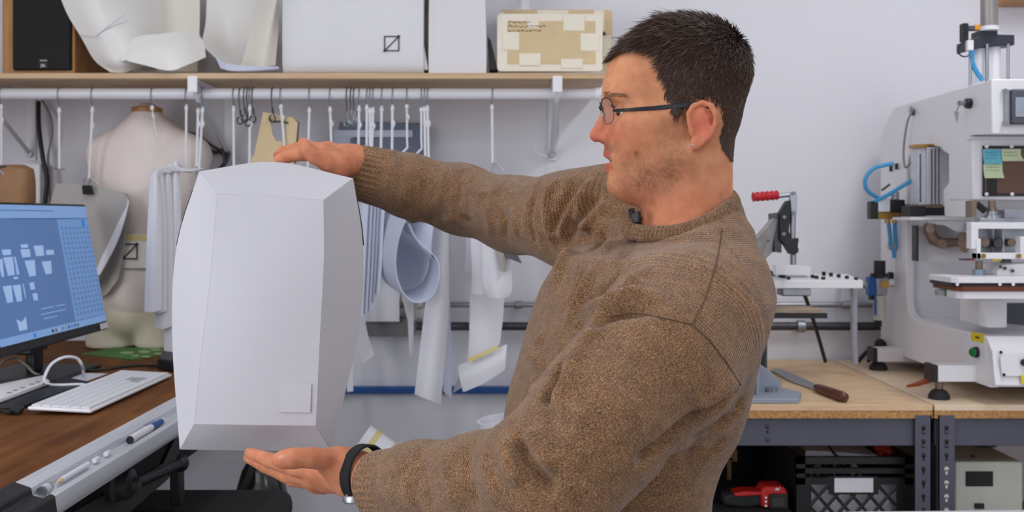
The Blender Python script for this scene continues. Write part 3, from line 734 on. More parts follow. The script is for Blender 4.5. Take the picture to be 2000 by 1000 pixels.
sheet('tape_strip', [[(914, 700, 2.808), (945, 686, 2.80), (973, 673, 2.808)], [(915, 708, 2.806), (946, 694, 2.798), (974, 681, 2.806)]], M['tape_yellow'], '', '', parent=t, nu=2, nv=6, thick=.0008)

# grey card patterns with a binder clip
t = thing('card_pattern', 'stack of grey card patterns hanging from a black binder clip beside the monitor', 'card pattern', P(170, 580, 2.6))
base = [[(112, 358), (178, 362), (244, 376)], [(100, 390), (175, 395), (247, 404)], [(96, 450), (160, 450), (232, 455)], [(110, 520), (160, 515), (205, 518)], [(140, 560), (170, 560), (193, 548)]]
sheet('card', [[(x, y, 2.66 + .01 * abs(k - 1)) for k, (x, y) in enumerate(r)] for r in base], M['grey_card'], '', '', parent=t, thick=.002)
sheet('card', [[(120, 360, 2.69), (185, 366, 2.69), (248, 384, 2.68)], [(120, 400, 2.69), (190, 402, 2.69), (251, 402, 2.67)], [(120, 480, 2.69), (185, 480, 2.68), (230, 470, 2.66)], [(150, 560, 2.69), (175, 550, 2.67), (196, 536, 2.655)]], M['paper'], '', '', parent=t, thick=.003)
sheet('card', [[(130, 362, 2.73), (190, 370, 2.73), (249, 378, 2.72)], [(140, 420, 2.73), (200, 430, 2.72), (248, 415, 2.70)], [(150, 500, 2.73), (205, 510, 2.72), (240, 500, 2.70)], [(180, 580, 2.72), (205, 578, 2.71), (232, 545, 2.70)]], M['grey_card'], '', '', parent=t, thick=.003)
cp = P(171, 371, 2.645)
MB().prism([cp + Vector((-.012, -.003, -.012)), cp + Vector((.014, -.003, -.012)), cp + Vector((.011, -.010, .012)), cp + Vector((-.011, -.010, .012))], (0, .014, 0)).build('binder_clip', M['black'], t, bevel=.001)
MB().tube(spline([cp + Vector((-.006, -.006, .010)), cp + Vector((-.005, -.008, .028)), cp + Vector((.004, -.008, .028)), cp + Vector((.006, -.006, .010))], 12), .0013, 6).build('clip_handle', M['steel'], t)

# brown paper bag at the far left
t = thing('brown_bag', 'crumpled brown paper bag hanging behind the monitor', 'bag', P(30, 420, 2.66))
rings = []
for py, xl, xr, dd in ((322, 6, 48, .012), (330, 3, 62, .03), (350, -10, 64, .04), (380, -12, 64, .045), (420, -14, 62, .05)):
    a, b = P(xl, py, 2.68), P(xr, py, 2.68)
    rings.append([Vector((lerp(a.x, b.x, .5 + .5 * math.copysign(abs(math.cos(q)) ** .5, math.cos(q))), 2.68 + dd * math.copysign(abs(math.sin(q)) ** .7, math.sin(q)), a.z)) for q in [2 * math.pi * k / 16 for k in range(16)]])
MB().loft(rings).build('bag_body', mat('crumpled_kraft', srgb(168, 126, 90), .7, var=.08, scale=12, bump=1.0, bscale=30), t)
c = P(6, 330, 2.66)
MB().box(c, (.018, .012, .016)).build('binder_clip', M['black'], t, bevel=.001)
MB().tube([c + Vector((-.01, -.01, .0)), c + Vector((.012, -.012, -.018))], .004, 6).build('clip_handle', M['steel'], t)

# kraft card hanger with a handle hole
t = thing('card_hanger', 'tan kraft card folder with a handle cut-out hanging behind the upper hand', 'card folder', P(535, 314, 2.78))
o = [(514, 219), (573, 230), (582, 240), (574, 320), (490, 320), (497, 300)]
hole = [(529, 238), (560, 243), (553, 275), (540, 276), (532, 262)]
d0 = 2.728
def ringface(outer, inner, d, th):
    b = MB(); n = len(outer); m_ = len(inner)
    O = [P(x, y, d) for x, y in outer]; I = [P(x, y, d) for x, y in inner]
    b.add(O + I, [(0, 1, n + 1, n), (1, 2, 3, n + 2, n + 1), (3, 4, n + 3, n + 2), (4, 5, n + 4, n + 3), (5, 0, n, n + 4)])
    b.open = True
    return b
ringface(o, hole, d0, .003).build('folder_front', M['kraft'], t, solid=.003)
MB().prism([P(573, 230, d0), P(582, 238, d0 + .01), P(576, 318, d0 + .01), P(560, 318, d0)], (0, .02, 0)).build('folder_side', M['kraft_dark'], t)
MB().tube(spline([P(526, 228, d0 - .003), P(531, 238, d0 - .004), P(545, 237, d0 - .004), P(563, 240, d0 - .004)], 10), .0022, 6).build('wire_bar', M['steel_dark'], t)
MB().prism([P(492, 305, d0 - .01), P(545, 305, d0 - .01), P(545, 330, d0 - .01), P(488, 330, d0 - .01)], (0, .006, 0)).build('folder_pocket', M['kraft'], t)

# blue-grey panel behind the hooks
t = thing('plastic_panel', 'blue-grey plastic panel with a pale label strip behind the rod hooks', 'panel', P(740, 330, 2.92))
pm = mat('bluegrey_plastic', srgb(122, 130, 150), .5, var=.05, scale=12)
MB().prism([P(662, 238, 2.92), P(824, 240, 2.92), P(826, 330, 2.92), P(656, 330, 2.92)], (0, .078, 0)).build('panel_body', pm, t, bevel=.003)
MB().prism([P(652, 254, 2.91), P(806, 254, 2.91), P(806, 268, 2.91), P(652, 268, 2.91)], (0, .008, 0)).build('label_strip', M['paper_blue'], t, bevel=.001)
MB().prism([P(652, 268, 2.91), P(690, 268, 2.91), P(690, 330, 2.91), P(652, 330, 2.91)], (0, .008, 0)).build('label_strip', M['paper_blue'], t, bevel=.001)
MB().prism([P(684, 270, 2.9), P(716, 270, 2.9), P(716, 300, 2.9), P(684, 300, 2.9)], (0, .012, 0)).build('window_frame', mat('slate_plastic', srgb(92, 106, 128), .5), t, bevel=.002)

# white box on the wall behind the bag, dark ledge behind the strips
t = MB().prism([P(40, 318, 2.93), P(78, 320, 2.93), P(78, 420, 2.93), P(40, 420, 2.93)], (0, .065, 0))
tag(t.build('junction_box', M['white_metal'], bevel=.003), 'white box on the wall behind the brown paper bag', 'box')
t = MB().prism([P(690, 622, 2.94), P(806, 622, 2.94), P(806, 657, 2.94), P(690, 657, 2.94)], (0, .055, 0))
tag(t.build('cable_duct', mat('duct_grey', srgb(118, 116, 116), .6)), 'dark grey duct on the wall behind the bluish strips', 'duct')

# cables on the wall at the left
t = MB().tube(spline([P(75, 198, 2.96), P(76, 250, 2.95), P(84, 310, 2.94), P(92, 350, 2.94), P(88, 400, 2.94), P(84, 470, 2.94), P(84, 640, 2.96)], 40), .0065, 10)
tag(t.build('power_cable', M['black'], ), 'thick black cable running down the wall below the shelf', 'cable')
t = MB().tube(spline([P(82, 196, 2.98), P(98, 225, 2.97), P(102, 260, 2.96), P(94, 305, 2.96), P(96, 350, 2.96), P(98, 420, 2.96), P(98, 640, 2.97)], 40), .003, 8)
tag(t.build('thin_cable', M['cable_grey']), 'thin grey-brown cable beside the thick black cable', 'cable')
t = MB(); t.tube(spline([P(340, 258, 2.97), P(380, 262, 2.97), P(415, 285, 2.96), P(436, 300, 2.96), P(438, 330, 2.96)], 20), .004, 8)
t.tube(spline([P(402, 285, 2.97), P(420, 298, 2.97), P(440, 292, 2.97), P(444, 310, 2.97), P(430, 330, 2.97)], 16), .006, 8)
t.ball(P(437, 297, 2.97), .012, 12, 8)
tag(t.build('clamp_lamp', M['steel_dark']), 'dark metal clamp arm on the wall behind the dress form shoulder', 'clamp')

# rolls on the floor behind the lower arm
for i, (px, py, r, L, dx, lab) in enumerate(((964, 818, .045, .5, .12, 'white paper roll end showing between the forearm and the wall'), (700, 866, .055, .9, .35, 'leaning white roll with yellow tape bands behind the lower wrist'), (768, 876, .045, .9, .3, 'upright white roll with yellow tape bands right of the leaning roll'))):
    top = P(px, py, (2.62, 2.55, 2.74)[i])
    bot = Vector((top.x + (.16, 1.1, .16)[i], top.y + (.06, -.02, .10)[i], .055 if i == 1 else 0))
    ax = (top - bot).normalized()
    t = thing('paper_roll', lab, 'paper roll', bot, 'paper rolls standing below the shelf')
    L = (top - bot).length
    MB().lathe(bot, ax, [(0, r), (L * .7, r), (L * .85, r * .99), (L, r), (L, r * .86), (L - .12, r * .84)], 28).build('roll', M['paper'], t)
    if i:
        for hh in (.02, .075, .16):
            MB().lathe(bot, ax, [(L - hh, r * 1.01), (L - hh - .016, r * 1.01)], 28).build('tape_band', M['tape_yellow'], t)
    else:
        MB().lathe(bot, ax, [(L - .05, r * 1.01), (L - .064, r * 1.01)], 28).build('label_band', M['paper_blue'], t)
# ================================================================== things on the desk
def desk_pt(px, py, up=0.0):
    d = (EYE - DZ - up) * FPX / (py - CY)
    return P(px, py, d)

# monitor: plane leaning back, facing +x
mon = thing('monitor', 'black framed flat monitor showing a blue pattern drawing program', 'monitor', (-1.16, 2.31, DZ), None)
MB_, MT_ = Vector((-1.048, 2.585, EYE - .290)), Vector((-1.108, 2.585, EYE + .033))
uy = Vector((0, -1, 0)); uz = (MT_ - MB_); MH = uz.length; uz = uz.normalized()
un = uy.cross(uz).normalized()
if un.x < 0: un = -un
MW = .545
def S(s, t, o=0.0):
    """screen coordinates: s from the far edge toward the camera (m), t up (m), o off the surface"""
    return MB_ + uy * s + uz * t + un * o
def scr(pts, o, m, name, parent, th=.0004):
    return MB().prism([S(s, t, o) for s, t in pts], un * th).build(name, m, parent, smooth=False)
def emi(name, c, k=.75):
    return mat(name, c, .35, var=.0, emit=c, estr=k)
MB().prism([S(0, 0, -.03), S(MW, 0, -.03), S(MW, MH, -.03), S(0, MH, -.03)], un * .03).build('housing', M['black'], mon, bevel=.003)
e_bg, e_bar, e_pan, e_pc, e_ln, e_blue, e_dk = emi('screen_blue', srgb(84, 120, 172), .40), emi('screen_bar', srgb(122, 158, 208), .50), emi('screen_panel', srgb(108, 148, 202), .46), emi('screen_piece', srgb(156, 184, 224), .5), emi('screen_line', srgb(150, 182, 226), .5), emi('screen_accent', srgb(20, 120, 200), .5), emi('screen_dark', srgb(70, 96, 140), .3)
b0 = .022
scr([(.006, b0), (MW - .006, b0), (MW - .006, MH - .006), (.006, MH - .006)], .0004, e_bg, 'screen', mon)
scr([(.006, MH - .036), (MW - .006, MH - .036), (MW - .006, MH - .006), (.006, MH - .006)], .0009, e_bar, 'screen_toolbar', mon)
scr([(.006, b0), (MW - .006, b0), (MW - .006, b0 + .016), (.006, b0 + .016)], .0009, e_bar, 'screen_taskbar', mon)
scr([(.006, b0 + .018), (.18, b0 + .018), (.18, MH - .039), (.006, MH - .039)], .0009, e_pan, 'screen_side_panel', mon)
scr([(.03, MH - .058), (.045, MH - .058), (.045, MH - .041), (.03, MH - .041)], .0014, e_blue, 'screen_accent', mon)
b = MB()
for k in range(40):
    s0 = .19 + k * .008
    b.prism([S(s0, MH - .020, .0014), S(s0 + .005, MH - .020, .0014), S(s0 + .005, MH - .0175, .0014), S(s0, MH - .0175, .0014)], un * .0003)
    b.prism([S(s0 - .12, MH - .0385, .0014), S(s0 - .115, MH - .0385, .0014), S(s0 - .115, MH - .0365, .0014), S(s0 - .12, MH - .0365, .0014)], un * .0003)
tag(b.build('screen_text_row', e_dk, mon, smooth=False), None, None, kind='stuff')
b = MB()
for r in range(19):
    for c in range(8):
        s0 = .014 + c * .0205; t0 = b0 + .03 + r * .0125
        if t0 > MH - .062: continue
        b.prism([S(s0, t0, .0014), S(s0 + .009, t0, .0014), S(s0 + .009, t0 + .0022, .0014), S(s0, t0 + .0022, .0014)], un * .0003)
        b.prism([S(s0 + .003, t0 + .004, .0014), S(s0 + .008, t0 + .004, .0014), S(s0 + .008, t0 + .0058, .0014), S(s0 + .003, t0 + .0058, .0014)], un * .0003)
tag(b.build('screen_table_text', e_dk, mon, smooth=False), None, None, kind='stuff')
# pattern pieces (s, t centre, half width, half height, taper)
pcs = [(.247, .2105, .019, .0055, 0), (.298, .216, .021, .012, .002), (.363, .2288, .016, .004, .002), (.363, .2126, .02, .009, .001), (.445, .2177, .018, .006, .001), (.273, .1752, .019, .015, .004), (.351, .178, .019, .018, .004), (.443, .187, .017, .020, .003), (.414, .187, .004, .02, -.001), (.479, .185, .008, .019, .004),
       (.427, .1606, .009, .0025, 0), (.361, .138, .010, .008, 0), (.356, .113, .010, .008, .001), (.469, .128, .015, .018, .003), (.429, .127, .014, .018, .003), (.40, .13, .002, .016, 0)]
for s, t_, hw, hh, tp in pcs:
    scr([(s - hw + tp, t_ - hh), (s + hw - tp, t_ - hh), (s + hw + tp, t_ + hh), (s - hw - tp, t_ + hh)], .0014, e_pc if hw > .0045 else e_ln, 'screen_piece', mon)
scr([(.418, .046), (.452, .046), (.456, .072), (.436, .064), (.415, .074)], .0014, e_pc, 'screen_piece', mon)
for s0, s1, t_ in ((.22, .27, .083), (.22, .345, .071), (.28, .34, .083), (.27, .335, .060)):
    scr([(s0, t_), (s1, t_), (s1, t_ + .0016), (s0, t_ + .0016)], .0014, e_ln, 'screen_line', mon)
for k, m_ in enumerate((M['ink'], e_dk, emi('icon_amber', srgb(210, 180, 90), .4), e_blue, emi('icon_green', srgb(90, 170, 120), .4), emi('icon_teal', srgb(20, 90, 100), .3), e_blue, e_dk, e_dk)):
    s0 = .30 - k * .0165
    scr([(s0, b0 + .004), (s0 + .008, b0 + .004), (s0 + .008, b0 + .011), (s0, b0 + .011)], .0014, m_, 'screen_icon', mon)
scr([(.385, b0 + .003), (.396, b0 + .003), (.396, b0 + .012), (.385, b0 + .012)], .0014, e_blue, 'screen_icon', mon)
scr([(.004, .003), (.050, .003), (.050, .018), (.004, .018)], .0014, M['paper'], 'bezel_sticker', mon)
# stand
cs = Vector((-1.10, 2.33, DZ))
MB().bb(cs.x - .03, cs.x - .005, cs.y - .02, cs.y + .02, DZ + .01, EYE - .15).build('stand_column', M['black'], mon, bevel=.004)
MB().bb(cs.x - .05, cs.x + .005, cs.y - .06, cs.y - .035, DZ + .055, EYE - .15).build('stand_arm', M['black'], mon, bevel=.004)
MB().bb(cs.x - .12, cs.x + .09, cs.y - .13, cs.y + .12, DZ + .0004, DZ + .010).build('stand_base', M['black'], mon, bevel=.003)
MB().bb(cs.x - .045, cs.x + .0, cs.y - .04, cs.y + .03, DZ + .058, DZ + .072).build('cable_clip', M['black'], mon, bevel=.003)

# black tablet below the power strip
def desk_slab(name, px_pts, h, m, up=0.0, parent=None, bevel=.002):
    pts = [desk_pt(x, y, up) for x, y in px_pts]
    pts = [Vector((p.x, p.y, DZ + up)) for p in pts]
    return MB().prism(pts, (0, 0, h)).build(name, m, parent, bevel=bevel)
t = desk_slab('graphics_tablet', [(-60, 808), (40, 801), (176, 752), (120, 741), (-60, 775)], .008, M['black'])
tag(t, 'flat black tablet lying on the desk under the white power strip', 'tablet')
# white power strip
ps = thing('power_strip', 'white power strip lying on the black tablet', 'power strip', desk_pt(40, 775), None)
desk_slab('strip_body', [(-60, 800), (-5, 790), (97, 752), (84, 742), (-60, 772)], .011, M['white_metal'], .0085, ps, .003)
for (x, y) in ((16, 771), (28, 766), (42, 761), (60, 754), (72, 750)):
    c = desk_pt(x, y - 4, .02); c.z = DZ + .0197
    MB().bb(c.x - .0015, c.x + .0015, c.y - .004, c.y + .004, c.z, c.z + .0006).build('socket_slot', M['ink'], ps)
    MB().bb(c.x + .004, c.x + .006, c.y - .004, c.y + .004, c.z, c.z + .0006).build('socket_slot', M['ink'], ps)
# white cable looping to the keyboard
q = lambda x, y, up: Vector((desk_pt(x, y, up).x, desk_pt(x, y, up).y, DZ + up))
c = MB().tube(spline([q(92, 748, .02), P(86, 740, 2.13), P(100, 712, 2.15), P(125, 698, 2.17), P(150, 700, 2.2), P(161, 716, 2.22), q(163, 731, .004)], 40), .0034, 8)
tag(c.build('charging_cable', M['cord']), 'white cable arching up from the power strip', 'cable')
c = MB().tube(spline([q(88, 744, .02), P(98, 751, 2.13), P(120, 752, 2.13), P(160, 751, 2.14), q(186, 758, .008)], 30), .003, 8)
tag(c.build('keyboard_cable', M['cord']), 'white cable running flat from the power strip to the keyboard', 'cable')
c = MB().tube(spline([P(-10, 722, 2.2), P(10, 704, 2.25), P(30, 700, 2.3), P(50, 712, 2.3), P(66, 728, 2.28), q(84, 734, .006)], 30), .0025, 8)
tag(c.build('monitor_cable', M['cable_grey']), 'thin grey cable looping behind the monitor stand', 'cable')
t = desk_slab('note_paper', [(96, 742), (160, 748), (210, 730), (110, 728)], .0008, M['paper'], .0, None, 0)
tag(t, 'white sheet of paper lying on the desk behind the tablet', 'paper')
c = MB().tube(spline([q(-10, 742, .004), q(40, 727, .004), q(75, 721, .004), q(120, 724, .004), q(200, 722, .004), q(260, 714, .004), q(315, 715, .006)], 40), .003, 8)
tag(c.build('black_desk_cable', M['black']), 'thin black cable lying across the desk to the black adapter', 'cable')
t = desk_slab('power_adapter', [(308, 722), (338, 728), (345, 710), (318, 705)], .028, M['black'], 0, None, .004)
tag(t, 'small black adapter on the desk beside the prototype', 'adapter')
t = thing('usb_dongle', 'small black plug on a short cable near the desk edge', 'plug', desk_pt(32, 806))
desk_slab('plug_body', [(17, 809), (36, 812), (48, 803), (28, 800)], .011, M['black'], .001, t, .003)
MB().tube(spline([q(20, 806, .006), q(0, 802, .005), q(-30, 806, .005)], 12), .003, 8).build('plug_cable', M['black'], t)

# keyboard
kb = thing('keyboard', 'white slim full size keyboard with light keys on the desk', 'keyboard', (-.9, 2.2, DZ))
k0 = q(178, 808, .004); k1 = q(336, 736, .004); k3 = q(88, 798, .004)
ka = (k1 - k0); KL = ka.length; ka.normalize()
kbv = (k3 - k0); KW = kbv.length; kbv = (kbv - ka * kbv.dot(ka)).normalized()
KT = .011
def K(u, v, z): return k0 + ka * u + kbv * v + Vector((0, 0, z + v / KW * .006))
MB().prism([K(0, 0, 0), K(KL, 0, 0), K(KL, KW, 0), K(0, KW, 0)], (0, 0, KT - .004)).build('keyboard_base', M['alu'] if False else M['white_metal'], kb, bevel=.003)
ncol, nrow = 21, 6
cw, rh = (KL - .010) / ncol, (KW - .010) / nrow
gk = mat('grey_keycap', srgb(176, 178, 184), .45)
for r in range(nrow):
    c = 0
    while c < ncol:
        w = 1
        if r == 0 and c == 4: w = 5
        if r in (1, 2) and c == 0: w = 2
        if c in (15, 18) and r in (4, 5) and False: pass
        u0 = .005 + c * cw; v0 = .005 + r * rh
        ink = 14 <= c <= 16 and r in (1, 2) and not (r == 2 and c == 14)
        z = KT - .0035
        MB().prism([K(u0 + .0009, v0 + .0009, z), K(u0 + w * cw - .0009, v0 + .0009, z), K(u0 + w * cw - .0009, v0 + rh - .0009, z), K(u0 + .0009, v0 + rh - .0009, z)], (0, 0, .0028)).build('key', gk if ink else M['key_white'], kb, smooth=False)
        c += w

# green cutting mat with pale shapes
gm = thing('cutting_mat', 'green cutting mat with pale printed shapes lying behind the keyboard', 'cutting mat', desk_pt(250, 692))
desk_slab('mat_sheet', [(158, 692), (258, 704), (338, 690), (338, 682), (230, 680)], .003, M['green_mat'], 0, gm, 0)
for (x, y, rx, ry) in ((248, 689, 14, 2.6), (282, 687, 12, 3.0), (305, 683, 12, 2), (264, 695, 8, 1.6), (312, 691, 12, 2.4), (285, 697, 9, 1.6)):
    pts = [q(x + rx * math.cos(a), y + ry * math.sin(a), .0032) for a in [2 * math.pi * k / 14 for k in range(14)]]
    MB().prism(pts, (0, 0, .0006)).build('printed_shape', M['green_light'], gm, smooth=False)

# pens and pencils in the trough
def trough(px, py): # point in the trough groove
    X = DX + .034; d = X * FPX / (px - CX)
    return Vector((X, d, DZ - .012))
def pen(name, x0, x1, r, parts, label):
    a, b = trough(x0, 0), trough(x1, 0)
    t = thing(name, label, 'pen', a, 'pens in the desk trough')
    for nm, f0, f1, rr0, rr1, m_ in parts:
        MB().cyl(lerp(a, b, f0), lerp(a, b, f1), rr0, rr1, 10).build(nm, m_, t)
    return t
pen('marker_pen', 254, 292, .006, [('barrel', 0, .8, .0068, .0068, M['white_metal']), ('tip_cap', -.03, 0, .006, .0068, M['black']), ('cap', .8, 1, .0072, .0065, M['white_metal'])], 'white marker pen lying in the desk trough')
pen('ballpoint_pen', 286, 322, .005, [('barrel', .25, .8, .0058, .0055, M['blue_rail']), ('tip', 0, .25, .0025, .0058, M['white_metal']), ('end_cap', .8, 1, .0055, .003, M['white_metal'])], 'blue and white ballpoint pen in the desk trough')
pen('pencil', 112, 172, .004, [('barrel', .12, 1, .0042, .0042, M['white_metal']), ('tip', -.02, .12, .0012, .0042, M['kraft'])], 'white pencil lying in the desk trough')
pen('eraser_stick', 184, 192, .004, [('barrel', 0, .7, .004, .004, M['white_metal']), ('end', .7, 1, .004, .0035, M['paper'])], 'small white eraser stub right of the pencil in the trough')
pen('chalk_piece', 206, 216, .004, [('barrel', 0, .8, .004, .0036, M['white_metal']), ('end', .8, 1, .0036, .002, M['paper'])], 'short white chalk piece in the middle of the trough')
pen('pencil_sharpener', 80, 96, .006, [('barrel', 0, 1, .007, .007, M['steel']), ('blade', .2, .8, .0074, .0074, M['alu'])], 'small metal sharpener at the near end of the trough')
# ================================================================== clamp press on the first bench
def bench_pt(px, py, up=0.0):
    d = (EYE - BZ - up) * FPX / (py - CY)
    return P(px, py, d)
cpz = thing('clamp_press', 'bench press with red handled toggle clamp and grey steel arm', 'press', bench_pt(1490, 780))
gb = [bench_pt(x, y) for x, y in ((1400, 789), (1560, 789), (1565, 775), (1530, 768), (1400, 768))]
gpaint = mat('bluegrey_cast_iron', srgb(150, 156, 170), .45, var=.04, scale=20)
MB().prism([Vector((p.x, p.y, BZ)) for p in gb], (0, 0, .012)).build('base_plate', gpaint, cpz, bevel=.002)
yb = bench_pt(1500, 775).y
MB().prism([P(1465, 775, yb), P(1530, 775, yb), P(1526, 748, yb), P(1500, 722, yb), P(1480, 708, yb), P(1462, 700, yb)], (0, .012, 0)).build('rib', gpaint, cpz, bevel=.002)
MB().prism([P(1478, 778, yb - .05), P(1483, 778, yb - .05), P(1483, 700, yb - .05), P(1478, 700, yb - .05)], (0, .06, 0)).build('rib', gpaint, cpz, bevel=.001)
c0 = P(1440, 780, yb)
MB().bb(c0.x - .05, c0.x + .012, yb - .02, yb + .06, BZ, EYE - .02).build('column', gpaint, cpz, bevel=.004)
for x, y in ((1488, 766), (1507, 772)):
    MB().cyl(Vector((bench_pt(x, y).x, yb - .005, BZ + .012)), Vector((bench_pt(x, y).x, yb - .005, BZ + .024)), .007, n=6).build('bolt', M['steel'], cpz)
# steel arm
ad = 2.5
arm = [P(1440, 510, 2.35), P(1516, 421, ad), P(1527, 421, ad), P(1527, 494, ad), P(1510, 492, ad), P(1440, 560, 2.35)]
MB().prism(arm, (.0, .035, 0)).build('steel_arm', M['steel_dark'] if False else mat('worn_steel', srgb(176, 172, 172), .5, .15, var=.12, scale=30), cpz, bevel=.002)
for x, y in ((1476, 491), (1500, 470)):
    MB().cyl(P(x, y, 2.42), P(x, y, 2.445), .003, n=8).build('rivet', M['steel_dark'], cpz)
MB().prism([P(1510, 417, ad - .01), P(1525, 415, ad - .01), P(1526, 494, ad - .01), P(1512, 492, ad - .01)], (0, .05, 0)).build('mount_plate', M['steel_dark'], cpz, bevel=.001)
# toggle clamp: black plates, links, spindle
MB().prism([P(1523, 415, ad - .02), P(1536, 393, ad - .02), P(1544, 391, ad - .02), P(1544, 430, ad - .02), P(1541, 450, ad - .02), P(1545, 466, ad - .02), P(1560, 465, ad - .02), P(1560, 492, ad - .02), P(1552, 498, ad - .02), P(1543, 496, ad - .02), P(1528, 472, ad - .02), P(1523, 470, ad - .02)], (0, .022, 0)).build('clamp_plate', M['black'], cpz, bevel=.001)
for x, y in ((1532, 424), (1531, 457), (1551, 377), (1551, 415)):
    MB().cyl(P(x, y, ad - .028), P(x, y, ad - .015), .0045, n=12).build('pivot_pin', M['steel'], cpz)
MB().prism([P(1543, 378, ad - .018), P(1551, 373, ad - .018), P(1557, 380, ad - .018), P(1556, 418, ad - .018), P(1546, 420, ad - .018)], (0, .016, 0)).build('link', M['steel'], cpz, bevel=.001)
MB().cyl(P(1549, 418, ad - .01), P(1548, 466, ad - .01), .007, n=16).build('spindle', M['steel'], cpz)
MB().cyl(P(1549, 496, ad - .01), P(1549, 517, ad - .01), .0075, n=16).build('spindle_tip', M['steel'], cpz)
MB().bb(P(1554, 0, ad).x, P(1560, 0, ad).x, ad - .022, ad - .01, P(0, 484, ad).z, P(0, 474, ad).z).build('side_label', M['paper'], cpz)
MB().cyl(P(1518, 383, ad - .01), P(1551, 379, ad - .01), .006, n=12).build('handle_bar', M['steel'], cpz)
a, b = P(1520, 381, ad - .01), P(1468, 385, ad - .01)
L = (b - a).length
prof = [(0, .0095)] + [(L * (.05 + .9 * k / 24), .0115 + .0012 * math.cos(k * math.pi / 2.4)) for k in range(25)] + [(L * .975, .009), (L, .004)]
MB().lathe(a, b - a, prof, 18).build('handle_grip', M['red'], cpz)

# drilling fixture plate with pegs
fx = thing('fixture_plate', 'white fixture plate with rows of black pegs below the toggle clamp', 'fixture', P(1590, 565, 2.6))
MB().prism([P(1440, 535, 2.62), P(1655, 535, 2.62), P(1686, 548, 2.52), P(1440, 548, 2.52)], (0, 0, -.02)).build('plate', M['white_metal'], fx, bevel=.0015)
MB().prism([P(1515, 518, 2.56), P(1584, 520, 2.56), P(1584, 537, 2.56), P(1515, 537, 2.56)], (0, .03, 0)).build('pad_block', M['white_metal'], fx, bevel=.001)
for x, y in ((1496, 531), (1504, 533), (1510, 535), (1524, 540), (1531, 542), (1540, 545), (1587, 541), (1595, 543), (1608, 545), (1609, 535), (1623, 537), (1638, 540), (1654, 543), (1672, 546)):
    dd = 2.62 - (y - 531) / 17 * .1 if y < 548 else 2.52
    p = P(x, y, dd)
    MB().cyl(p + Vector((0, 0, -.008)), p + Vector((0, 0, .006)), .005, n=10).build('peg', M['black'], fx)
MB().bb(P(1440, 0, 2.6).x, P(1690, 0, 2.6).x, 2.6, 2.62, P(0, 563, 2.6).z, P(0, 557, 2.6).z).build('support_bar', M['steel_dark'], fx)
MB().bb(P(1520, 0, 2.62).x, P(1575, 0, 2.62).x, 2.58, 2.64, P(0, 576, 2.62).z, P(0, 560, 2.62).z).build('underside_motor', M['steel'], fx, bevel=.003)
lg = MB().tube(spline([P(1668, 556, 2.6), P(1668, 600, 2.62), P(1668, 660, 2.64), P(1670, 709, 2.66)], 12), .0085, 10)
lg.build('air_hose', mat('grey_hose', srgb(182, 186, 202), .4), fx)
for x in (1500, 1450):
    p = P(x, 560, 2.6); MB().bb(p.x - .012, p.x + .012, 2.655, 2.675, BZ, p.z).build('support_leg', M['steel_dark'], fx)
# black tray carrying thin boards
tr = thing('board_tray', 'black edged tray of thin wooden boards below the fixture plate', 'tray', P(1540, 622, 2.55))
MB().prism([P(1440, 610, 2.5), P(1616, 612, 2.5), P(1616, 622, 2.5), P(1440, 622, 2.5)], (0, .14, 0)).build('tray_edge', M['black'], tr, bevel=.001)
wv = mat('grey_veneer', srgb(196, 176, 156), .6, col2=srgb(150, 128, 110), scale=9, stretch=(1.5, 10, 10))
for k, (xr, yy) in enumerate(((1606, 607), (1600, 603), (1585, 600))):
    p = P(1440, yy, 2.52); r = P(xr, yy, 2.52)
    MB().bb(p.x, r.x, 2.505 + .01 * k, 2.63 - .03 * k, p.z - .004, p.z + .0008).build('board', wv, tr)
for xx in (1450, 1480):
    p = P(xx, 622, 2.55); MB().bb(p.x - .01, p.x + .01, 2.52, 2.54, BZ, p.z).build('tray_leg', M['black'], tr)
# black cable dropping behind the tray
c = MB().tube(spline([P(1570, 572, 2.66), P(1580, 600, 2.7), P(1596, 650, 2.78), P(1612, 706, 2.86)], 16), .0055, 8)
tag(c.build('drive_cable', M['black']), 'black cable slanting down behind the board tray to the bench', 'cable')
c = MB().tube(spline([P(1676, 706, 2.84), P(1690, 690, 2.86), P(1708, 678, 2.88), P(1722, 672, 2.86)], 16), .006, 8)
c.tube(spline([P(1696, 706, 2.84), P(1706, 692, 2.86), P(1720, 680, 2.88)], 12), .005, 8); c.ball(P(1719, 672, 2.86), .016, 12, 8)
tag(c.build('power_lead', M['black']), 'looped black power lead on the bench behind the heat press foot', 'cable')

# long spatula on the bench
sp = thing('spatula', 'long steel spatula with dark wooden handle lying on the bench', 'spatula', bench_pt(1580, 760))
def slab(pts, h, up=0.002):
    v = [bench_pt(x, y, up) for x, y in pts]
    return MB().prism([Vector((p.x, p.y, BZ + up)) for p in v], (0, 0, h))
slab([(1505, 724), (1514, 721), (1530, 723), (1605, 757), (1596, 764), (1545, 746)], .002).build('blade', M['steel_dark'] if False else M['steel'], sp)
ha, hb = bench_pt(1594, 757, .011), bench_pt(1652, 778, .011)
ha.z = hb.z = BZ + .012
MB().lathe(ha, hb - ha, [((hb - ha).length * f, r) for f, r in ((0, .0075), (.1, .0105), (.5, .0115), (.85, .0125), (.96, .011), (1, .005))], 14).build('handle', M['wood_dark'], sp)

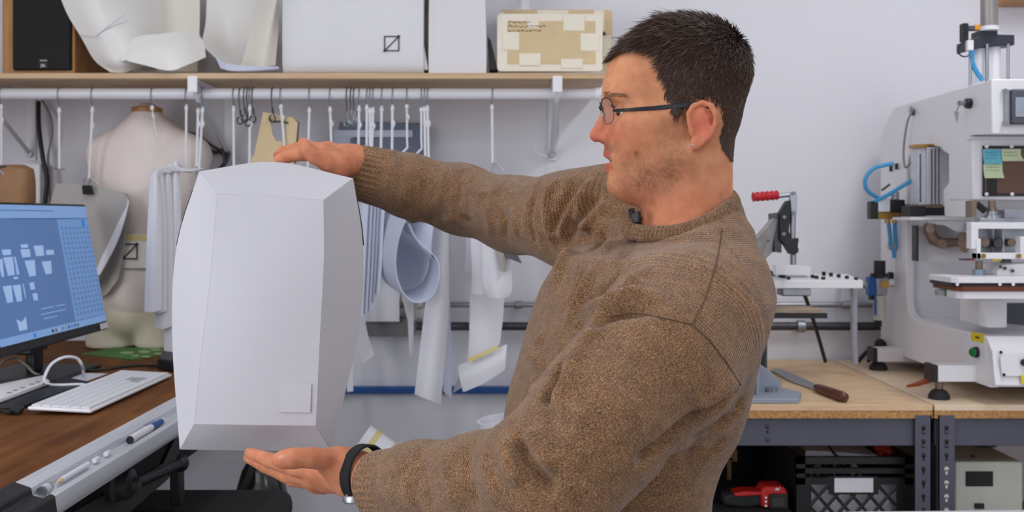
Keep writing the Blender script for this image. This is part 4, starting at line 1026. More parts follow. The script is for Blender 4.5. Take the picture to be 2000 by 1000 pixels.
# ================================================================== air treatment units
fr = thing('air_regulator', 'air filter regulator with black knob and clear bowl on the wall', 'regulator', P(1720, 640, 2.86))
rd = 2.77
def pbox(x0, y0_, x1, y1_, d, th, m_, name, par, bevel=.001):
    return MB().prism([P(x0, y0_, d), P(x1, y0_, d), P(x1, y1_, d), P(x0, y1_, d)], (0, th, 0)).build(name, m_, par, bevel=bevel)
def pcyl(x, y0_, y1_, rpx, d, m_, name, par, r1=None, n=20):
    r = rpx / FPX * d
    return MB().cyl(P(x, y0_, d), P(x, y1_, d), r, None if r1 is None else r1 / FPX * d, n).build(name, m_, par, bevel=.0008)
pcyl(1718, 535, 509, 11, rd, M['black'], 'knob', fr); pcyl(1717, 541, 534, 17, rd, M['black'], 'collar', fr)
pbox(1698, 541, 1712, 578, rd - .01, .03, M['blue_rail'], 'blue_cover', fr, .002)
pbox(1712, 543, 1734, 576, rd - .012, .036, M['steel'], 'metal_body', fr, .002)
pbox(1700, 576, 1712, 586, rd - .01, .02, M['black'], 'lower_bracket', fr)
bowl = mat('cloudy_bowl', srgb(206, 204, 196), .3, var=.04, scale=20)
pcyl(1718, 577, 625, 12, rd, bowl, 'bowl', fr); pcyl(1715, 625, 637, 7, rd, M['black'], 'drain_cock', fr)
pbox(1708, 580, 1712, 616, rd - .022, .006, M['blue_rail'], 'level_strip', fr)
MB().cyl(P(1728, 556, rd - .018), P(1728, 556, rd - .006), .012, n=16).build('gauge_fitting', M['brass'], fr)
MB().cyl(P(1734, 553, rd), P(1744, 551, rd), .010, n=14).build('outlet', M['white_metal'], fr)
pbox(1738, 532, 1746, 560, rd, .02, M['black'], 'elbow', fr)
MB().bb(P(1690, 0, rd).x, P(1700, 0, rd).x, rd, WALL_Y, P(0, 562, rd).z, P(0, 550, rd).z).build('wall_bracket', M['steel'], fr)
pcyl(1745, 532, 504, 4, rd, M['white_metal'], 'tube_connector', fr)
MB().tube([P(1746, 504, rd), P(1746, 488, rd)], .006, 8).build('blue_tube', M['blue_tube'], fr)
MB().tube(spline([P(1746, 490, rd), P(1740, 480, rd), P(1738, 455, rd), P(1733, 420, rd)], 10), .006, 8).build('blue_tube', M['blue_tube'], fr)
MB().tube(spline([P(1746, 490, rd), P(1749, 480, rd), P(1748, 455, rd), P(1747, 420, rd)], 10), .006, 8).build('blue_tube', M['blue_tube'], fr)
pbox(1738, 472, 1752, 488, rd - .005, .02, M['steel'], 'tee_fitting', fr, .003)

rdw, rd = rd, 2.665
va = thing('solenoid_valve', 'black and silver air valve block with blue tubes left of the heat press', 'valve', P(1735, 430, 2.84))
pbox(1701, 393, 1716, 428, rd - .01, .03, M['black'], 'coil', va, .002)
pbox(1716, 387, 1739, 414, rd - .014, .036, M['alu'], 'valve_body', va, .002)
pbox(1739, 390, 1768, 414, rd - .012, .034, M['black'], 'coil', va, .002)
pbox(1702, 414, 1762, 428, rd - .008, .028, M['brass'], 'manifold', va, .002)
pcyl(1748, 390, 375, 8, rd, M['steel'], 'silencer', va)
for x in (1733, 1747):
    pcyl(x, 436, 424, 5, rd, M['brass'], 'port_fitting', va)
MB().bb(P(1728, 0, rd).x, 1.0735, rd + .015, rd + .022, P(0, 410, rd).z, P(0, 398, rd).z).build('mount_bracket', M['steel'], va)
MB().tube(spline([P(1704, 396, rd), P(1735, 380, rd - .03), P(1765, 362, rd - .06), P(1788, 348, rd - .08)], 18), .0055, 8).build('blue_tube', M['blue_tube'], va)
MB().tube(spline([P(1714, 386, rd), P(1694, 372, rd - .02), P(1690, 350, rd - .03), P(1705, 330, rd - .04), P(1726, 323, rd - .05), P(1746, 319, rd - .06)], 28), .0055, 8).build('blue_tube', M['blue_tube'], va)
MB().tube(spline([P(1722, 372, rd), P(1730, 366, rd), P(1738, 360, rd)], 8), .003, 6).build('lead_wire', M['black'], va)

# ================================================================== the heat press
HX = 1.074
hp = thing('heat_press', 'large white pneumatic heat press machine on the right bench', 'machine', (1.3, 2.55, BZ))
outl = [(1720, 265), (1745, 210), (1840, 183), (1937, 156), (1937, 262), (1893, 264), (1893, 424), (1845, 424), (1842, 372), (1880, 318), (1876, 303), (1856, 303), (1842, 295), (1836, 287), (1800, 283), (1784, 292), (1774, 310), (1771, 330), (1771, 450), (1771, 590), (1775, 610), (1786, 622), (1806, 630), (1922, 656), (1933, 757)]
pts = [PX(x, y, HX) for x, y in outl]
pts[2].z = pts[3].z = (pts[1].z + pts[3].z) / 2; pts[1].z = pts[2].z
zb = pts[-1].z; back = pts[0].y
pts += [Vector((HX, back, zb))]
def plate(X, th): return MB().prism([Vector((X, p.y, p.z)) for p in pts], (th, 0, 0))
plate(HX, .02).build('side_plate', M['white_metal'], hp, bevel=.002)
plate(1.52, .02).build('side_plate', M['white_metal'], hp, bevel=.002)
ZT = pts[2].z; YF = pts[3].y
MB().bb(HX + .02, 1.52, pts[18].y + .02, back - .002, zb, ZT - .04).build('rear_column', M['white_metal'], hp)
MB().bb(HX + .02, 1.52, YF, back - .08, ZT - .012, ZT).build('top_cover', M['white_metal'], hp)
hz0 = pts[4].z
MB().bb(HX - .002, 1.542, YF - .004, YF + .02, hz0, ZT + .001).build('head_front', M['white_metal'], hp, bevel=.003)
# lower cover with the brown window
cy = PX(1898, 300, HX).y
cz0, cz1 = P(0, 391, cy).z, P(0, 270, cy).z
MB().bb(HX - .002, 1.54, cy - .006, cy + .12, cz0, cz1).build('front_cover', M['white_metal'], hp, bevel=.004)
MB().prism([Vector((HX - .008, cy - .03, hz0)), Vector((HX - .008, cy + .01, hz0)), Vector((HX - .008, cy + .01, cz1 - .004)), Vector((HX - .008, cy - .008, cz1 - .004))], (.56, 0, 0)).build('cover_lip', M['white_metal'], hp, bevel=.002)
fy = cy - .0075
w0, w1 = P(1919, 285, fy), P(2040, 383, fy)
MB().bb(w0.x, w1.x, fy - .003, fy, w1.z, w0.z).build('window_panel', M['brown_panel'], hp, bevel=.001)
for (a_, b_) in (((1919, 285), (2040, 289)), ((1919, 378), (2040, 383)), ((1919, 285), (1923, 383))):
    p, q_ = P(a_[0], a_[1], fy - .003), P(b_[0], b_[1], fy - .003)
    MB().bb(p.x, q_.x, fy - .0045, fy - .003, q_.z, p.z).build('window_frame', M['ink'], hp)
MB().bb(P(1926, 0, fy).x, P(1946, 0, fy).x, fy - .0036, fy - .003, P(0, 378, fy).z, P(0, 350, fy).z).build('window_shadow_box', M['ink'], hp)
for x, y in ((1927, 286), (1976, 286), (1927, 379), (1977, 379)):
    MB().cyl(P(x, y, fy - .0075), P(x, y, fy - .003), .0042, n=12).build('screw', M['white_metal'], hp)
nt_ = [((1920, 291), (1955, 320), M['sticky_blue']), ((1956, 291), (1994, 315), M['sticky_green']), ((1921, 320), (1958, 348), M['sticky_green'])]
for i, (a_, b_, m_) in enumerate(nt_):
    p, q_ = P(*a_, fy - .005), P(*b_, fy - .005)
    b = MB().patch([[Vector((p.x, fy - .0045, p.z)), Vector((q_.x, fy - .0045, p.z))], [Vector((p.x, fy - .005, (p.z + q_.z) / 2)), Vector((q_.x, fy - .005, (p.z + q_.z) / 2))], [Vector((p.x + .001, fy - .009, q_.z)), Vector((q_.x + .004 * (i == 1), fy - .014, q_.z))]], 6, 4); b.open = True
    nn = b.build('sticky_note', m_, hp, solid=.0004)
    h = MB(); rr = random.Random(i)
    for l in range(2 if i else 3):
        x = p.x + .005
        zz = p.z - .008 - .007 * l
        while x < p.x + .032 - .008 * (l == 2):
            h.tube([Vector((x + .003 * k, fy - .0062 - .0012 * l, zz + rr.uniform(-.0012, .0012))) for k in range(3)], .0004, 4); x += .008
    h.build('handwriting', M['blue_rail'] if i == 0 else M['steel_dark'], hp)
# display on the head
p, q_ = P(1968, 176, YF), P(2060, 244, YF)
MB().bb(p.x, q_.x, YF - .022, YF - .003, q_.z, p.z).build('display_housing', M['grey_metal'], hp, bevel=.004)
p, q_ = P(1983, 190, YF - .022), P(2060, 228, YF - .022)
MB().bb(p.x, q_.x, YF - .0235, YF - .021, q_.z, p.z).build('display_screen', mat('lcd_grey', srgb(166, 174, 188), .25), hp)
p, q_ = P(1958, 176, YF), P(1967, 246, YF)
MB().bb(p.x, q_.x, YF - .012, YF - .003, q_.z, p.z).build('display_bracket', M['steel'], hp)
for y in (178, 241):
    MB().cyl(P(1963, y, YF - .018), P(1963, y, YF - .01), .006, n=12).build('knurled_screw', M['steel'], hp)
# key switch with keys
k = PX(1896, 202, HX)
MB().cyl(k, k + Vector((-.012, 0, 0)), .012, n=20).build('key_switch', M['black'], hp, bevel=.001)
MB().cyl(k + Vector((-.012, 0, 0)), k + Vector((-.03, -.006, 0)), .006, n=12).build('key_bow', M['steel'], hp)
MB().tube([k + Vector((-.028, -.004, -.003)), k + Vector((-.034, .0, -.02))], .0018, 6).build('key_ring', M['steel'], hp)
MB().prism([k + Vector((-.036, .004, -.018)), k + Vector((-.026, .004, -.02)), k + Vector((-.027, .004, -.033)), k + Vector((-.03, .004, -.045)), k + Vector((-.034, .004, -.032))], (0, .002, 0)).build('spare_key', M['steel'], hp)
# cable connectors on the side plate
MB().tube(spline([PX(1783, 214, HX - .012), PX(1772, 240, HX - .02), PX(1765, 290, HX - .02), PX(1767, 325, HX - .02), PX(1775, 322, HX - .012), PX(1786, 302, HX - .004), PX(1800, 285, HX + .01), PX(1816, 274, HX + .01)], 36), .0028, 8).build('sensor_cable', M['cable_grey'], hp)
for x, y in ((1782, 213), (1787, 218), (1744, 328), (1755, 324)):
    c = PX(x, y, HX)
    MB().cyl(c + Vector((0, 0, .007)) + Vector((-.006, 0, 0)), c + Vector((-.006, 0, -.01)), .0042, n=10).build('cable_plug', M['black'] if x != 1782 else M['steel'], hp)
# top cylinder group
ty = 2.36
def tp(px, py): return P(px, py, ty)
def vc(px, y0_, y1_, rpx, m_, name, off=0.0, n=24):
    r = rpx / FPX * ty
    p0, p1 = tp(px, y0_), tp(px, y1_)
    MB().cyl(p0 + Vector((0, off, 0)), p1 + Vector((0, off, 0)), r, n=n).build(name, m_, hp)
zt_px = 424 - (ZT - EYE) * FPX / ty
vc(1932, -60, 58, 16, mat('dull_steel', srgb(168, 162, 158), .4, .5, var=.1, scale=20), 'upper_cylinder'); vc(1932, 52, 60, 17.5, M['white_metal'], 'cylinder_collar')
MB().prism([tp(1915, 58), tp(1949, 58), tp(1949, 67), tp(1982, 68), tp(1982, 88), tp(1930, 90), tp(1900, 96), tp(1886, 100), tp(1886, 80), tp(1915, 70)], (0, .05, 0)).build('clamp_block', mat('navy_block', srgb(48, 50, 64), .45), hp, bevel=.002)
vc(1950, 88, zt_px + 2, 15, M['white_metal'], 'lower_cylinder', .03); vc(1920, 92, zt_px + 2, 14, M['white_metal'], 'lower_cylinder', .03)
for x in (1895, 1928, 1969):
    vc(x, 86, zt_px + 2, 3, M['steel'], 'tie_rod', .0, 10)
pbox(1881, 45, 1892, 80, ty, .02, M['black'], 'sensor_head', hp); pbox(1892, 50, 1905, 58, ty, .02, M['grey_metal'], 'sensor_cap', hp); pbox(1904, 48, 1916, 58, ty, .02, mat('amber_plastic', srgb(232, 156, 30), .4), 'sensor_tip', hp)
pbox(1890, 78, 1902, 98, ty - .01, .02, M['white_metal'], 'air_fitting', hp)
MB().tube(spline([tp(1897, 98) + Vector((0, -.005, 0)), tp(1898, 118), tp(1906, 138), tp(1919, 157)], 16), .006, 8).build('blue_tube', M['blue_tube'], hp)
MB().tube(spline([tp(1883, 78), tp(1872, 94), tp(1874, 106), tp(1884, 111), tp(1893, 108)], 16), .0018, 6).build('sensor_cable', M['black'], hp)
# side cylinder in the notch
sd = PX(1818, 350, HX).y
def sb(x0, y0_, x1, y1_, th, m_, name, o=0.0): return pbox(x0, y0_, x1, y1_, sd + o, th, m_, name, hp, .001)
sb(1794, 286, 1808, 402, .05, M['alu'], 'cylinder_body', -.01); sb(1811, 284, 1840, 402, .05, M['alu'], 'cylinder_body', -.02)
for x in (1819, 1826, 1833): sb(x, 290, x + 2, 400, .004, M['steel_dark'], 'cylinder_groove', -.022)
sb(1797, 300, 1799, 395, .004, M['steel_dark'], 'cylinder_groove', -.013)
sb(1790, 281, 1842, 288, .05, M['brass'], 'cylinder_cap', -.02); sb(1794, 399, 1842, 406, .05, M['bronze'], 'cylinder_foot', -.021)
sb(1778, 402, 1808, 423, .06, M['black'], 'cylinder_block', -.03); sb(1808, 402, 1856, 421, .05, M['black'], 'cylinder_block', -.02)
# bracket shelf and toggle links
MB().prism([P(1778, 424, sd - .03), P(1898, 424, sd - .03), P(1898, 430, sd - .03), P(1778, 430, sd - .03)], (0, .12, 0)).build('link_shelf', M['white_metal'], hp, bevel=.001)
MB().prism([P(1810, 430, sd - .02), P(1896, 430, sd - .02), P(1896, 455, sd - .02), P(1868, 453, sd - .02), P(1845, 440, sd - .02), P(1815, 436, sd - .02)], (0, .015, 0)).build('gusset', M['white_metal'], hp, bevel=.001)
MB().prism([P(1790, 440, sd + .03), P(1895, 440, sd + .03), P(1895, 510, sd + .03), P(1790, 510, sd + .03)], (0, .02, 0)).build('inner_plate', M['white_metal'], hp)
MB().prism([P(1790, 440, sd - .01), P(1794, 440, sd - .01), P(1794, 510, sd - .01), P(1790, 510, sd - .01)], (0, .03, 0)).build('guide_strip', M['black'], hp)
MB().tube([P(1816, 436, sd - .005), P(1816, 452, sd - .005), P(1824, 468, sd - .01), P(1840, 475, sd - .015), P(1882, 472, sd - .02)], [.014, .015, .016, .014, .010], 12).build('toggle_link', M['bronze'], hp)
for x, y, r in ((1817, 447, 9), (1841, 477, 9), (1883, 474, 12), (1884, 485, 8), (1880, 462, 9)):
    MB().cyl(P(x, y, sd - .035), P(x, y, sd + .02), r / FPX * sd, n=18).build('link_pin', M['bronze'], hp, bevel=.001)
for y in (440, 447):
    MB().cyl(P(1888, y, sd - .028), P(1888, y, sd - .018), .005, n=10).build('bolt', M['steel'], hp)
# head frame with windows
hd = 2.26
def hb(x0, y0_, x1, y1_, o, th, m_, name, bv=.001): return pbox(x0, y0_, x1, y1_, hd + o, th, m_, name, hp, bv)
hb(1897, 434, 2060, 447, 0, .025, M['white_metal'], 'frame_bar'); hb(1897, 447, 1911, 486, 0, .025, M['white_metal'], 'frame_bar'); hb(1908, 466, 1916, 506, -.004, .025, M['white_metal'], 'frame_bar'); hb(1908, 494, 2060, 506, -.004, .025, M['white_metal'], 'frame_bar'); hb(1993, 462, 2004, 496, -.004, .025, M['white_metal'], 'frame_bar')
hb(1910, 446, 2060, 495, .07, .02, M['steel'], 'frame_back')
for x, y, r in ((1923, 473, 9), (1950, 475, 9), (1976, 474, 8)):
    MB().cyl(P(x, y, hd + .02), P(x, y, hd + .075), r / FPX * hd, n=18).build('spring_guide', M['bronze'] if x != 1950 else M['steel_dark'], hp, bevel=.001)
hb(1958, 447, 1962, 494, .02, .04, M['steel'], 'divider')
for x in (1921, 1990):
    MB().cyl(P(x, 500, hd - .012), P(x, 500, hd - .003), .0055, n=14).build('gold_screw', M['brass'], hp)
hb(1897, 392, 1908, 424, .02, .03, M['bronze'], 'guide_post'); vc_ = None
MB().tube([P(1907, 398, hd + .03), P(1924, 412, hd + .03)], .008, 8).build('cross_link', M['black'], hp)
for y0_, y1_, r in ((392, 404, 7), (404, 412, 9), (412, 420, 12), (420, 434, 17)):
    MB().cyl(P(1937, y0_, hd + .04), P(1937, y1_, hd + .04), r / FPX * hd, n=18).build('spindle_nut', M['bronze'] if y0_ < 412 else M['steel'], hp, bevel=.0008)
hb(1962, 410, 2060, 434, .05, .04, M['steel'], 'cover_box'); hb(1914, 426, 2000, 434, .02, .03, M['steel'], 'base_plate')
hb(1880, 505, 1896, 509, .02, .02, M['steel_dark'], 'gauge_rod'); hb(1896, 505, 1903, 509, .018, .02, M['red_dark'], 'gauge_mark'); hb(1903, 505, 1938, 509, .02, .02, M['steel'], 'gauge_rod'); hb(1938, 504, 1957, 510, .018, .02, M['yellow'], 'gauge_label'); hb(1960, 506, 1976, 513, .018, .02, M['steel_dark'], 'gauge_clip')
MB().cyl(P(1912, 510, hd + .04), P(1912, 528, hd + .04), .008, n=14).build('screw_jack', M['bronze'], hp)
MB().cyl(P(1912, 526, hd + .04), P(1912, 539, hd + .04), .015, n=16).build('jack_base', mat('pale_blue_zinc', srgb(150, 176, 190), .4, .5), hp)
MB().prism([P(1948, 530, hd + .02), P(1958, 517, hd + .02), P(1990, 515, hd + .02), P(2060, 515, hd + .02), P(2060, 538, hd + .02), P(1948, 538, hd + .02)], (0, .1, 0)).build('lower_carriage', M['white_metal'], hp, bevel=.001)
for x, y in ((1954, 521), (1963, 524), (1978, 529)):
    MB().cyl(P(x, y, hd + .012), P(x, y, hd + .02), .004, n=10).build('bolt', M['steel_dark'], hp)
# platens
def platen(x0, y0_, y1_, d, m_, name, depth=.13, bv=.001):
    a_ = P(x0, y0_, d); h = a_.z - P(x0, y1_, d).z
    X1 = 1.56
    MB().prism([Vector((a_.x, d + depth, a_.z)), Vector((a_.x, d + .012, a_.z)), Vector((a_.x + .012, d, a_.z)), Vector((X1, d, a_.z)), Vector((X1, d + depth, a_.z))], (0, 0, -h)).build(name, m_, hp, bevel=bv)
platen(1862, 542, 553, 2.2, M['white_metal'], 'upper_platen')
platen(1864, 553, 560, 2.205, M['grey_metal'] if False else M['black'], 'platen_rail')
platen(1870, 559, 569, 2.205, M['orange'] if False else mat('brown_silicone', srgb(120, 62, 36), .6), 'silicone_pad')
platen(1872, 569, 584, 2.21, M['white_metal'], 'lower_platen')
for x in (1870, 1953, 1979):
    MB().cyl(P(x, 555.5, 2.198), P(x, 555.5, 2.206), .0035, n=10).build('screw', M['white_metal'], hp)
pbox(1848, 560, 1858, 579, 2.27, .01, M['green_btn'], 'green_tab', hp)
pbox(1832, 566, 1868, 577, 2.275, .02, M['steel'], 'end_fitting', hp)
pd = 2.33
pz = P(0, 640, pd).z
MB().prism([P(1912, 586, pd), P(1929, 583, pd - .03), P(1967, 583, pd - .03), P(1967, 640, pd - .03), P(1929, 640, pd - .03), P(1912, 635, pd)], (0, .1, 0)).build('platen_post', M['white_metal'], hp, bevel=.002)
MB().prism([P(1900, 592, 2.5), P(2060, 592, 2.5), P(2060, 640, 2.5), P(1912, 628, 2.5)], (0, .01, 0)).build('dark_recess_panel', M['grey_metal'], hp)
# base box front
by = PX(1925, 700, HX).y - .03
bz1 = PX(1922, 656, HX).z
MB().prism([Vector((HX + .001, by + .10, bz1 - .002)), Vector((HX + .001, by + .03, bz1)), Vector((HX + .001, by, bz1 - .03)), Vector((HX + .001, by - .012, zb + .008)), Vector((HX + .001, by + .10, zb))], (.47, 0, 0)).build('base_front', M['white_metal'], hp, bevel=.002)
MB().bb(HX + .02, 1.52, by + .03, back, bz1 - .012, bz1 - .002).build('base_top', M['white_metal'], hp)
MB().bb(HX + .002, 1.538, by + .02, back, zb, zb + .01).build('base_floor', M['white_metal'], hp)
q_ = PX(1909, 659, HX)
MB().prism([PX(1897, 648, HX - .0004), PX(1922, 652, HX - .0004), PX(1921, 670, HX - .0004), PX(1897, 665, HX - .0004)], (-.0006, 0, 0)).build('warning_sticker', M['yellow'], hp)
MB().prism([PX(1905, 656, HX - .0012), PX(1913, 658, HX - .0012), PX(1913, 662, HX - .0012), PX(1905, 660, HX - .0012)], (-.0003, 0, 0)).build('sticker_print', M['wood_dark'], hp)
q_ = PX(1909, 688, HX)
MB().cyl(q_, q_ + Vector((-.008, 0, 0)), .0125, n=22).build('button_bezel', M['black'], hp, bevel=.001)
MB().cyl(q_ + Vector((-.008, 0, 0)), q_ + Vector((-.014, -.002, 0)), .0105, n=22).build('start_button', M['green_btn'], hp, bevel=.002)
fp = [P(1953, 688, by - .012), P(2060, 688, by - .012), P(2060, 735, by - .014), P(1957, 735, by - .014)]
MB().prism(fp, (0, .004, 0)).build('service_panel', M['white_metal'], hp, bevel=.001)
for x, y in ((1955, 688), (1961, 732)):
    MB().cyl(P(x, y, by - .016), P(x, y, by - .01), .0035, n=10).build('screw', M['ink'], hp)
MB().cyl(P(2001, 708, by - .02), P(2001, 708, by - .008), .008, n=14).build('panel_knob', M['ink'], hp)
pbox(1995, 733, 2030, 750, by - .018, .004, M['yellow'], 'warning_sticker', hp)
# feet on outrigger bars
for (yy, z0px, z1px, xo) in ((None, 0, 0, 0),):
    pass
def outrigger(pl, pr, ytop, ybot, d, padx, pady):
    a_, c_ = P(pl, ytop, d), P(pr, ybot, d)
    MB().bb(a_.x, HX + .1, d, d + .05, c_.z, a_.z).build('outrigger_bar', M['white_metal'], hp, bevel=.002)
    MB().bb(a_.x - .012, a_.x, d - .001, d + .051, c_.z - .001, a_.z + .001).build('bar_cap', M['black'], hp, bevel=.002)
    f = P(padx, pady, d); f.z = BZ; f.y = d + .025
    MB().cyl(f + Vector((0, 0, .02)), Vector((f.x, f.y, c_.z)), .009, n=12).build('foot_screw', M['bronze'], hp)
    MB().lathe(f, (0, 0, 1), [(0, .024), (.008, .024), (.018, .018), (.024, .008)], 22).build('foot_pad', M['rubber'], hp)
outrigger(1714, 1775, 681, 707, 2.74, 1722, 730)
outrigger(1832, 1905, 714, 746, 2.30, 1843, 770)
t = slab([(1770, 757), (1795, 754), (1834, 742), (1822, 738)], .006, 0).build('orange_strip', M['orange'], None, bevel=.001)
tag(t, 'small orange plastic strip lying under the heat press on the bench', 'strip')

# small wooden board high on the wall at the right corner
t = MB().bb(P(1951, 0, 2.96).x, P(2100, 0, 2.96).x, 2.90, 2.998, P(0, 9, 2.96).z, P(0, -30, 2.96).z)
tag(t.build('wall_plank', M['oak'], bevel=.002), 'brown wooden plank on the wall at the upper right corner', 'plank')

# ================================================================== below the benches
sh = .5555
cr = thing('milk_crate', 'black plastic milk crate holding white papers under the bench', 'crate', (.76, 2.45, sh))
X0, X1 = P(1556, 0, 2.32).x, P(1784, 0, 2.32).x
Y0, Y1 = 2.32, 2.60
zc1 = P(0, 893, 2.32).z
H = zc1 - sh
for (y, nm) in ((Y0, 'crate_front'), (Y1, 'crate_back')):
    b = MB()
    for zz, hh in ((zc1 - .008, .016), (zc1 - .032, .012), (zc1 - .056, .016), (sh + .006, .012), (sh + .03, .008)):
        b.bb(X0, X1, y, y + .012, zz - hh / 2, zz + hh / 2)
    for xx in (X0, X1 - .02): b.bb(xx, xx + .02, y, y + .012, sh, zc1)
    xl, xr = P(1582, 0, y).x, P(1752, 0, y).x
    zl, zh = sh + .03, zc1 - .064
    n = 5; st_ = (xr - xl) / n
    for k in range(n):
        for s in (0, 1):
            p0 = Vector((xl + k * st_, y + .004, zl)); p1 = Vector((xl + (k + 1) * st_, y + .004, zl + st_ * 1.15))
            for rpt in range(8):
                z_a = zl + rpt * st_ * 1.15; z_b = z_a + st_ * 1.15
                if z_b > zh + .02: break
                b.tube([(xl + (k + s) * st_, y + .004, z_a), (xl + (k + 1 - s) * st_, y + .004, z_b)], .0042, 5)
    b.bb(X0 + .02, xl, y, y + .006, sh, zh); b.bb(xr, X1 - .02, y, y + .006, sh, zh)
    b.build(nm, M['black'], cr)
for xx, nm in ((X0, 'crate_side'), (X1 - .01, 'crate_side')):
    MB().bb(xx, xx + .01, Y0 + .012, Y1, sh, zc1).build(nm, M['black'], cr)
MB().bb(X0, X1, Y0, Y1, sh, sh + .006).build('crate_floor', M['black'], cr)
pbox(1630, 934, 1706, 962, Y0 - .002, .003, M['paper'], 'crate_label', cr)
pbox(1620, 930, 1716, 966, Y0 - .0005, .004, M['black'], 'label_frame', cr)
t = MB().prism([P(1584, 940, 2.36), P(1760, 940, 2.36), P(1760, 1035, 2.36), P(1584, 1035, 2.36)], (0, .02, 0))
tag(t.build('paper_stack', M['paper'], bevel=.001), 'white paper stack seen through the crate lattice', 'paper', 'papers in the crate')
t = MB().prism([P(1572, 899, 2.42), P(1574, 880, 2.42), P(1650, 884, 2.42), P(1715, 890, 2.42), P(1716, 899, 2.42)], (0, .1, 0))
tag(t.build('paper_stack', M['paper']), 'white papers sticking out of the top of the crate', 'paper', 'papers in the crate')
c = MB().tube(spline([P(1618, 870, 2.44), P(1628, 884, 2.415), P(1640, 896, 2.40), P(1650, 905, 2.40)], 10), .003, 6)
tag(c.build('crate_cable', M['black']), 'thin black cable falling over the papers in the crate', 'cable')
t = thing('red_clamp', 'red and orange plastic clamp lying at the crate top', 'clamp', P(1735, 895, 2.45))
MB().ball(P(1732, 878, 2.45), (.032, .03, .014), 20, 10, Matrix.Rotation(.2, 3, 'Y')).build('clamp_body', mat('orange_red', srgb(206, 66, 34), .35, var=.1), t)
pbox(1719, 880, 1728, 897, 2.42, .03, M['red'], 'clamp_lever', t, .002)
MB().bb(t.location.x - .03, t.location.x + .01, 2.44, 2.47, sh + .006, t.location.z - .002).build('clamp_bar', M['black'], t)

# red thermal tool on a dark case
cs_ = thing('tool_case', 'dark tool case standing in the shade under the bench', 'case', (.5, 2.5, sh))
zt = P(0, 997, 2.32).z
MB().bb(.28, .655, 2.30, 2.60, sh, zt).build('case_body', M['black_soft'], cs_, bevel=.008)
MB().bb(.30, .635, 2.297, 2.301, zt - .03, zt - .02).build('lid_seam', M['black'], cs_)
rt = thing('thermal_tool', 'red and black handheld tool with small screen lying on the dark case', 'tool', P(1480, 996, 2.33))
zt2 = zt + .0005
def tool(x0, y0_, x1, y1_, d, th, m_, nm, bv=.004): return pbox(x0, y0_, x1, y1_, d, th, m_, nm, rt, bv)
MB().prism([P(1414, 967, 2.34), P(1450, 962, 2.34), P(1490, 962, 2.34), P(1490, 990, 2.34), P(1450, 994, 2.34), P(1414, 988, 2.34)], (0, .04, 0)).build('handle', M['rubber'], rt, bevel=.008, segs=3)
MB().prism([P(1433, 964, 2.335), P(1455, 960, 2.335), P(1492, 961, 2.335), P(1492, 967, 2.335), P(1437, 970, 2.335)], (0, .045, 0)).build('red_stripe', M['red_dark'], rt, bevel=.002)
MB().prism([P(1487, 961, 2.33), P(1493, 950, 2.33), P(1533, 951, 2.33), P(1540, 966, 2.33), P(1540, 995, 2.33), P(1487, 992, 2.33)], (0, .055, 0)).build('tool_head', M['red_dark'], rt, bevel=.006)
tool(1503, 966, 1540, 996, 2.322, .01, M['rubber'], 'screen_bezel', .003); tool(1508, 973, 1533, 991, 2.3205, .003, mat('dark_screen', srgb(52, 52, 46), .2), 'tool_screen', .001)
for y in (972, 980, 988):
    MB().cyl(P(1496, y, 2.324), P(1496, y, 2.331), .0026, n=10).build('button', M['paper'], rt)
b = MB()
b.prism([P(1514, 958, 2.3285), P(1517, 952, 2.3285), P(1519, 956, 2.3285), P(1524, 951, 2.3285), P(1520, 959, 2.3285), P(1517, 957, 2.3285)], (0, .003, 0))
b.build('white_mark', M['paper'], rt)

# dark cloth heap behind the tool (black bags in the shade)
rr = random.Random(11)
hp_ = MB()
rings = []
for k in range(9):
    f = k / 8; z = sh + f * .38
    rings.append([Vector((.46 + (.27 - .05 * f) * math.cos(a) * (1 + rr.uniform(-.1, .1)), 2.76 + (.13 - .05 * f) * math.sin(a) * (1 + rr.uniform(-.1, .1)), z)) for a in [2 * math.pi * j / 18 for j in range(18)]])
hp_.loft(rings)
tag(hp_.build('black_sack', M['black_soft'], sub=1), 'crumpled black sack at the back under the bench', 'sack')
t = MB().prism([P(1418, 878, 2.58), P(1440, 878, 2.58), P(1440, 902, 2.58), P(1418, 898, 2.58)], (0, .01, 0)); 
t.bb(P(1425, 0, 2.58).x, P(1432, 0, 2.58).x, 2.602, 2.61, sh, P(0, 895, 2.58).z); t.bb(P(1425, 0, 2.58).x, P(1432, 0, 2.58).x, 2.58, 2.61, P(0, 899, 2.58).z, P(0, 895, 2.58).z)
tag(t.build('hanging_tag', M['kraft_dark']), 'small brown card standing in front of the black sack under the bench', 'card')

# beige power unit
pu = thing('power_unit', 'beige metal power unit with small dark display under the right bench', 'power unit', (1.2, 2.5, sh))
xa, xb = P(1866, 0, 2.33).x, P(1998, 0, 2.33).x
zt = P(0, 902, 2.33).z
MB().bb(xa, xb, 2.33, 2.75, sh, zt).build('case', M['beige'], pu, bevel=.004)
pbox(1887, 921, 1940, 950, 2.327, .004, M['ink'], 'display_frame', pu); pbox(1890, 924, 1936, 947, 2.3262, .003, mat('dark_display', srgb(30, 22, 24), .15), 'display', pu, 0)
pbox(1905, 984, 1923, 994, 2.325, .006, M['ink'], 'socket', pu)
MB().cyl(Vector((P(1940, 0, 2.45).x, 2.5, zt)), Vector((P(1940, 0, 2.45).x, 2.5, zt + .03)), .03, n=18).build('cable_gland', M['black'], pu)
MB().cyl(Vector((P(1908, 0, 2.36).x, 2.38, zt)), Vector((P(1908, 0, 2.36).x, 2.38, zt + .003)), .004, n=10).build('screw', M['ink'], pu)
# ================================================================== implicit surfaces for organic forms
def V3(p): return np.array([p[0], p[1], p[2]], dtype=np.float64)

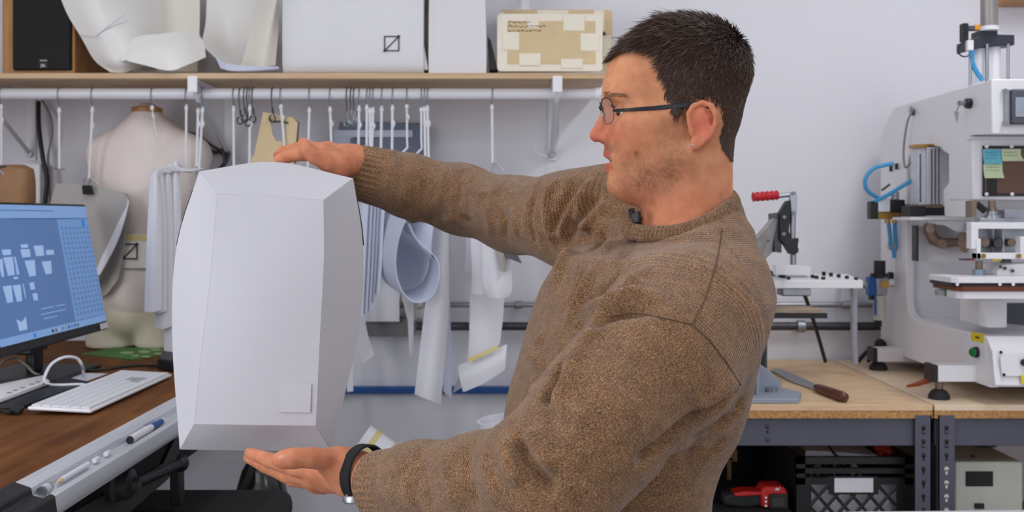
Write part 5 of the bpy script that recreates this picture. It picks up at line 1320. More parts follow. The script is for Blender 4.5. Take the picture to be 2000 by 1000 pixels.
class RC:      # tapered capsule
    def __init__(s, a, b, ra, rb, k=.02, op='u', grp=0):
        s.a, s.b, s.ra, s.rb, s.k, s.op, s.grp = V3(a), V3(b), ra, rb, k, op, grp
        s.c = (s.a + s.b) / 2; s.R = np.linalg.norm(s.a - s.b) / 2 + max(ra, rb)
    def __call__(s, p):
        ab = s.b - s.a; q = p - s.a
        t = np.clip(q @ ab / max(ab @ ab, 1e-12), 0, 1)
        return np.linalg.norm(q - t[:, None] * ab, axis=1) - (s.ra + (s.rb - s.ra) * t)

class EL:      # ellipsoid with axes given as a rotation matrix (rows)
    def __init__(s, c, r, rot=None, k=.02, op='u', grp=0):
        s.c, s.r, s.k, s.op, s.grp = V3(c), V3(r), k, op, grp
        s.rot = np.eye(3) if rot is None else np.array(rot)
        s.R = max(s.r)
    def __call__(s, p):
        q = (p - s.c) @ s.rot.T
        k0 = np.linalg.norm(q / s.r, axis=1); k1 = np.linalg.norm(q / s.r ** 2, axis=1)
        return k0 * (k0 - 1) / np.maximum(k1, 1e-9)

class FN:
    def __init__(s, f, c, R, k=.02, op='u', grp=0):
        s.f, s.c, s.R, s.k, s.op, s.grp = f, V3(c), R, k, op, grp
    def __call__(s, p): return s.f(p)

def smin(a, b, k):
    h = np.maximum(k - np.abs(a - b), 0) / k
    return np.minimum(a, b) - h * h * k * .25

def sdf_eval(prims, p):
    d = np.full(len(p), 10.0)
    for q in prims:
        e = q(p)
        if q.op == 'u': d = smin(d, e, q.k)
        else: d = -smin(-d, e, q.k)
    return d

def sdf_mesh(prims, h, smooth=2, n=12):
    lo = np.min([q.c - q.R for q in prims if q.op == 'u'], axis=0) - 3 * h
    hi = np.max([q.c + q.R for q in prims if q.op == 'u'], axis=0) + 3 * h
    nb = np.ceil((hi - lo) / (h * n)).astype(int)
    br = n * h * math.sqrt(3) / 2
    g = np.stack(np.meshgrid(*[np.arange(n + 1)] * 3, indexing='ij'), -1).reshape(-1, 3)
    C = np.array([q.c for q in prims]); Rr = np.array([q.R + 2 * q.k + .015 for q in prims]); U = np.array([q.op == 'u' for q in prims])
    dim = nb * n + 2
    def gid(i): return (i[:, 0] * dim[1] + i[:, 1]) * dim[2] + i[:, 2]
    ids, pos, quads = [], [], []
    corner = np.array([(x, y, z) for x in (0, 1) for y in (0, 1) for z in (0, 1)])
    edges = [(0, 4), (1, 5), (2, 6), (3, 7), (0, 2), (1, 3), (4, 6), (5, 7), (0, 1), (2, 3), (4, 5), (6, 7)]
    for bx in range(nb[0]):
        for by in range(nb[1]):
            for bz in range(nb[2]):
                base = np.array([bx, by, bz]) * n
                cc = lo + (base + n / 2) * h
                act = np.linalg.norm(C - cc, axis=1) - Rr < br
                if not (act & U).any(): continue
                P_ = lo + (base + g) * h
                d = sdf_eval([q for q, a in zip(prims, act) if a], P_).reshape(n + 1, n + 1, n + 1)
                s = d < 0
                if s.all() or not s.any(): continue
                cs = [d[c[0]:n + c[0], c[1]:n + c[1], c[2]:n + c[2]] for c in corner]
                neg = sum((c < 0).astype(np.int8) for c in cs)
                idx = np.argwhere((neg > 0) & (neg < 8))
                if len(idx):
                    val = np.stack([c[idx[:, 0], idx[:, 1], idx[:, 2]] for c in cs], 1)
                    acc = np.zeros((len(idx), 3)); cnt = np.zeros(len(idx))
                    for a, b in edges:
                        va, vb = val[:, a], val[:, b]; m = (va < 0) != (vb < 0)
                        t = np.where(m, va / np.where(m, va - vb, 1), 0)
                        acc += np.where(m[:, None], corner[a] + (corner[b] - corner[a]) * t[:, None], 0); cnt += m
                    ids.append(gid(idx + base)); pos.append(lo + (idx + base + acc / cnt[:, None]) * h)
                for ax in range(3):
                    o1, o2 = [(1, 2), (2, 0), (0, 1)][ax]
                    sl0 = [slice(0, n)] * 3; sl1 = [slice(0, n)] * 3; sl1[ax] = slice(1, n + 1)
                    a, b = s[tuple(sl0)], s[tuple(sl1)]
                    e = np.argwhere(a != b)
                    if not len(e): continue
                    inside = a[e[:, 0], e[:, 1], e[:, 2]]
                    e = e + base; u = np.zeros(3, int); v = np.zeros(3, int); u[o1] = 1; v[o2] = 1
                    ok = (e[:, o1] > 0) & (e[:, o2] > 0)
                    e, inside = e[ok], inside[ok]
                    q = np.stack([gid(e), gid(e - u), gid(e - u - v), gid(e - v)], 1)
                    q[~inside] = q[~inside][:, ::-1]
                    quads.append(q)
    ids = np.concatenate(ids); pos = np.concatenate(pos); quads = np.concatenate(quads)
    o = np.argsort(ids); ids, pos = ids[o], pos[o]
    f = np.searchsorted(ids, quads); f = np.minimum(f, len(ids) - 1)
    good = (ids[f] == quads).all(1)
    f = f[good]
    v = pos
    ed = np.concatenate([f[:, [0, 1]], f[:, [1, 2]], f[:, [2, 3]], f[:, [3, 0]]])
    for it in range(smooth):
        acc = np.zeros_like(v); cnt = np.zeros(len(v))
        for ax in range(3): acc[:, ax] = np.bincount(ed[:, 0], v[ed[:, 1], ax], len(v)) + np.bincount(ed[:, 1], v[ed[:, 0], ax], len(v))
        cnt = np.bincount(ed[:, 0], minlength=len(v)) + np.bincount(ed[:, 1], minlength=len(v))
        v = v + .6 * (acc / np.maximum(cnt, 1)[:, None] - v)
    return v, f

def vnormals(v, f):
    n = np.cross(v[f[:, 2]] - v[f[:, 0]], v[f[:, 3]] - v[f[:, 1]])
    out = np.zeros_like(v)
    for ax in range(3):
        for c in range(4): out[:, ax] += np.bincount(f[:, c], n[:, ax], len(v))
    return out / np.maximum(np.linalg.norm(out, axis=1), 1e-12)[:, None]

def np_object(name, v, f, m, parent=None, attrs=None):
    org = root_loc(parent) if parent is not None else Vector(((v[:, 0].min() + v[:, 0].max()) / 2, (v[:, 1].min() + v[:, 1].max()) / 2, v[:, 2].min()))
    me = bpy.data.meshes.new(name)
    me.vertices.add(len(v)); me.vertices.foreach_set('co', (v - np.array(org)).astype(np.float32).ravel())
    nf, k = f.shape
    me.loops.add(nf * k); me.loops.foreach_set('vertex_index', f.astype(np.int32).ravel())
    me.polygons.add(nf); me.polygons.foreach_set('loop_start', np.arange(0, nf * k, k, dtype=np.int32))
    me.polygons.foreach_set('use_smooth', np.ones(nf, dtype=bool))
    me.update(calc_edges=True); me.validate()
    for an, (ty, data) in (attrs or {}).items():
        a = me.attributes.new(an, ty, 'POINT')
        if ty == 'FLOAT_COLOR': a.data.foreach_set('color', data.astype(np.float32).ravel())
        elif ty == 'FLOAT_VECTOR': a.data.foreach_set('vector', data.astype(np.float32).ravel())
        else: a.data.foreach_set('value', data.astype(np.float32).ravel())
    me.materials.append(m)
    o = bpy.data.objects.new(name, me)
    if parent is not None: o.parent = parent
    else: o.location = org
    COL.objects.link(o)
    return o

# ================================================================== dress form on the desk
fd = 2.84
df = thing('dress_form', 'cream half-body dress form with wooden neck cap standing on the desk', 'dress form', P(265, 675, fd))
s_ = fd / FPX
def F(px, py, dy=0.0):
    p = P(px, py, fd); return (p.x, p.y + dy, p.z)
pr = [RC(F(287, 222), F(287, 262), 22 * s_, 30 * s_, .05), RC(F(287, 268), F(205, 300), 34 * s_, 34 * s_, .06), RC(F(287, 268), F(378, 300), 34 * s_, 34 * s_, .06),
      EL(F(288, 335, .0), (105 * s_, 62 * s_, 75 * s_), None, .06), EL(F(288, 395, -.01), (90 * s_, 64 * s_, 60 * s_), None, .07),
      EL(F(278, 470), (66 * s_, 50 * s_, 80 * s_), None, .08),
      EL(F(268, 560, -.005), (86 * s_, 62 * s_, 70 * s_), None, .07), EL(F(262, 560, -.03), (55 * s_, 45 * s_, 60 * s_), None, .06)]
v, f = sdf_mesh(pr, .006, 3)
np_object('torso', v, f, M['dress'], df)
zd = DZ + .001
pr = [EL(F(268, 575), (92 * s_, 62 * s_, 70 * s_), None, .04), EL(F(250, 610, -.03), (50 * s_, 40 * s_, 42 * s_), None, .04),
      RC(F(216, 600), (F(216, 0)[0], fd, zd - .02), 46 * s_, 45 * s_, .02), RC(F(312, 600), (F(312, 0)[0], fd, zd - .02), 46 * s_, 45 * s_, .02),
      FN(lambda p: p[:, 2] - zd, (F(262, 0)[0], fd, zd - .5), .75, .006, 's')]   # cut level with the desk
v, f = sdf_mesh(pr, .006, 2)
np_object('thighs', v, f, M['dress_low'], df)
nk = Vector(F(287, 222))
MB().lathe(nk, (0, 0, 1), [(-.002, .040), (.001, .0425), (.014, .0425), (.017, .040)], 28).build('neck_cap', M['oak'], df)
# waist band of paper with logo
rings = []
for py, rx, ry in ((456, 80, 64), (470, 80, 65), (500, 83, 67), (520, 87, 70)):
    c = Vector(F(272, py)); rings.append([c + Vector((rx * s_ * 1.03 * math.cos(a), ry * s_ * 1.06 * math.sin(a), 0)) for a in [2 * math.pi * k / 40 for k in range(40)]])
MB().loft(rings, False, False).build('waist_band', M['paper_cream'], df, solid=.001)
rings = []
for py, rx, ry in ((457, 81, 65.5), (468, 81, 66)):
    c = Vector(F(272, py)); rings.append([c + Vector((rx * s_ * 1.03 * math.cos(a), ry * s_ * 1.06 * math.sin(a), 0)) for a in [2 * math.pi * k / 40 for k in range(40)]])
MB().loft(rings, False, False).build('tape_band', M['tape_yellow'], df, solid=.001)
yy = fd - 66 * s_ * 1.06
logo(df, P(254, 491, yy - .004), unit((1, -.12, 0)), ZA, .040, .0034)
# ================================================================== the paper backpack prototype in his hands
pt = thing('paper_prototype', 'large faceted white paper backpack mock-up held between both hands', 'prototype', P(500, 900, 1.5))
FRONT = [(425, 379), (530, 383), (632, 391), (633, 500), (626, 640), (617, 831), (500, 830), (380, 828), (393, 700), (412, 540)]
fd_ = lambda y: 1.40 - .02 * (y - 379) / 450
# outer ring, widest contour, and rear contour (px, py, d), matched one to one with FRONT
OUT = [(390, 335, 1.475), (535, 317, 1.545), (689, 349, 1.475), (708, 480, 1.47), (701, 640, 1.455), (646, 879, 1.405), (500, 879, 1.43), (352, 877, 1.40), (337, 650, 1.455), (346, 480, 1.475)]
BACK = [(392, 345, 1.60), (535, 322, 1.62), (680, 354, 1.60), (704, 475, 1.60), (696, 640, 1.60), (640, 862, 1.58), (500, 905, 1.56), (372, 866, 1.58), (346, 650, 1.60), (355, 475, 1.60)]
def ringpts(pts, n=12, closed=True, corners=()):
    """resample each side between marked corners smoothly"""
    m = len(pts); out = []
    cs = sorted(corners)
    for i, c in enumerate(cs):
        e = cs[(i + 1) % len(cs)]
        idx = [c]
        while idx[-1] != e: idx.append((idx[-1] + 1) % m)
        out += resample([pts[j] for j in idx], n + 1)[:-1]
    return out
cs_ = (0, 2, 5, 7)
fr3 = ringpts([P(x, y, fd_(y)) for x, y in FRONT], 12, corners=cs_)
ou3 = ringpts([P(*p) for p in OUT], 12, corners=cs_)
bk3 = ringpts([P(*p) for p in BACK], 12, corners=cs_)
N = 12
def panel(a, b, lo, hi, name, k=5, bulge=.0):
    """ruled panel between two contours from index lo to hi"""
    bm_ = MB(); bm_.open = True
    n_ = len(a)
    ii = [(lo + j) % n_ for j in range(hi - lo + 1)]
    g = []
    for q in range(k + 1):
        t = q / k
        g.append([lerp(a[i], b[i], t) for i in ii])
    w = len(ii)
    vs = [p for r in g for p in r]
    fs = [(i * w + j, i * w + j + 1, (i + 1) * w + j + 1, (i + 1) * w + j) for i in range(k) for j in range(w - 1)]
    bm_.add(vs, fs)
    return bm_.build(name, M['paper_box'], pt, solid=.0014, angle=60)
c0 = sum(fr3, Vector()) / len(fr3)
# front panel as a fan grid so that it bows a little
b = MB(); b.open = True
L_, R_ = [fr3[(48 - j) % 48] for j in range(13)], [fr3[12 + j] for j in range(13)]
rows = []
for j in range(13):
    row = []
    for q in range(9):
        p = lerp(L_[j], R_[j], q / 8)
        if j == 0: p = fr3[round(q * 12 / 8)] if (q * 12) % 8 == 0 else lerp(fr3[int(q * 1.5)], fr3[min(int(q * 1.5) + 1, 12)], q * 1.5 - int(q * 1.5))
        row.append(p + Vector((0, -.006 * math.sin(math.pi * q / 8) * math.sin(math.pi * j / 12), 0)))
    rows.append(row)
vs = [p for r in rows for p in r]
b.add(vs, [(i * 9 + j, i * 9 + j + 1, (i + 1) * 9 + j + 1, (i + 1) * 9 + j) for i in range(12) for j in range(8)])
b.build('front_panel', M['paper_box'], pt, solid=.0014, angle=60)
panel(fr3, ou3, 0, 12, 'top_panel'); panel(fr3, ou3, 12, 24, 'right_panel'); panel(fr3, ou3, 24, 36, 'bottom_panel'); panel(fr3, ou3, 36, 48, 'left_panel')
panel(ou3, bk3, 0, 12, 'top_gusset'); panel(ou3, bk3, 12, 24, 'right_gusset'); panel(ou3, bk3, 24, 36, 'bottom_gusset'); panel(ou3, bk3, 36, 48, 'left_gusset')
b = MB().flat(list(reversed(bk3))); b.open = True
b.build('back_panel', M['paper_box'], pt, solid=.0014)
# dark foam edge visible along the rear contour
for lo, hi in ((13, 17), (44, 48)):
    pts = [lerp(ou3[i % 48], bk3[i % 48], .18) + Vector((.002 if lo == 13 else -.002, 0, 0)) for i in range(lo, hi)]
    MB().tube(pts, .0012, 5).build('edge_seam', M['ink'], pt)
# tape strips
def on_front(x, y, o=.0006):
    p = P(x, y, fd_(y)); 
    return p
def tape(pts, o=.0016, m=M['paper_tape'], name='tape_strip'):
    q_ = [P(x, y, fd_(y) - o - .0012) for x, y in pts]
    MB().prism(q_, (0, .0006, 0)).build(name, m, pt)
tape([(548, 749), (608, 750), (606, 806), (546, 805)], name='paper_patch', m=M['paper_box'])
def side_tape(ia, t0, t1, w, name='tape_strip'):
    a0, a1 = lerp(fr3[ia], ou3[ia], t0), lerp(fr3[ia], ou3[ia], t1)
    e = (fr3[(ia + 1) % 48] - fr3[ia]).normalized() * w
    n_ = (a1 - a0).cross(e).normalized()
    if n_.y > 0: n_ = -n_
    MB().prism([a0 + n_ * .002, a1 + n_ * .002, a1 + e + n_ * .002, a0 + e + n_ * .002], n_ * .0005).build(name, M['paper_tape'], pt)
side_tape(35, .1, .95, -.02) if False else None
# ================================================================== the man
HD = 1.25
hs = HD / FPX                      # metres per head pixel
HYAW = math.radians(0.0)
HC = P(1320, 424, HD)
def H(u, v, w=0.0):
    """head coordinates: u, v as seen in profile, w away from the camera (all in head pixels)"""
    x, y = (u - 1320) * hs, w * hs
    c, s = math.cos(HYAW), math.sin(HYAW)
    return Vector((HC.x + x * c - y * s, HC.y + x * s + y * c, HC.z - (v - 424) * hs))
def hrot(deg_pitch=0.0, deg_yaw=0.0):
    """rows: local axes u, w, v(up)"""
    R = Matrix.Rotation(math.radians(deg_yaw) + HYAW, 3, 'Z') @ Matrix.Rotation(math.radians(deg_pitch), 3, 'Y')
    return np.array(R.transposed())
def he(u, v, w, ru, rw, rv, k=.012, op='u', pitch=0.0, yaw=0.0):
    return EL(H(u, v, w), (ru * hs, rw * hs, rv * hs), hrot(pitch, yaw), k, op)
def hc(a, b, ra, rb, k=.01, op='u'):
    return RC(H(*a), H(*b), ra * hs, rb * hs, k, op)

man = thing('person', 'man in brown knit sweater and glasses holding a white paper prototype', 'person', (HC.x, HC.y, 0))

# ---- key joints (x px, y px, depth)
J = dict(nsh=P(1345, 530, 1.09), nel=P(1085, 925, .99), nwr=P(694, 935, 1.17),
         fsh=P(1180, 425, 1.43), fel=P(935, 398, 1.62), fwr=P(697, 330, 1.655))
# ---- torso contour: (y px at d=1.25, front px, back px)
TOR = [(470, 1268, 1395), (482, 1186, 1420), (500, 1106, 1444), (520, 1092, 1452), (570, 1066, 1456), (640, 1038, 1457), (690, 1022, 1452), (760, 1005, 1436), (830, 990, 1412), (880, 984, 1382), (930, 988, 1362), (1000, 994, 1352), (1100, 1004, 1350), (1200, 1008, 1350)]
TZ = np.array([P(0, y, HD).z for y, a, b in TOR])[::-1]
TXC = np.array([P((a + b) / 2, 0, HD).x for y, a, b in TOR])[::-1]
THW = np.array([(b - a) / 2 * hs for y, a, b in TOR])[::-1]
YAW = math.radians(18)
def torso_fn(shrink):
    cyaw, syaw = math.cos(YAW), math.sin(YAW)
    zz = np.array(TZ)
    TB = np.interp(zz, [P(0, 1200, HD).z, P(0, 760, HD).z, P(0, 560, HD).z, P(0, 500, HD).z, P(0, 470, HD).z], [.180, .185, .195, .155, .075])
    TA = np.sqrt(np.maximum(THW ** 2 - (TB * syaw) ** 2, .004)) / cyaw
    def f(p):
        xc = np.interp(p[:, 2], zz, TXC); a = np.interp(p[:, 2], zz, TA) - shrink; b = np.interp(p[:, 2], zz, TB) - shrink
        dx, dy = p[:, 0] - xc, p[:, 1] - 1.25
        u = dx * cyaw + dy * syaw; w = -dx * syaw + dy * cyaw
        e = 2.25
        r = (np.abs(u / a) ** e + np.abs(w / b) ** e) ** (1 / e)
        d = (r - 1) * np.minimum(a, b) * .9
        top = p[:, 2] - (zz[-1] - shrink); bot = zz[0] - p[:, 2]
        return np.maximum(d, np.maximum(top, bot))
    return f

# ================= skin: head, neck, arms and hands in one surface
prims = []
A = prims.append
K1, K2, K3, K4 = 26 * hs, 14 * hs, 8 * hs, 4 * hs
A(he(1336, 150, 0, 124, 98, 112, K1))                         # cranium
A(he(1352, 150, 0, 106, 102, 104, K2))
A(he(1256, 172, 0, 79, 80, 88, K2))                           # forehead and upper face
A(he(1378, 228, 0, 66, 74, 70, K1))                           # occiput
A(he(1270, 254, 0, 76, 80, 96, K1))                           # middle face
A(he(1302, 292, 0, 78, 78, 70, K1))                           # jaw mass
for s in (-1, 1):
    A(hc((1325, 312, 52 * s), (1226, 356, 16 * s), 32, 22, K1))       # jaw line
    A(he(1240, 262, 42 * s, 40, 34, 40, K1))                          # cheek
    A(hc((1190, 190, 12 * s), (1216, 192, 58 * s), 13, 11, K2))       # brow ridge
    A(hc((1232, 240, 60 * s), (1300, 234, 80 * s), 13, 12, K1))       # cheek bone
A(hc((1212, 360, -10), (1212, 360, 10), 25, 25, K1))          # chin
A(he(1268, 376, 0, 50, 46, 30, K1))                           # under the chin
A(hc((1350, 300, 0), (1340, 460, 0), 74, 86, K1))             # neck
A(hc((1372, 300, 0), (1362, 450, 0), 50, 60, K1))
for s in (-1, 1):
    A(he(1190, 219, 38 * s, 20, 24, 15, K2, 's'))             # eye sockets
    A(he(1219, 223, 37 * s, 19, 21, 17, K3))                  # lids
    A(he(1203, 226, 44 * s, 14, 16, 3.0, 2 * hs, 's', pitch=-6))
# nose
A(hc((1203, 212, 0), (1200, 262, 0), 15, 21, K2))
A(hc((1189, 200, 0), (1174, 246, 0), 8, 10.5, K2)); A(hc((1174, 246, 0), (1165, 264, 0), 11, 14, K3))
for s in (-1, 1):
    A(he(1183, 270, 14 * s, 14, 10, 10, K3))
    A(he(1176, 282, 8 * s, 6, 4, 4, K4, 's'))
# mouth region
A(he(1216, 306, 0, 30, 40, 34, K1))
A(hc((1188, 288, 0), (1189, 298, 0), 7, 8, K3))
for s in (-1, 1):
    A(hc((1188, 301, 0), (1206, 309, 24 * s), 7.5, 4.5, K3))
    A(hc((1192, 325, 0), (1208, 317, 22 * s), 9.5, 5, K3))
A(FN(lambda p: hmouth(p), H(1190, 313, 0), 40 * hs, 3 * hs, 's'))
def hmouth(p):
    q = (p - V3(H(1186, 313.5, 0))) / hs
    return np.maximum(np.abs(q[:, 2] + .10 * q[:, 0]) - np.maximum(5.0 - np.abs(q[:, 1]) * .13 - np.maximum(q[:, 0], 0) * .12, .1), np.maximum(np.abs(q[:, 1]) - 28, q[:, 0] - 24)) * hs
A(hc((1196, 282, -34), (1212, 318, -38), 1.2, .8, 5 * hs, 's')); A(hc((1196, 282, 34), (1212, 318, 38), 1.2, .8, 5 * hs, 's'))   # smile lines
# ears
for s in (-1, 1):
    yw = 14 * s
    def E(u, v, o):                                          # o: height above the ear plane
        w = 84 + (u - 1345) * .30 + o; k_ = 1 - w * hs / HD
        return (1000 + (u - 1000) * k_, 424 + (v - 424) * k_, w * s)
    A(EL(H(*E(1371, 240, 1)), (26 * hs, 5 * hs, 40 * hs), hrot(-10, yw), K4))
    rim = [(1347, 240, 5), (1345, 222, 7), (1354, 207, 8), (1372, 200, 9), (1389, 206, 9), (1398, 224, 9), (1397, 246, 8), (1388, 266, 6), (1374, 279, 4)]
    for a, b in zip(rim[:-1], rim[1:]): A(hc(E(*a), E(*b), 5.2, 5.2, 3 * hs))
    A(EL(H(*E(1361, 280, 2)), (13 * hs, 6 * hs, 14 * hs), hrot(0, yw), 5 * hs))      # lobe
    A(EL(H(*E(1364, 248, 11)), (13 * hs, 8.5 * hs, 20 * hs), hrot(-8, yw), 4 * hs, 's'))   # concha
    for a, b in zip([(1372, 216, 6), (1382, 232, 7), (1384, 250, 7), (1376, 268, 5)][:-1], [(1382, 232, 7), (1384, 250, 7), (1376, 268, 5)]): A(hc(E(*a), E(*b), 3.8, 3.8, 4 * hs))
    A(hc(E(1350, 244, 4), E(1351, 260, 4), 6, 6, 4 * hs))                 # tragus
# hidden trunk and arms that carry the head and the hands
A(FN(torso_fn(.03), P(1250, 800, 1.25), .62, .03))
A(RC(P(1330, 520, 1.25), P(1335, 620, 1.11), .05, .045, .04)); A(RC(P(1300, 510, 1.32), J['fsh'], .035, .040, .04))
A(RC(P(1335, 620, 1.11), J['nel'], .045, .036, .03)); A(RC(J['nel'], J['nwr'], .038, .025, .02))
A(RC(J['fsh'], J['fel'], .040, .034, .03)); A(RC(J['fel'], J['fwr'], .036, .026, .02))
def hand(wr, mcps, chains, thumb, thenar, k=.006, rw=.024, fore=None):
    A(RC(fore, wr, .0255, rw, .012))
    for m in mcps: A(RC(wr, m[0], rw * .80, m[1], .014))
    for i in range(len(mcps) - 1): A(RC(mcps[i][0], mcps[i + 1][0], mcps[i][1] * .95, mcps[i + 1][1] * .95, .008))
    for ch in chains:
        for (a, ra), (b, rb) in zip(ch[:-1], ch[1:]): A(RC(a, b, ra, rb, .0035))
    for (a, ra), (b, rb) in zip(thenar[:-1], thenar[1:]): A(RC(a, b, ra, rb, .012))
    for (a, ra), (b, rb) in zip(thumb[:-1], thumb[1:]): A(RC(a, b, ra, rb, .004))
# near hand: palm up under the prototype, thumb toward the camera
nm = [(P(622, 921, 1.205), .0125), (P(612, 932, 1.232), .0125), (P(618, 941, 1.258), .012), (P(632, 946, 1.282), .0112)]
nchain = [[(P(622, 921, 1.205), .0115), (P(577, 914, 1.235), .0103), (P(527, 899, 1.275), .0094), (P(488, 885, 1.305), .0075)],
          [(P(612, 932, 1.232), .0115), (P(562, 926, 1.275), .0104), (P(518, 909, 1.325), .0095), (P(486, 894, 1.36), .0076)],
          [(P(618, 941, 1.258), .0112), (P(572, 935, 1.305), .0102), (P(530, 915, 1.36), .0093), (P(505, 900, 1.39), .0074)],
          [(P(632, 946, 1.282), .0102), (P(596, 940, 1.315), .0093), (P(565, 924, 1.35), .0084), (P(548, 911, 1.37), .0068)]]
nthumb = [(P(640, 899, 1.155), .0132), (P(606, 894, 1.135), .0114), (P(575, 895, 1.128), .0112), (P(556, 897, 1.130), .0105), (P(543, 898, 1.134), .0082)]
nthen = [(P(690, 922, 1.172), .021), (P(662, 908, 1.166), .0185), (P(640, 901, 1.162), .0148)]
hand(P(688, 924, 1.182), nm, nchain, nthumb, nthen, rw=.0235, fore=P(745, 938, 1.158))
# far hand: palm down on the top, thumb toward the camera and up
fm = [(P(640, 306, 1.602), .0135), (P(634, 297, 1.628), .013), (P(640, 293, 1.654), .0125), (P(650, 294, 1.676), .0115)]
fchain = [[(P(640, 306, 1.602), .0125), (P(588, 300, 1.604), .0112), (P(560, 306, 1.612), .0102), (P(544, 311, 1.618), .0082)],
          [(P(634, 297, 1.628), .0125), (P(582, 291, 1.640), .0110), (P(553, 298, 1.655), .0102), (P(543, 304, 1.665), .0082)],
          [(P(640, 293, 1.654), .0120), (P(592, 287, 1.675), .0106), (P(564, 297, 1.695), .0096), (P(556, 304, 1.702), .0078)],
          [(P(650, 294, 1.676), .0110), (P(612, 292, 1.700), .0096), (P(590, 302, 1.715), .0086), (P(583, 308, 1.72), .0070)]]
fthumb = [(P(640, 316, 1.578), .0155), (P(612, 303, 1.566), .0125), (P(598, 290, 1.562), .0115), (P(593, 280, 1.562), .0095)]
fthen = [(P(690, 320, 1.625), .022), (P(662, 322, 1.595), .019), (P(640, 316, 1.58), .0155)]
hand(P(690, 314, 1.645), fm, fchain, fthumb, fthen, rw=.0245, fore=P(740, 328, 1.655))

bv, bf = sdf_mesh(prims, .0023, 1)
# colour: redness, stubble and lips as painted skin tones
def hpx(v):
    c, s = math.cos(HYAW), math.sin(HYAW)
    x, y = v[:, 0] - HC.x, v[:, 1] - HC.y
    return (x * c + y * s) / hs + 1320, -(v[:, 2] - HC.z) / hs + 424, (-x * s + y * c) / hs
u_, v_, w_ = hpx(bv)
k_ = 1 - np.abs(w_) * hs / HD
u_, v_ = 1000 + (u_ - 1000) / k_, 424 + (v_ - 424) / k_      # as seen from the side
def blob(u0, v0, ru, rv): return np.exp(-(((u_ - u0) / ru) ** 2 + ((v_ - v0) / rv) ** 2))
skin = np.tile(np.array(srgb(214, 152, 114)[:3]), (len(bv), 1))
def tint(mask, c, k):
    global skin
    m = np.clip(mask * k, 0, 1)[:, None]; skin = skin * (1 - m) + np.array(srgb(*c)[:3]) * m
headm = (v_ < 470) & (u_ > 1130) & (u_ < 1500) & (np.abs(w_) < 130)
hm = headm.astype(float)
tint(hm * blob(1210, 262, 45, 30), (204, 118, 100), .55)
tint(hm * blob(1166, 262, 22, 24), (206, 112, 96), .75)
tint(hm * np.exp(-(((u_ - 1372) / 34) ** 2 + ((v_ - 245) / 50) ** 2)) * (np.abs(w_) > 88), (206, 106, 90), .75)
tint(hm * blob(1320, 400, 110, 60), (204, 122, 94), .55)
nz = RNG.random(len(bv))
stub = hm * np.clip(np.exp(-(((u_ - 1265) / 75) ** 2 + ((v_ - 350) / 42) ** 2)) + blob(1192, 290, 16, 9) + .7 * np.exp(-(((u_ - 1318) / 26) ** 2 + ((v_ - 290) / 50) ** 2)), 0, 1)
tint(stub * (.5 + 1.0 * nz), (116, 86, 70), .52)
tint(hm * (np.exp(-(((u_ - 1184) / 12) ** 2 + ((v_ - 301) / 6) ** 2)) + np.exp(-(((u_ - 1186) / 16) ** 2 + ((v_ - 326) / 8.5) ** 2))) * (np.abs(w_) < 26), (190, 92, 82), .85)
tint(hm * np.exp(-(((u_ - 1243) / 4) ** 2 + ((v_ - 300) / 5) ** 2)) * (w_ < 0), (130, 76, 62), .8)
hand_m = (u_ < 1100).astype(float)
tint(hand_m, (206, 136, 104), .85)
sk = bpy.data.materials.new('skin'); sk.use_nodes = True
nt = sk.node_tree; bs = nt.nodes['Principled BSDF']
at = nt.nodes.new('ShaderNodeAttribute'); at.attribute_name = 'tone'
nz1 = nt.nodes.new('ShaderNodeTexNoise'); nz1.inputs['Scale'].default_value = 55; nz1.inputs['Detail'].default_value = 6
tc = nt.nodes.new('ShaderNodeTexCoord'); nt.links.new(tc.outputs['Object'], nz1.inputs['Vector'])
mx = nt.nodes.new('ShaderNodeMix'); mx.data_type = 'RGBA'; mx.blend_type = 'MULTIPLY'; mx.inputs[0].default_value = 1
rp = nt.nodes.new('ShaderNodeValToRGB'); rp.color_ramp.elements[0].color = (.80, .70, .66, 1); rp.color_ramp.elements[0].position = .3; rp.color_ramp.elements[1].color = (1.06, 1.04, 1.02, 1); rp.color_ramp.elements[1].position = .7
nt.links.new(nz1.outputs['Fac'], rp.inputs['Fac']); nt.links.new(at.outputs['Color'], mx.inputs[6]); nt.links.new(rp.outputs['Color'], mx.inputs[7])
nt.links.new(mx.outputs[2], bs.inputs['Base Color'])
bs.inputs['Roughness'].default_value = .6; bs.inputs['Specular IOR Level'].default_value = .155
bs.inputs['Subsurface Weight'].default_value = .12; bs.inputs['Subsurface Radius'].default_value = (.008, .003, .0015); bs.inputs['Subsurface Scale'].default_value = 1.0
nb = nt.nodes.new('ShaderNodeTexNoise'); nb.inputs['Scale'].default_value = 700; nb.inputs['Detail'].default_value = 3
nt.links.new(tc.outputs['Object'], nb.inputs['Vector'])
bp = nt.nodes.new('ShaderNodeBump'); bp.inputs['Strength'].default_value = .25; bp.inputs['Distance'].default_value = .001
nt.links.new(nb.outputs['Fac'], bp.inputs['Height']); nt.links.new(bp.outputs['Normal'], bs.inputs['Normal'])
body = np_object('body', bv, bf, sk, man, {'tone': ('FLOAT_COLOR', np.concatenate([skin, np.ones((len(bv), 1))], 1))})

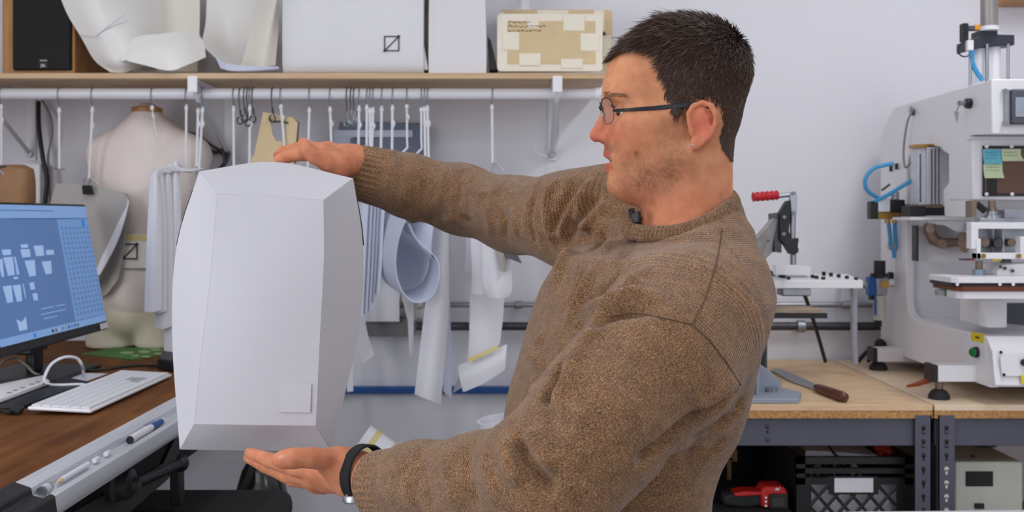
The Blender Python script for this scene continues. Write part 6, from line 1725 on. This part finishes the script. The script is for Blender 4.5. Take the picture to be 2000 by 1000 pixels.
# eyes, teeth
bodybvh = BVHTree.FromPolygons([tuple(p) for p in bv], [tuple(q) for q in bf])
eyew = mat('eye_white', srgb(196, 182, 174), .25, var=.02); iris = mat('iris', srgb(58, 48, 40), .2)
for s in (-1, 1):
    e = MB().ball(H(1219, 223, 37 * s), 17 * hs, 20, 14).build('eyeball', eyew, man)
    MB().ball(H(1204, 224, 40 * s), (5 * hs, 7.5 * hs, 7.5 * hs), 14, 10).build('iris', iris, e)
    b = MB(); rr = random.Random(5)
    for k in range(75):
        t = rr.random()
        x, y = 1181 + 34 * t, 188 + 7 * t + rr.uniform(-4.5, 3.5) * (1 - .4 * t)
        q = H(x - 4, y, 0); hit = bodybvh.ray_cast(Vector((q.x, .9, q.z)), Vector((0, 1, 0)))
        if hit[0] is None: continue
        p = hit[0] + hit[1] * .0004
        if s > 0: p = Vector((p.x, 2 * HC.y - p.y, p.z))
        d = Vector((.005 + .002 * t, .001 * s, .0015 - .003 * t + rr.uniform(-.001, .001))) + Vector((0, hit[1].y * -s * .002, 0))
        nn_ = Vector((hit[1].x, hit[1].y * -s, hit[1].z)); d = d - nn_ * d.dot(nn_)
        if d.length < 1e-5: continue
        d = d.normalized() * .0055
        b.tube([p, p + d], [.0005, .0002], 4)
    b.build('eyebrow', mat('brow_hair', srgb(150, 106, 76), .7), man)
MB().prism([H(1196, 308, -16), H(1192, 308, 0), H(1196, 308, 16), H(1202, 308, 16), H(1202, 308, -16)], (0, 0, -5 * hs)).build('teeth', mat('teeth', srgb(214, 204, 190), .3), man)
MB().ball(H(1335, 290, -90), .0022, 12, 8).build('ear_stud', M['steel'], man)
# thumb nails
nailm = mat('finger_nail', srgb(214, 150, 126), .45)
MB().ball(P(553, 897, 1.1205), (.0068, .0018, .0052), 14, 8, Matrix.Rotation(-.2, 3, 'Z')).build('thumb_nail', nailm, man)

# ================= hair
HAIRP = [(1178, 120), (1200, 112), (1222, 100), (1262, 96), (1284, 112), (1288, 148), (1300, 172), (1296, 190), (1308, 205), (1309, 226), (1322, 236), (1332, 222), (1338, 208), (1352, 196), (1385, 190), (1408, 208), (1412, 240), (1404, 272), (1410, 292), (1424, 312), (1500, 330), (1520, 60), (1400, -20), (1200, -20), (1150, 90)]
def inpoly(x, y, poly):
    c = np.zeros(len(x), bool); n = len(poly); j = n - 1
    for i in range(n):
        xi, yi = poly[i]; xj, yj = poly[j]
        m = ((yi > y) != (yj > y)) & (x < (xj - xi) * (y - yi) / (yj - yi + 1e-9) + xi); c ^= m; j = i
    return c
nrm = vnormals(bv, bf)
hmask = headm & inpoly(u_, v_, HAIRP) & (np.abs(w_) < 118) & (v_ < 330)
# scalp cap following the skull
keep = hmask[bf].all(1)
fcap = bf[keep]; used = np.unique(fcap); remap = -np.ones(len(bv), int); remap[used] = np.arange(len(used))
cu, cv, cw_ = u_[used], v_[used], w_[used]
top = np.clip((190 - cv) / 120, 0, 1)
lift = (1.5 + 6.0 * top) * hs
capv = bv[used] + nrm[used] * lift[:, None]
hairm = bpy.data.materials.new('hair'); hairm.use_nodes = True
nt = hairm.node_tree; bs = nt.nodes['Principled BSDF']; bs.inputs['Roughness'].default_value = .6; bs.inputs['Specular IOR Level'].default_value = .15
at = nt.nodes.new('ShaderNodeAttribute'); at.attribute_name = 'shade'; rp = nt.nodes.new('ShaderNodeValToRGB')
cr_ = rp.color_ramp; cr_.elements[0].color = srgb(44, 33, 29); cr_.elements[1].color = srgb(128, 116, 110)
e = cr_.elements.new(.45); e.color = srgb(72, 54, 46); e = cr_.elements.new(.72); e.color = srgb(98, 78, 66)
nt.links.new(at.outputs['Fac'], rp.inputs['Fac']); nt.links.new(rp.outputs['Color'], bs.inputs['Base Color'])
hair = np_object('hair', capv, remap[fcap], hairm, man, {'shade': ('FLOAT', np.clip(.28 + .22 * np.clip((cv - 150) / 90, 0, 1) + .3 * (RNG.random(len(used)) - .5), 0, 1))})
# strands
cand = np.where(hmask)[0]
ns = 15000
pick = RNG.choice(cand, ns)
crown = np.array(H(1425, 85, 5))
up_h = np.array([0, 0, 1.0])
sv, sf, ss = [], [], []
P0 = bv[pick]; N0 = nrm[pick]; U0, V0, W0 = u_[pick], v_[pick], w_[pick]
away = P0 - crown
away -= N0 * (away * N0).sum(1)[:, None]; away /= np.maximum(np.linalg.norm(away, axis=1), 1e-6)[:, None]
down = np.tile([0.25, 0, -1.0], (ns, 1)); down -= N0 * (down * N0).sum(1)[:, None]; down /= np.maximum(np.linalg.norm(down, axis=1), 1e-6)[:, None]
side = np.clip((V0 - 110) / 70, 0, 1)[:, None]
D0 = away * (1 - side * .75) + down * side * .75 + RNG.normal(0, .22, (ns, 3))
D0 -= N0 * (D0 * N0).sum(1)[:, None]; D0 /= np.maximum(np.linalg.norm(D0, axis=1), 1e-6)[:, None]
topk = np.clip((170 - V0) / 90, 0, 1); frontk = np.clip((1330 - U0) / 110, 0, 1) * np.clip((130 - V0) / 40, 0, 1)
edge = np.clip((V0 - 180) / 80, 0, 1)
LEN = (12 + 12 * topk + 6 * frontk) * (1 - .5 * edge) * RNG.uniform(.7, 1.2, ns) * hs
LIFT = (.13 + .26 * topk - .1 * frontk) * RNG.uniform(.5, 1.3, ns)
tuft = ((U0 > 1222) & (U0 < 1325) & (V0 < 85)) * (.5 + .5 * np.sin(P0[:, 0] * 520 + P0[:, 1] * 410)) * RNG.random(ns)
LIFT = LIFT + .35 * tuft; LEN = LEN * (1 + .2 * tuft)
shade = np.clip(.20 * np.clip((V0 - 120) / 90, 0, 1) * np.clip((1430 - U0) / 60, .3, 1) + RNG.normal(.40, .14, ns) + (RNG.random(ns) < .10 + .16 * side[:, 0]) * RNG.uniform(.2, .5, ns), 0, 1)
base_l = (0.5 + 3.5 * topk) * hs
for i in range(ns):
    n0, d0, L = N0[i], D0[i], LEN[i]
    p = P0[i] + n0 * base_l[i]
    b = np.cross(n0, d0); wd = .55 * hs * (1.5 if topk[i] > .3 else 1.0)
    o = len(sv)
    q1 = p + d0 * L * .5 + n0 * L * LIFT[i] * .75; q2 = p + d0 * L + n0 * L * LIFT[i] * 1.1
    sv += [p - b * wd, p + b * wd, q1 - b * wd * .8, q1 + b * wd * .8, q2 - b * wd * .15, q2 + b * wd * .15, p + n0 * wd, q1 + n0 * wd]
    sf += [(o, o + 2, o + 7, o + 6), (o + 6, o + 7, o + 3, o + 1), (o + 2, o + 4, o + 5, o + 7), (o + 7, o + 5, o + 3, o + 3)]
    ss += [shade[i]] * 8
sf = np.array(sf)
tri = sf[:, 2] == sf[:, 3]
sf2 = np.concatenate([sf[~tri][:, [0, 1, 2]], sf[~tri][:, [0, 2, 3]], sf[tri][:, [0, 1, 2]]])
ho = np_object('hair_strands', np.array(sv), sf2, hairm, hair, {'shade': ('FLOAT', np.array(ss))})
ho['kind'] = 'stuff'
# ================= sweater
def knit_material(name, rib=False):
    m = bpy.data.materials.new(name); m.use_nodes = True
    nt = m.node_tree; bs = nt.nodes['Principled BSDF']
    bs.inputs['Roughness'].default_value = .92; bs.inputs['Specular IOR Level'].default_value = .15
    bs.inputs['Sheen Weight'].default_value = .25; bs.inputs['Sheen Roughness'].default_value = .5
    at = nt.nodes.new('ShaderNodeAttribute'); at.attribute_name = 'knit'
    tc = nt.nodes.new('ShaderNodeTexCoord')
    mp = nt.nodes.new('ShaderNodeMapping'); mp.inputs['Scale'].default_value = (900, 900, 1250)
    nt.links.new(tc.outputs['Object'], mp.inputs['Vector'])
    n1 = nt.nodes.new('ShaderNodeTexNoise'); n1.noise_dimensions = '3D'; n1.inputs['Scale'].default_value = 1.0; n1.inputs['Detail'].default_value = 2.0; n1.inputs['Roughness'].default_value = .7
    nt.links.new(mp.outputs['Vector'], n1.inputs['Vector'])
    rp = nt.nodes.new('ShaderNodeValToRGB'); cr = rp.color_ramp
    cr.elements[0].position = .34; cr.elements[0].color = srgb(66, 41, 23)
    cr.elements[1].position = .70; cr.elements[1].color = srgb(202, 176, 144)
    e = cr.elements.new(.44); e.color = srgb(110, 73, 42)
    e = cr.elements.new(.52); e.color = srgb(144, 104, 68)
    e = cr.elements.new(.60); e.color = srgb(162, 135, 110)
    nt.links.new(n1.outputs['Fac'], rp.inputs['Fac'])
    n2 = nt.nodes.new('ShaderNodeTexNoise'); n2.inputs['Scale'].default_value = 60; n2.inputs['Detail'].default_value = 4
    nt.links.new(tc.outputs['Object'], n2.inputs['Vector'])
    r2 = nt.nodes.new('ShaderNodeValToRGB'); r2.color_ramp.elements[0].position = .35; r2.color_ramp.elements[0].color = (.80, .80, .82, 1); r2.color_ramp.elements[1].position = .65; r2.color_ramp.elements[1].color = (1.08, 1.04, 1, 1)
    nt.links.new(n2.outputs['Fac'], r2.inputs['Fac'])
    mx = nt.nodes.new('ShaderNodeMix'); mx.data_type = 'RGBA'; mx.blend_type = 'MULTIPLY'; mx.inputs[0].default_value = 1
    nt.links.new(rp.outputs['Color'], mx.inputs[6]); nt.links.new(r2.outputs['Color'], mx.inputs[7])
    nt.links.new(mx.outputs[2], bs.inputs['Base Color'])
    # rows and columns of stitches
    sep = nt.nodes.new('ShaderNodeSeparateXYZ'); nt.links.new(at.outputs['Vector'], sep.inputs[0])
    def wave(sock, period):
        mu = nt.nodes.new('ShaderNodeMath'); mu.operation = 'MULTIPLY'; mu.inputs[1].default_value = 2 * math.pi / period; nt.links.new(sock, mu.inputs[0])
        si = nt.nodes.new('ShaderNodeMath'); si.operation = 'SINE'; nt.links.new(mu.outputs[0], si.inputs[0]); return si
    w1, w2 = wave(sep.outputs[0], .0023), wave(sep.outputs[1], .0034)
    ad = nt.nodes.new('ShaderNodeMath'); ad.operation = 'MULTIPLY_ADD'; ad.inputs[1].default_value = .5
    nt.links.new(w2.outputs[0], ad.inputs[0]); nt.links.new(w1.outputs[0], ad.inputs[2])
    ad2 = nt.nodes.new('ShaderNodeMath'); ad2.operation = 'MULTIPLY_ADD'; ad2.inputs[1].default_value = 1.5
    nt.links.new(n1.outputs['Fac'], ad2.inputs[0]); nt.links.new(ad.outputs[0], ad2.inputs[2])
    bp = nt.nodes.new('ShaderNodeBump'); bp.inputs['Strength'].default_value = .55; bp.inputs['Distance'].default_value = .0008
    nt.links.new(ad2.outputs[0], bp.inputs['Height']); nt.links.new(bp.outputs['Normal'], bs.inputs['Normal'])
    return m
knit = knit_material('melange_knit')

sw = []
B = sw.append
B(FN(torso_fn(0), P(1250, 800, 1.25), .62, .03, grp=0))
B(RC(P(1368, 562, 1.22), P(1345, 615, 1.11), .050, .070, .05, grp=0))          # near shoulder
B(RC(P(1300, 490, 1.34), J['fsh'], .070, .072, .06, grp=0))                    # far shoulder
B(RC(P(1380, 422, 1.27), P(1376, 560, 1.25), .047, .062, .04, grp=0))            # upper back
B(RC(P(1405, 462, 1.215), P(1395, 560, 1.16), .030, .05, .04, grp=0))          # trapezius slope
arm_n = [(P(1330, 640, 1.10), .080), (P(1285, 705, 1.06), .077), (P(1180, 815, 1.02), .069), (P(1105, 905, 1.0), .0635), (P(1060, 940, 1.005), .060), (P(930, 945, 1.06), .0475), (P(825, 945, 1.108), .041), (P(765, 947, 1.14), .0385)]
arm_f = [(P(1195, 425, 1.42), .072), (P(1110, 428, 1.46), .064), (P(1000, 418, 1.57), .055), (P(900, 390, 1.63), .052), (P(800, 362, 1.645), .048), (P(722, 342, 1.655), .043)]
for a, b in zip(arm_n[:-1], arm_n[1:]): B(RC(a[0], b[0], a[1], b[1], .03, grp=1))
for a, b in zip(arm_f[:-1], arm_f[1:]): B(RC(a[0], b[0], a[1], b[1], .03, grp=2))
B(RC(H(1352, 330, 0), H(1338, 456, 0), 84 * hs, 97 * hs, .006, 's'))          # neck opening
B(RC(H(1296, 385, 0), H(1306, 445, 0), 60 * hs, 68 * hs, .008, 's'))
v, f = sdf_mesh(sw, .0034, 3)
# knit coordinates per limb
def along(poly, p):
    c = np.array([list(q) for q in spline([q[0] for q in poly], 90)]); r = np.interp(np.linspace(0, 1, 90), np.linspace(0, 1, len(poly)), [q[1] for q in poly])
    sl = np.concatenate([[0], np.cumsum(np.linalg.norm(np.diff(c, axis=0), axis=1))])
    best = np.full(len(p), 9.0); s_out = np.zeros(len(p)); th = np.zeros(len(p))
    for i0 in range(0, len(p), 8000):
        q = p[i0:i0 + 8000]; dist = np.linalg.norm(q[:, None] - c[None], axis=2); sd = dist - r[None]
        best[i0:i0 + 8000] = sd.min(1)
        w = np.exp(-(dist - dist.min(1, keepdims=True)) / .0025); w /= w.sum(1, keepdims=True)
        s_out[i0:i0 + 8000] = (w * sl).sum(1); cc_ = w @ c
        j = np.clip((w * np.arange(90)).sum(1).astype(int), 1, 88); ax = c[j + 1] - c[j - 1]; ax /= np.linalg.norm(ax, axis=1)[:, None]
        fr = np.tile([0, 1.0, 0], (len(q), 1)); fr -= ax * (fr * ax).sum(1)[:, None]; fr /= np.linalg.norm(fr, axis=1)[:, None]; e = np.cross(ax, fr); qq = q - cc_
        th[i0:i0 + 8000] = np.arctan2((qq * e).sum(1), -(qq * fr).sum(1)) * .055
    return best, s_out, th
dn, sn, tn = along(arm_n, v); dfa, sf_, tf = along(arm_f, v)
dt = sw[0].f(v)
kn = np.zeros((len(v), 3))
ang = np.arctan2(v[:, 0] - np.interp(v[:, 2], TZ, TXC), -(v[:, 1] - 1.25))
kn[:, 0] = v[:, 2]; kn[:, 1] = ang * .19
m = (dn < dt) & (dn < dfa); kn[m, 0] = sn[m]; kn[m, 1] = tn[m]; kn[m, 2] = 3
m2 = (dfa < dt) & (dfa <= dn); kn[m2, 0] = sf_[m2]; kn[m2, 1] = tf[m2]; kn[m2, 2] = 7
# folds: ridges (+) and creases (-) along curves on the cloth, given as points on the garment
nr = vnormals(v, f)
def fold(pts, amp, w, facing=-1.0, n=16):
    """displace along normals near a curve; the curve sits on the camera side of the cloth"""
    global v
    c = np.array([list(p) for p in spline(pts, n)])
    best = np.full(len(v), 9.0); tb = np.zeros(len(v))
    for i in range(len(c) - 1):
        a_, b_ = c[i], c[i + 1]; ab = b_ - a_; t = np.clip((v - a_) @ ab / (ab @ ab), 0, 1)
        d = np.linalg.norm(v - a_ - t[:, None] * ab, axis=1); mm = d < best; best[mm] = d[mm]; tb[mm] = (i + t[mm]) / (len(c) - 1)
    fade = np.clip(np.minimum(tb, 1 - tb) * 5, 0, 1)
    v = v + nr * (1.9 * amp * np.exp(-(best / (.75 * w)) ** 2) * fade)[:, None]
bvh = BVHTree.FromPolygons([tuple(p) for p in v], [tuple(q) for q in f])
cam_p = Vector((0, 0, EYE))
def onto(px, py):
    """point of the garment surface along the line through a photo pixel"""
    d = P(px, py, 1.0) - cam_p; d.normalize()
    h = bvh.ray_cast(cam_p, d)
    return h[0] if h[0] is not None else P(px, py, 1.2)
def FO(pp, amp, w): fold([onto(x, y) for x, y in pp], amp, w)
# chest folds fanning from the far armpit and neck
FO([(1195, 395), (1150, 440), (1110, 500), (1085, 570)], .007, .009)
FO([(1178, 380), (1135, 425), (1105, 480)], -.006, .008)
FO([(1215, 415), (1175, 470), (1130, 540), (1090, 620)], -.006, .008)
FO([(1232, 430), (1190, 490), (1145, 560), (1100, 650)], .006, .010)
FO([(1160, 365), (1118, 410), (1092, 470)], .006, .009)
FO([(1138, 355), (1098, 400), (1080, 460)], -.006, .008)
FO([(1250, 470), (1205, 530), (1150, 610), (1105, 720)], -.005, .010)
FO([(1275, 520), (1225, 560), (1160, 640), (1110, 740), (1070, 800)], .005, .012)
# armhole fold where sleeve meets chest
FO([(1300, 585), (1235, 580), (1180, 600), (1140, 640), (1120, 690)], .008, .011)
FO([(1290, 612), (1220, 606), (1175, 625), (1140, 670), (1090, 745)], -.010, .009)
FO([(1180, 640), (1140, 680), (1100, 740)], .006, .010)
FO([(1120, 690), (1085, 740), (1055, 790)], -.007, .008)
FO([(1075, 640), (1050, 700), (1040, 770)], .005, .010)
# elbow
FO([(1010, 845), (1025, 890), (1060, 935), (1090, 965)], -.007, .010)
FO([(1030, 838), (1050, 880), (1085, 925)], .005, .012)
FO([(985, 855), (995, 900), (1020, 950)], .004, .012)
FO([(1062, 770), (1080, 815), (1120, 850)], -.003, .012)
FO([(1080, 760), (1110, 800), (1150, 830)], .003, .012)
# below the arm
FO([(1440, 752), (1380, 805), (1290, 875), (1240, 905)], -.009, .010)
FO([(1455, 770), (1420, 820), (1340, 865)], -.006, .010)
FO([(1445, 790), (1400, 835), (1320, 880)], .006, .010)
FO([(1420, 850), (1360, 885), (1270, 895)], -.006, .009)
FO([(1440, 740), (1400, 770), (1360, 810)], .004, .014)
# far sleeve
for x0, dx in ((1165, 0), (1130, 5), (1098, 0), (1062, 6)):
    FO([(x0, 345), (x0 - 30 + dx, 390), (x0 - 28, 440), (x0 - 10, 490)], .005 if dx == 0 else -.004, .009)
for x0, am in ((1005, .004), (980, -.004), (950, .003), (905, -.003), (870, .003), (835, -.0025), (800, .0025)):
    FO([(x0, 330), (x0 - 8, 380), (x0 + 6, 430), (x0 + 12, 480)], am, .010)
# near forearm
for x0, am in ((955, .003), (915, -.003), (875, .0025), (830, -.0025), (790, .002)):
    FO([(x0, 862), (x0 - 6, 910), (x0 + 6, 960), (x0 + 20, 1000)], am, .010)
# slight unevenness everywhere
ph = RNG.uniform(0, 6.28, 6)
v = v + nr * (.0012 * (np.sin(v[:, 0] * 46 + v[:, 2] * 31 + ph[0]) + np.sin(v[:, 2] * 58 - v[:, 0] * 24 + ph[1]) * np.sin(v[:, 1] * 37 + ph[2])))[:, None]
sweater = np_object('sweater', v, f, knit, man, {'knit': ('FLOAT_VECTOR', kn)})
bvh = BVHTree.FromPolygons([tuple(p) for p in v], [tuple(q) for q in f])

# seams
def seam(pp, r=.0009, off=.0002):
    pts = [onto(x, y) for x, y in [(p.x, p.y) for p in spline([(x, y, 0) for x, y in pp], 40)]]
    pts = [p + (cam_p - p).normalized() * off for p in pts]
    MB().tube(pts, r, 6).build('seam', M['seam'], sweater)
M['seam'] = mat('seam_thread', srgb(96, 72, 54), .9, var=.1, scale=300)
seam([(1410, 446), (1402, 500), (1380, 575), (1352, 634)])
seam([(1352, 634), (1300, 622), (1240, 612), (1195, 618)])
seam([(1352, 634), (1385, 665), (1420, 710), (1446, 752)])

# ribbed knit bands: ribs are modelled round the ring
def ribbed(name, rings_c, nrib, depth, per=4, parent=None):
    """rings_c: list of (centre, radius or (ra, rb), axisA, axisB)"""
    n = nrib * per; rings = []
    vs, fs, at = [], [], []
    for j, (c, ra, rb, a, b) in enumerate(rings_c):
        for k in range(n):
            th = 2 * math.pi * k / n
            rd = depth * (.5 + .5 * math.cos(2 * math.pi * k / per)) * (0 if j in (0, len(rings_c) - 1) else .3 if j >= 8 else 1)
            vs.append(Vector(c) + a * (ra + rd) * math.cos(th) + b * (rb + rd) * math.sin(th))
            at.append((j * .004, th * .05, 11))
    for j in range(len(rings_c) - 1):
        for k in range(n):
            fs.append((j * n + k, j * n + (k + 1) % n, (j + 1) * n + (k + 1) % n, (j + 1) * n + k))
    return np_object(name, np.array([list(p) for p in vs]), np.array(fs), knit, parent or sweater, {'knit': ('FLOAT_VECTOR', np.array(at))})
def cuff(p0, p1, r0, r1, wr, nrib):
    ax = (p1 - p0).normalized(); a = ax.cross(Vector((0, 0, 1))).normalized(); b = ax.cross(a)
    rr_ = [(-.06, r0 * .96), (0, r0), (.05, r0 * 1.02), (.2, lerp(r0, r1, .2)), (.4, lerp(r0, r1, .45)), (.6, lerp(r0, r1, .65)), (.8, lerp(r0, r1, .85)), (.95, r1), (1.0, r1 * .985), (1.01, r1 * .93), (.97, r1 * .88), (.8, r1 * .86)]
    return ribbed('cuff', [(lerp(p0, p1, t), r, r, a, b) for t, r in rr_], nrib, .0028)
cuff(P(806, 946, 1.118), P(733, 947, 1.155), .0405, .0365, .025, 30)
cuff(P(768, 353, 1.65), P(693, 335, 1.657), .0475, .0435, .026, 32)
# collar: ring lying round the neck, higher at the nape
cpts = []
coll = [(1224, 428, 0), (1228, 448, -36), (1250, 455, -70), (1292, 457, -96), (1338, 450, -106), (1388, 431, -100), (1420, 408, -66), (1434, 386, 0), (1424, 390, 60), (1388, 405, 96), (1338, 425, 104), (1292, 436, 94), (1252, 438, 68), (1230, 434, 36)]
def Hs(u, v, w):
    """head point that shows at u, v from the side"""
    k_ = 1 + min(w, 0) * hs / HD
    return H(1000 + (u - 1000) * k_, 424 + (v - 424) * k_, w)
ring = resample([Hs(*coll[i % 14]) for i in range(-1, 16)], 16 * 24 + 1)[24:24 + 14 * 24]
n = len(ring); nt_r = 12
vs, fs, at = [], [], []
cc = sum(ring, Vector()) / n
hb_ = 17.5 * hs
for i, p in enumerate(ring):
    tg = (ring[(i + 1) % n] - ring[i - 1]).normalized()
    outw = (p - H(1338, 424, 0)); outw.z = 0; outw.normalize()
    upv = (outw * -.62 + Vector((0, 0, 1))).normalized()
    oo = tg.cross(upv).normalized()
    if oo.dot(outw) < 0: oo = -oo
    rib = .0018 * (.5 + .5 * math.cos(2 * math.pi * i / 4.0))
    for j in range(nt_r):
        a = 2 * math.pi * j / nt_r
        e = math.cos(a); g = math.sin(a)
        vs.append(p + upv * hb_ * e + oo * (.0045 * g + (rib if g > .2 else 0)))
        at.append((i * .0021, j * .003, 13))
for i in range(n):
    for j in range(nt_r):
        fs.append((i * nt_r + j, i * nt_r + (j + 1) % nt_r, ((i + 1) % n) * nt_r + (j + 1) % nt_r, ((i + 1) % n) * nt_r + j))
np_object('collar', np.array([list(p) for p in vs]), np.array(fs), knit, sweater, {'knit': ('FLOAT_VECTOR', np.array(at))})

# ================= small worn things
mic = MB().cyl(Hs(1233, 408, -46), Hs(1236, 424, -44), 6 * hs, n=12); mic.build('lapel_microphone', M['black'], man)
MB().prism([Hs(1232, 418, -52), Hs(1247, 412, -58), Hs(1248, 434, -60), Hs(1236, 436, -54)], (.004, .006, 0)).build('microphone_clip', M['black'], man, bevel=.001)
# watch
wa, wb = P(720, 926, 1.163), P(703, 924, 1.171)
ax = (wb - wa).normalized(); a = ax.cross(Vector((0, 0, 1))).normalized(); b = ax.cross(a)
rings = [[lerp(wa, wb, t) + (a * .0325 * math.cos(q) + b * .0325 * math.sin(q)) * s for q in [2 * math.pi * k / 36 for k in range(36)]] for t, s in ((0, .96), (.05, 1.02), (.95, 1.02), (1, .96))]
strap = MB().loft(rings, False, False).build('watch_strap', M['black_soft'], man, solid=.002)
wc = P(698, 972, 1.152)
MB().lathe(wc + Vector((0, 0, .004)), (.05, -.12, -1), [(0, .016), (.002, .0172), (.007, .0172), (.009, .015)], 26).build('watch_case', M['steel'], strap)
MB().cyl(P(681, 971, 1.145), P(676, 970, 1.143), .0032, n=12).build('watch_crown', M['steel'], strap)
MB().bb(P(693, 0, 1.14).x - .006, P(693, 0, 1.14).x + .004, 1.155, 1.163, P(0, 902, 1.16).z - .002, P(0, 902, 1.16).z + .002).build('strap_buckle', M['steel_dark'], strap)

# glasses
gl = bpy.data.objects.new('glasses', None); gl.parent = man; COL.objects.link(gl)
gf = mat('slate_frame', srgb(28, 31, 40), .4, .1); gw = mat('thin_wire', srgb(110, 112, 122), .3, .8)
glass = bpy.data.materials.new('lens_glass'); glass.use_nodes = True
nt = glass.node_tree; out = nt.nodes['Material Output']
tr_ = nt.nodes.new('ShaderNodeBsdfTransparent'); gs = nt.nodes.new('ShaderNodeBsdfGlossy'); gs.inputs['Roughness'].default_value = .03
ms = nt.nodes.new('ShaderNodeMixShader'); ms.inputs[0].default_value = .12
nt.links.new(tr_.outputs[0], ms.inputs[1]); nt.links.new(gs.outputs[0], ms.inputs[2]); nt.links.new(ms.outputs[0], out.inputs[0])
for s in (-1, 1):
    lens = []
    for k in range(28):
        q = 2 * math.pi * k / 28
        x = math.copysign(abs(math.cos(q)) ** .75, math.cos(q)); y = math.copysign(abs(math.sin(q)) ** .75, math.sin(q))
        w = 38 + 27 * x
        u = 1176 + .0052 * max(w - 10, 0) ** 2 + (-y) * 3
        lens.append(H(u, 221 - 25 * y, s * w))
    MB().prism(lens, H(1321.6, 424, 0) - H(1320, 424, 0)).build('lens', glass, gl)
    MB().tube(lens[14:28] + lens[0:1], .0005, 6).build('rim_wire', gw, gl)
    MB().tube(lens[0:15], .0008, 6).build('brow_bar', gf, gl)
    MB().tube([H(1188, 213, 62 * s), H(1190, 215, 66 * s), H(1194, 217, 68 * s)], .0013, 6).build('hinge', gf, gl)
    tmp = []
    for (x, y, w_min) in [(1197, 216, 66), (1215, 215, 70), (1240, 213.5, 0), (1270, 211.5, 0), (1300, 209, 0), (1330, 206, 0), (1355, 203, 90), (1372, 203, 96), (1388, 212, 96), (1397, 226, 90)]:
        q = Hs(x, y, -max(w_min, 80)); hit = bodybvh.ray_cast(Vector((q.x, .8, q.z)), Vector((0, 1, 0)))[0]
        w0 = (HC.y - hit.y) / hs + 3.5 if hit is not None and w_min == 0 else w_min
        w0 = max(w0, w_min)
        q = Hs(x, y, -w0)
        tmp.append(Vector((q.x, HC.y + (q.y - HC.y) * -s, q.z)))
    tmp = spline(tmp, 28)
    rings = []
    for i, p in enumerate(tmp):
        t = (tmp[min(i + 1, 27)] - tmp[max(i - 1, 0)]).normalized(); sd_ = t.cross(Vector((0, 0, 1))).normalized(); up_ = sd_.cross(t)
        hh = (2.5 + 2.2 * min(1, i / 16)) * hs; tt = .0010
        rings.append([p + up_ * hh + sd_ * tt, p + up_ * hh - sd_ * tt, p - up_ * hh - sd_ * tt, p - up_ * hh + sd_ * tt])
    MB().loft(rings).build('temple_arm', gf, gl, bevel=.0004)
    MB().ball(H(1179, 226, 11 * s), (.002, .0016, .0035), 10, 8).build('nose_pad', gw, gl)
MB().tube(spline([H(1175, 214, -12), H(1171, 209, 0), H(1175, 214, 12)], 9), .0014, 6).build('bridge', gf, gl)

# ================= trousers and shoes (mostly below the picture)
tz0 = P(0, 1190, HD).z
hipx = P(1195, 0, HD).x
pr = [EL((hipx, 1.25, tz0 - .02), (.14, .18, .13), None, .05)]
for s in (-1, 1):
    kx = (hipx - .02, 1.25 + .10 * s, .47)
    pr += [RC((hipx, 1.25 + .09 * s, tz0 - .06), kx, .092, .068, .04), RC(kx, (hipx + .03, 1.25 + .11 * s, .07), .068, .052, .03)]
v, f = sdf_mesh(pr, .009, 2)
np_object('trousers', v, f, mat('dark_denim', srgb(44, 50, 66), .8, var=.08, scale=60), man)
for s in (-1, 1):
    pr = [RC((hipx + .05, 1.25 + .11 * s, .045), (hipx - .14, 1.25 + .125 * s, .034), .045, .034, .02), EL((hipx - .05, 1.25 + .118 * s, .03), (.14, .048, .03), None, .02), FN(lambda p: p[:, 2] - .001, (hipx, 1.25, -.4), .5, .004, 's')]
    v, f = sdf_mesh(pr, .006, 2)
    np_object('shoe', v, f, M['black_soft'], man)
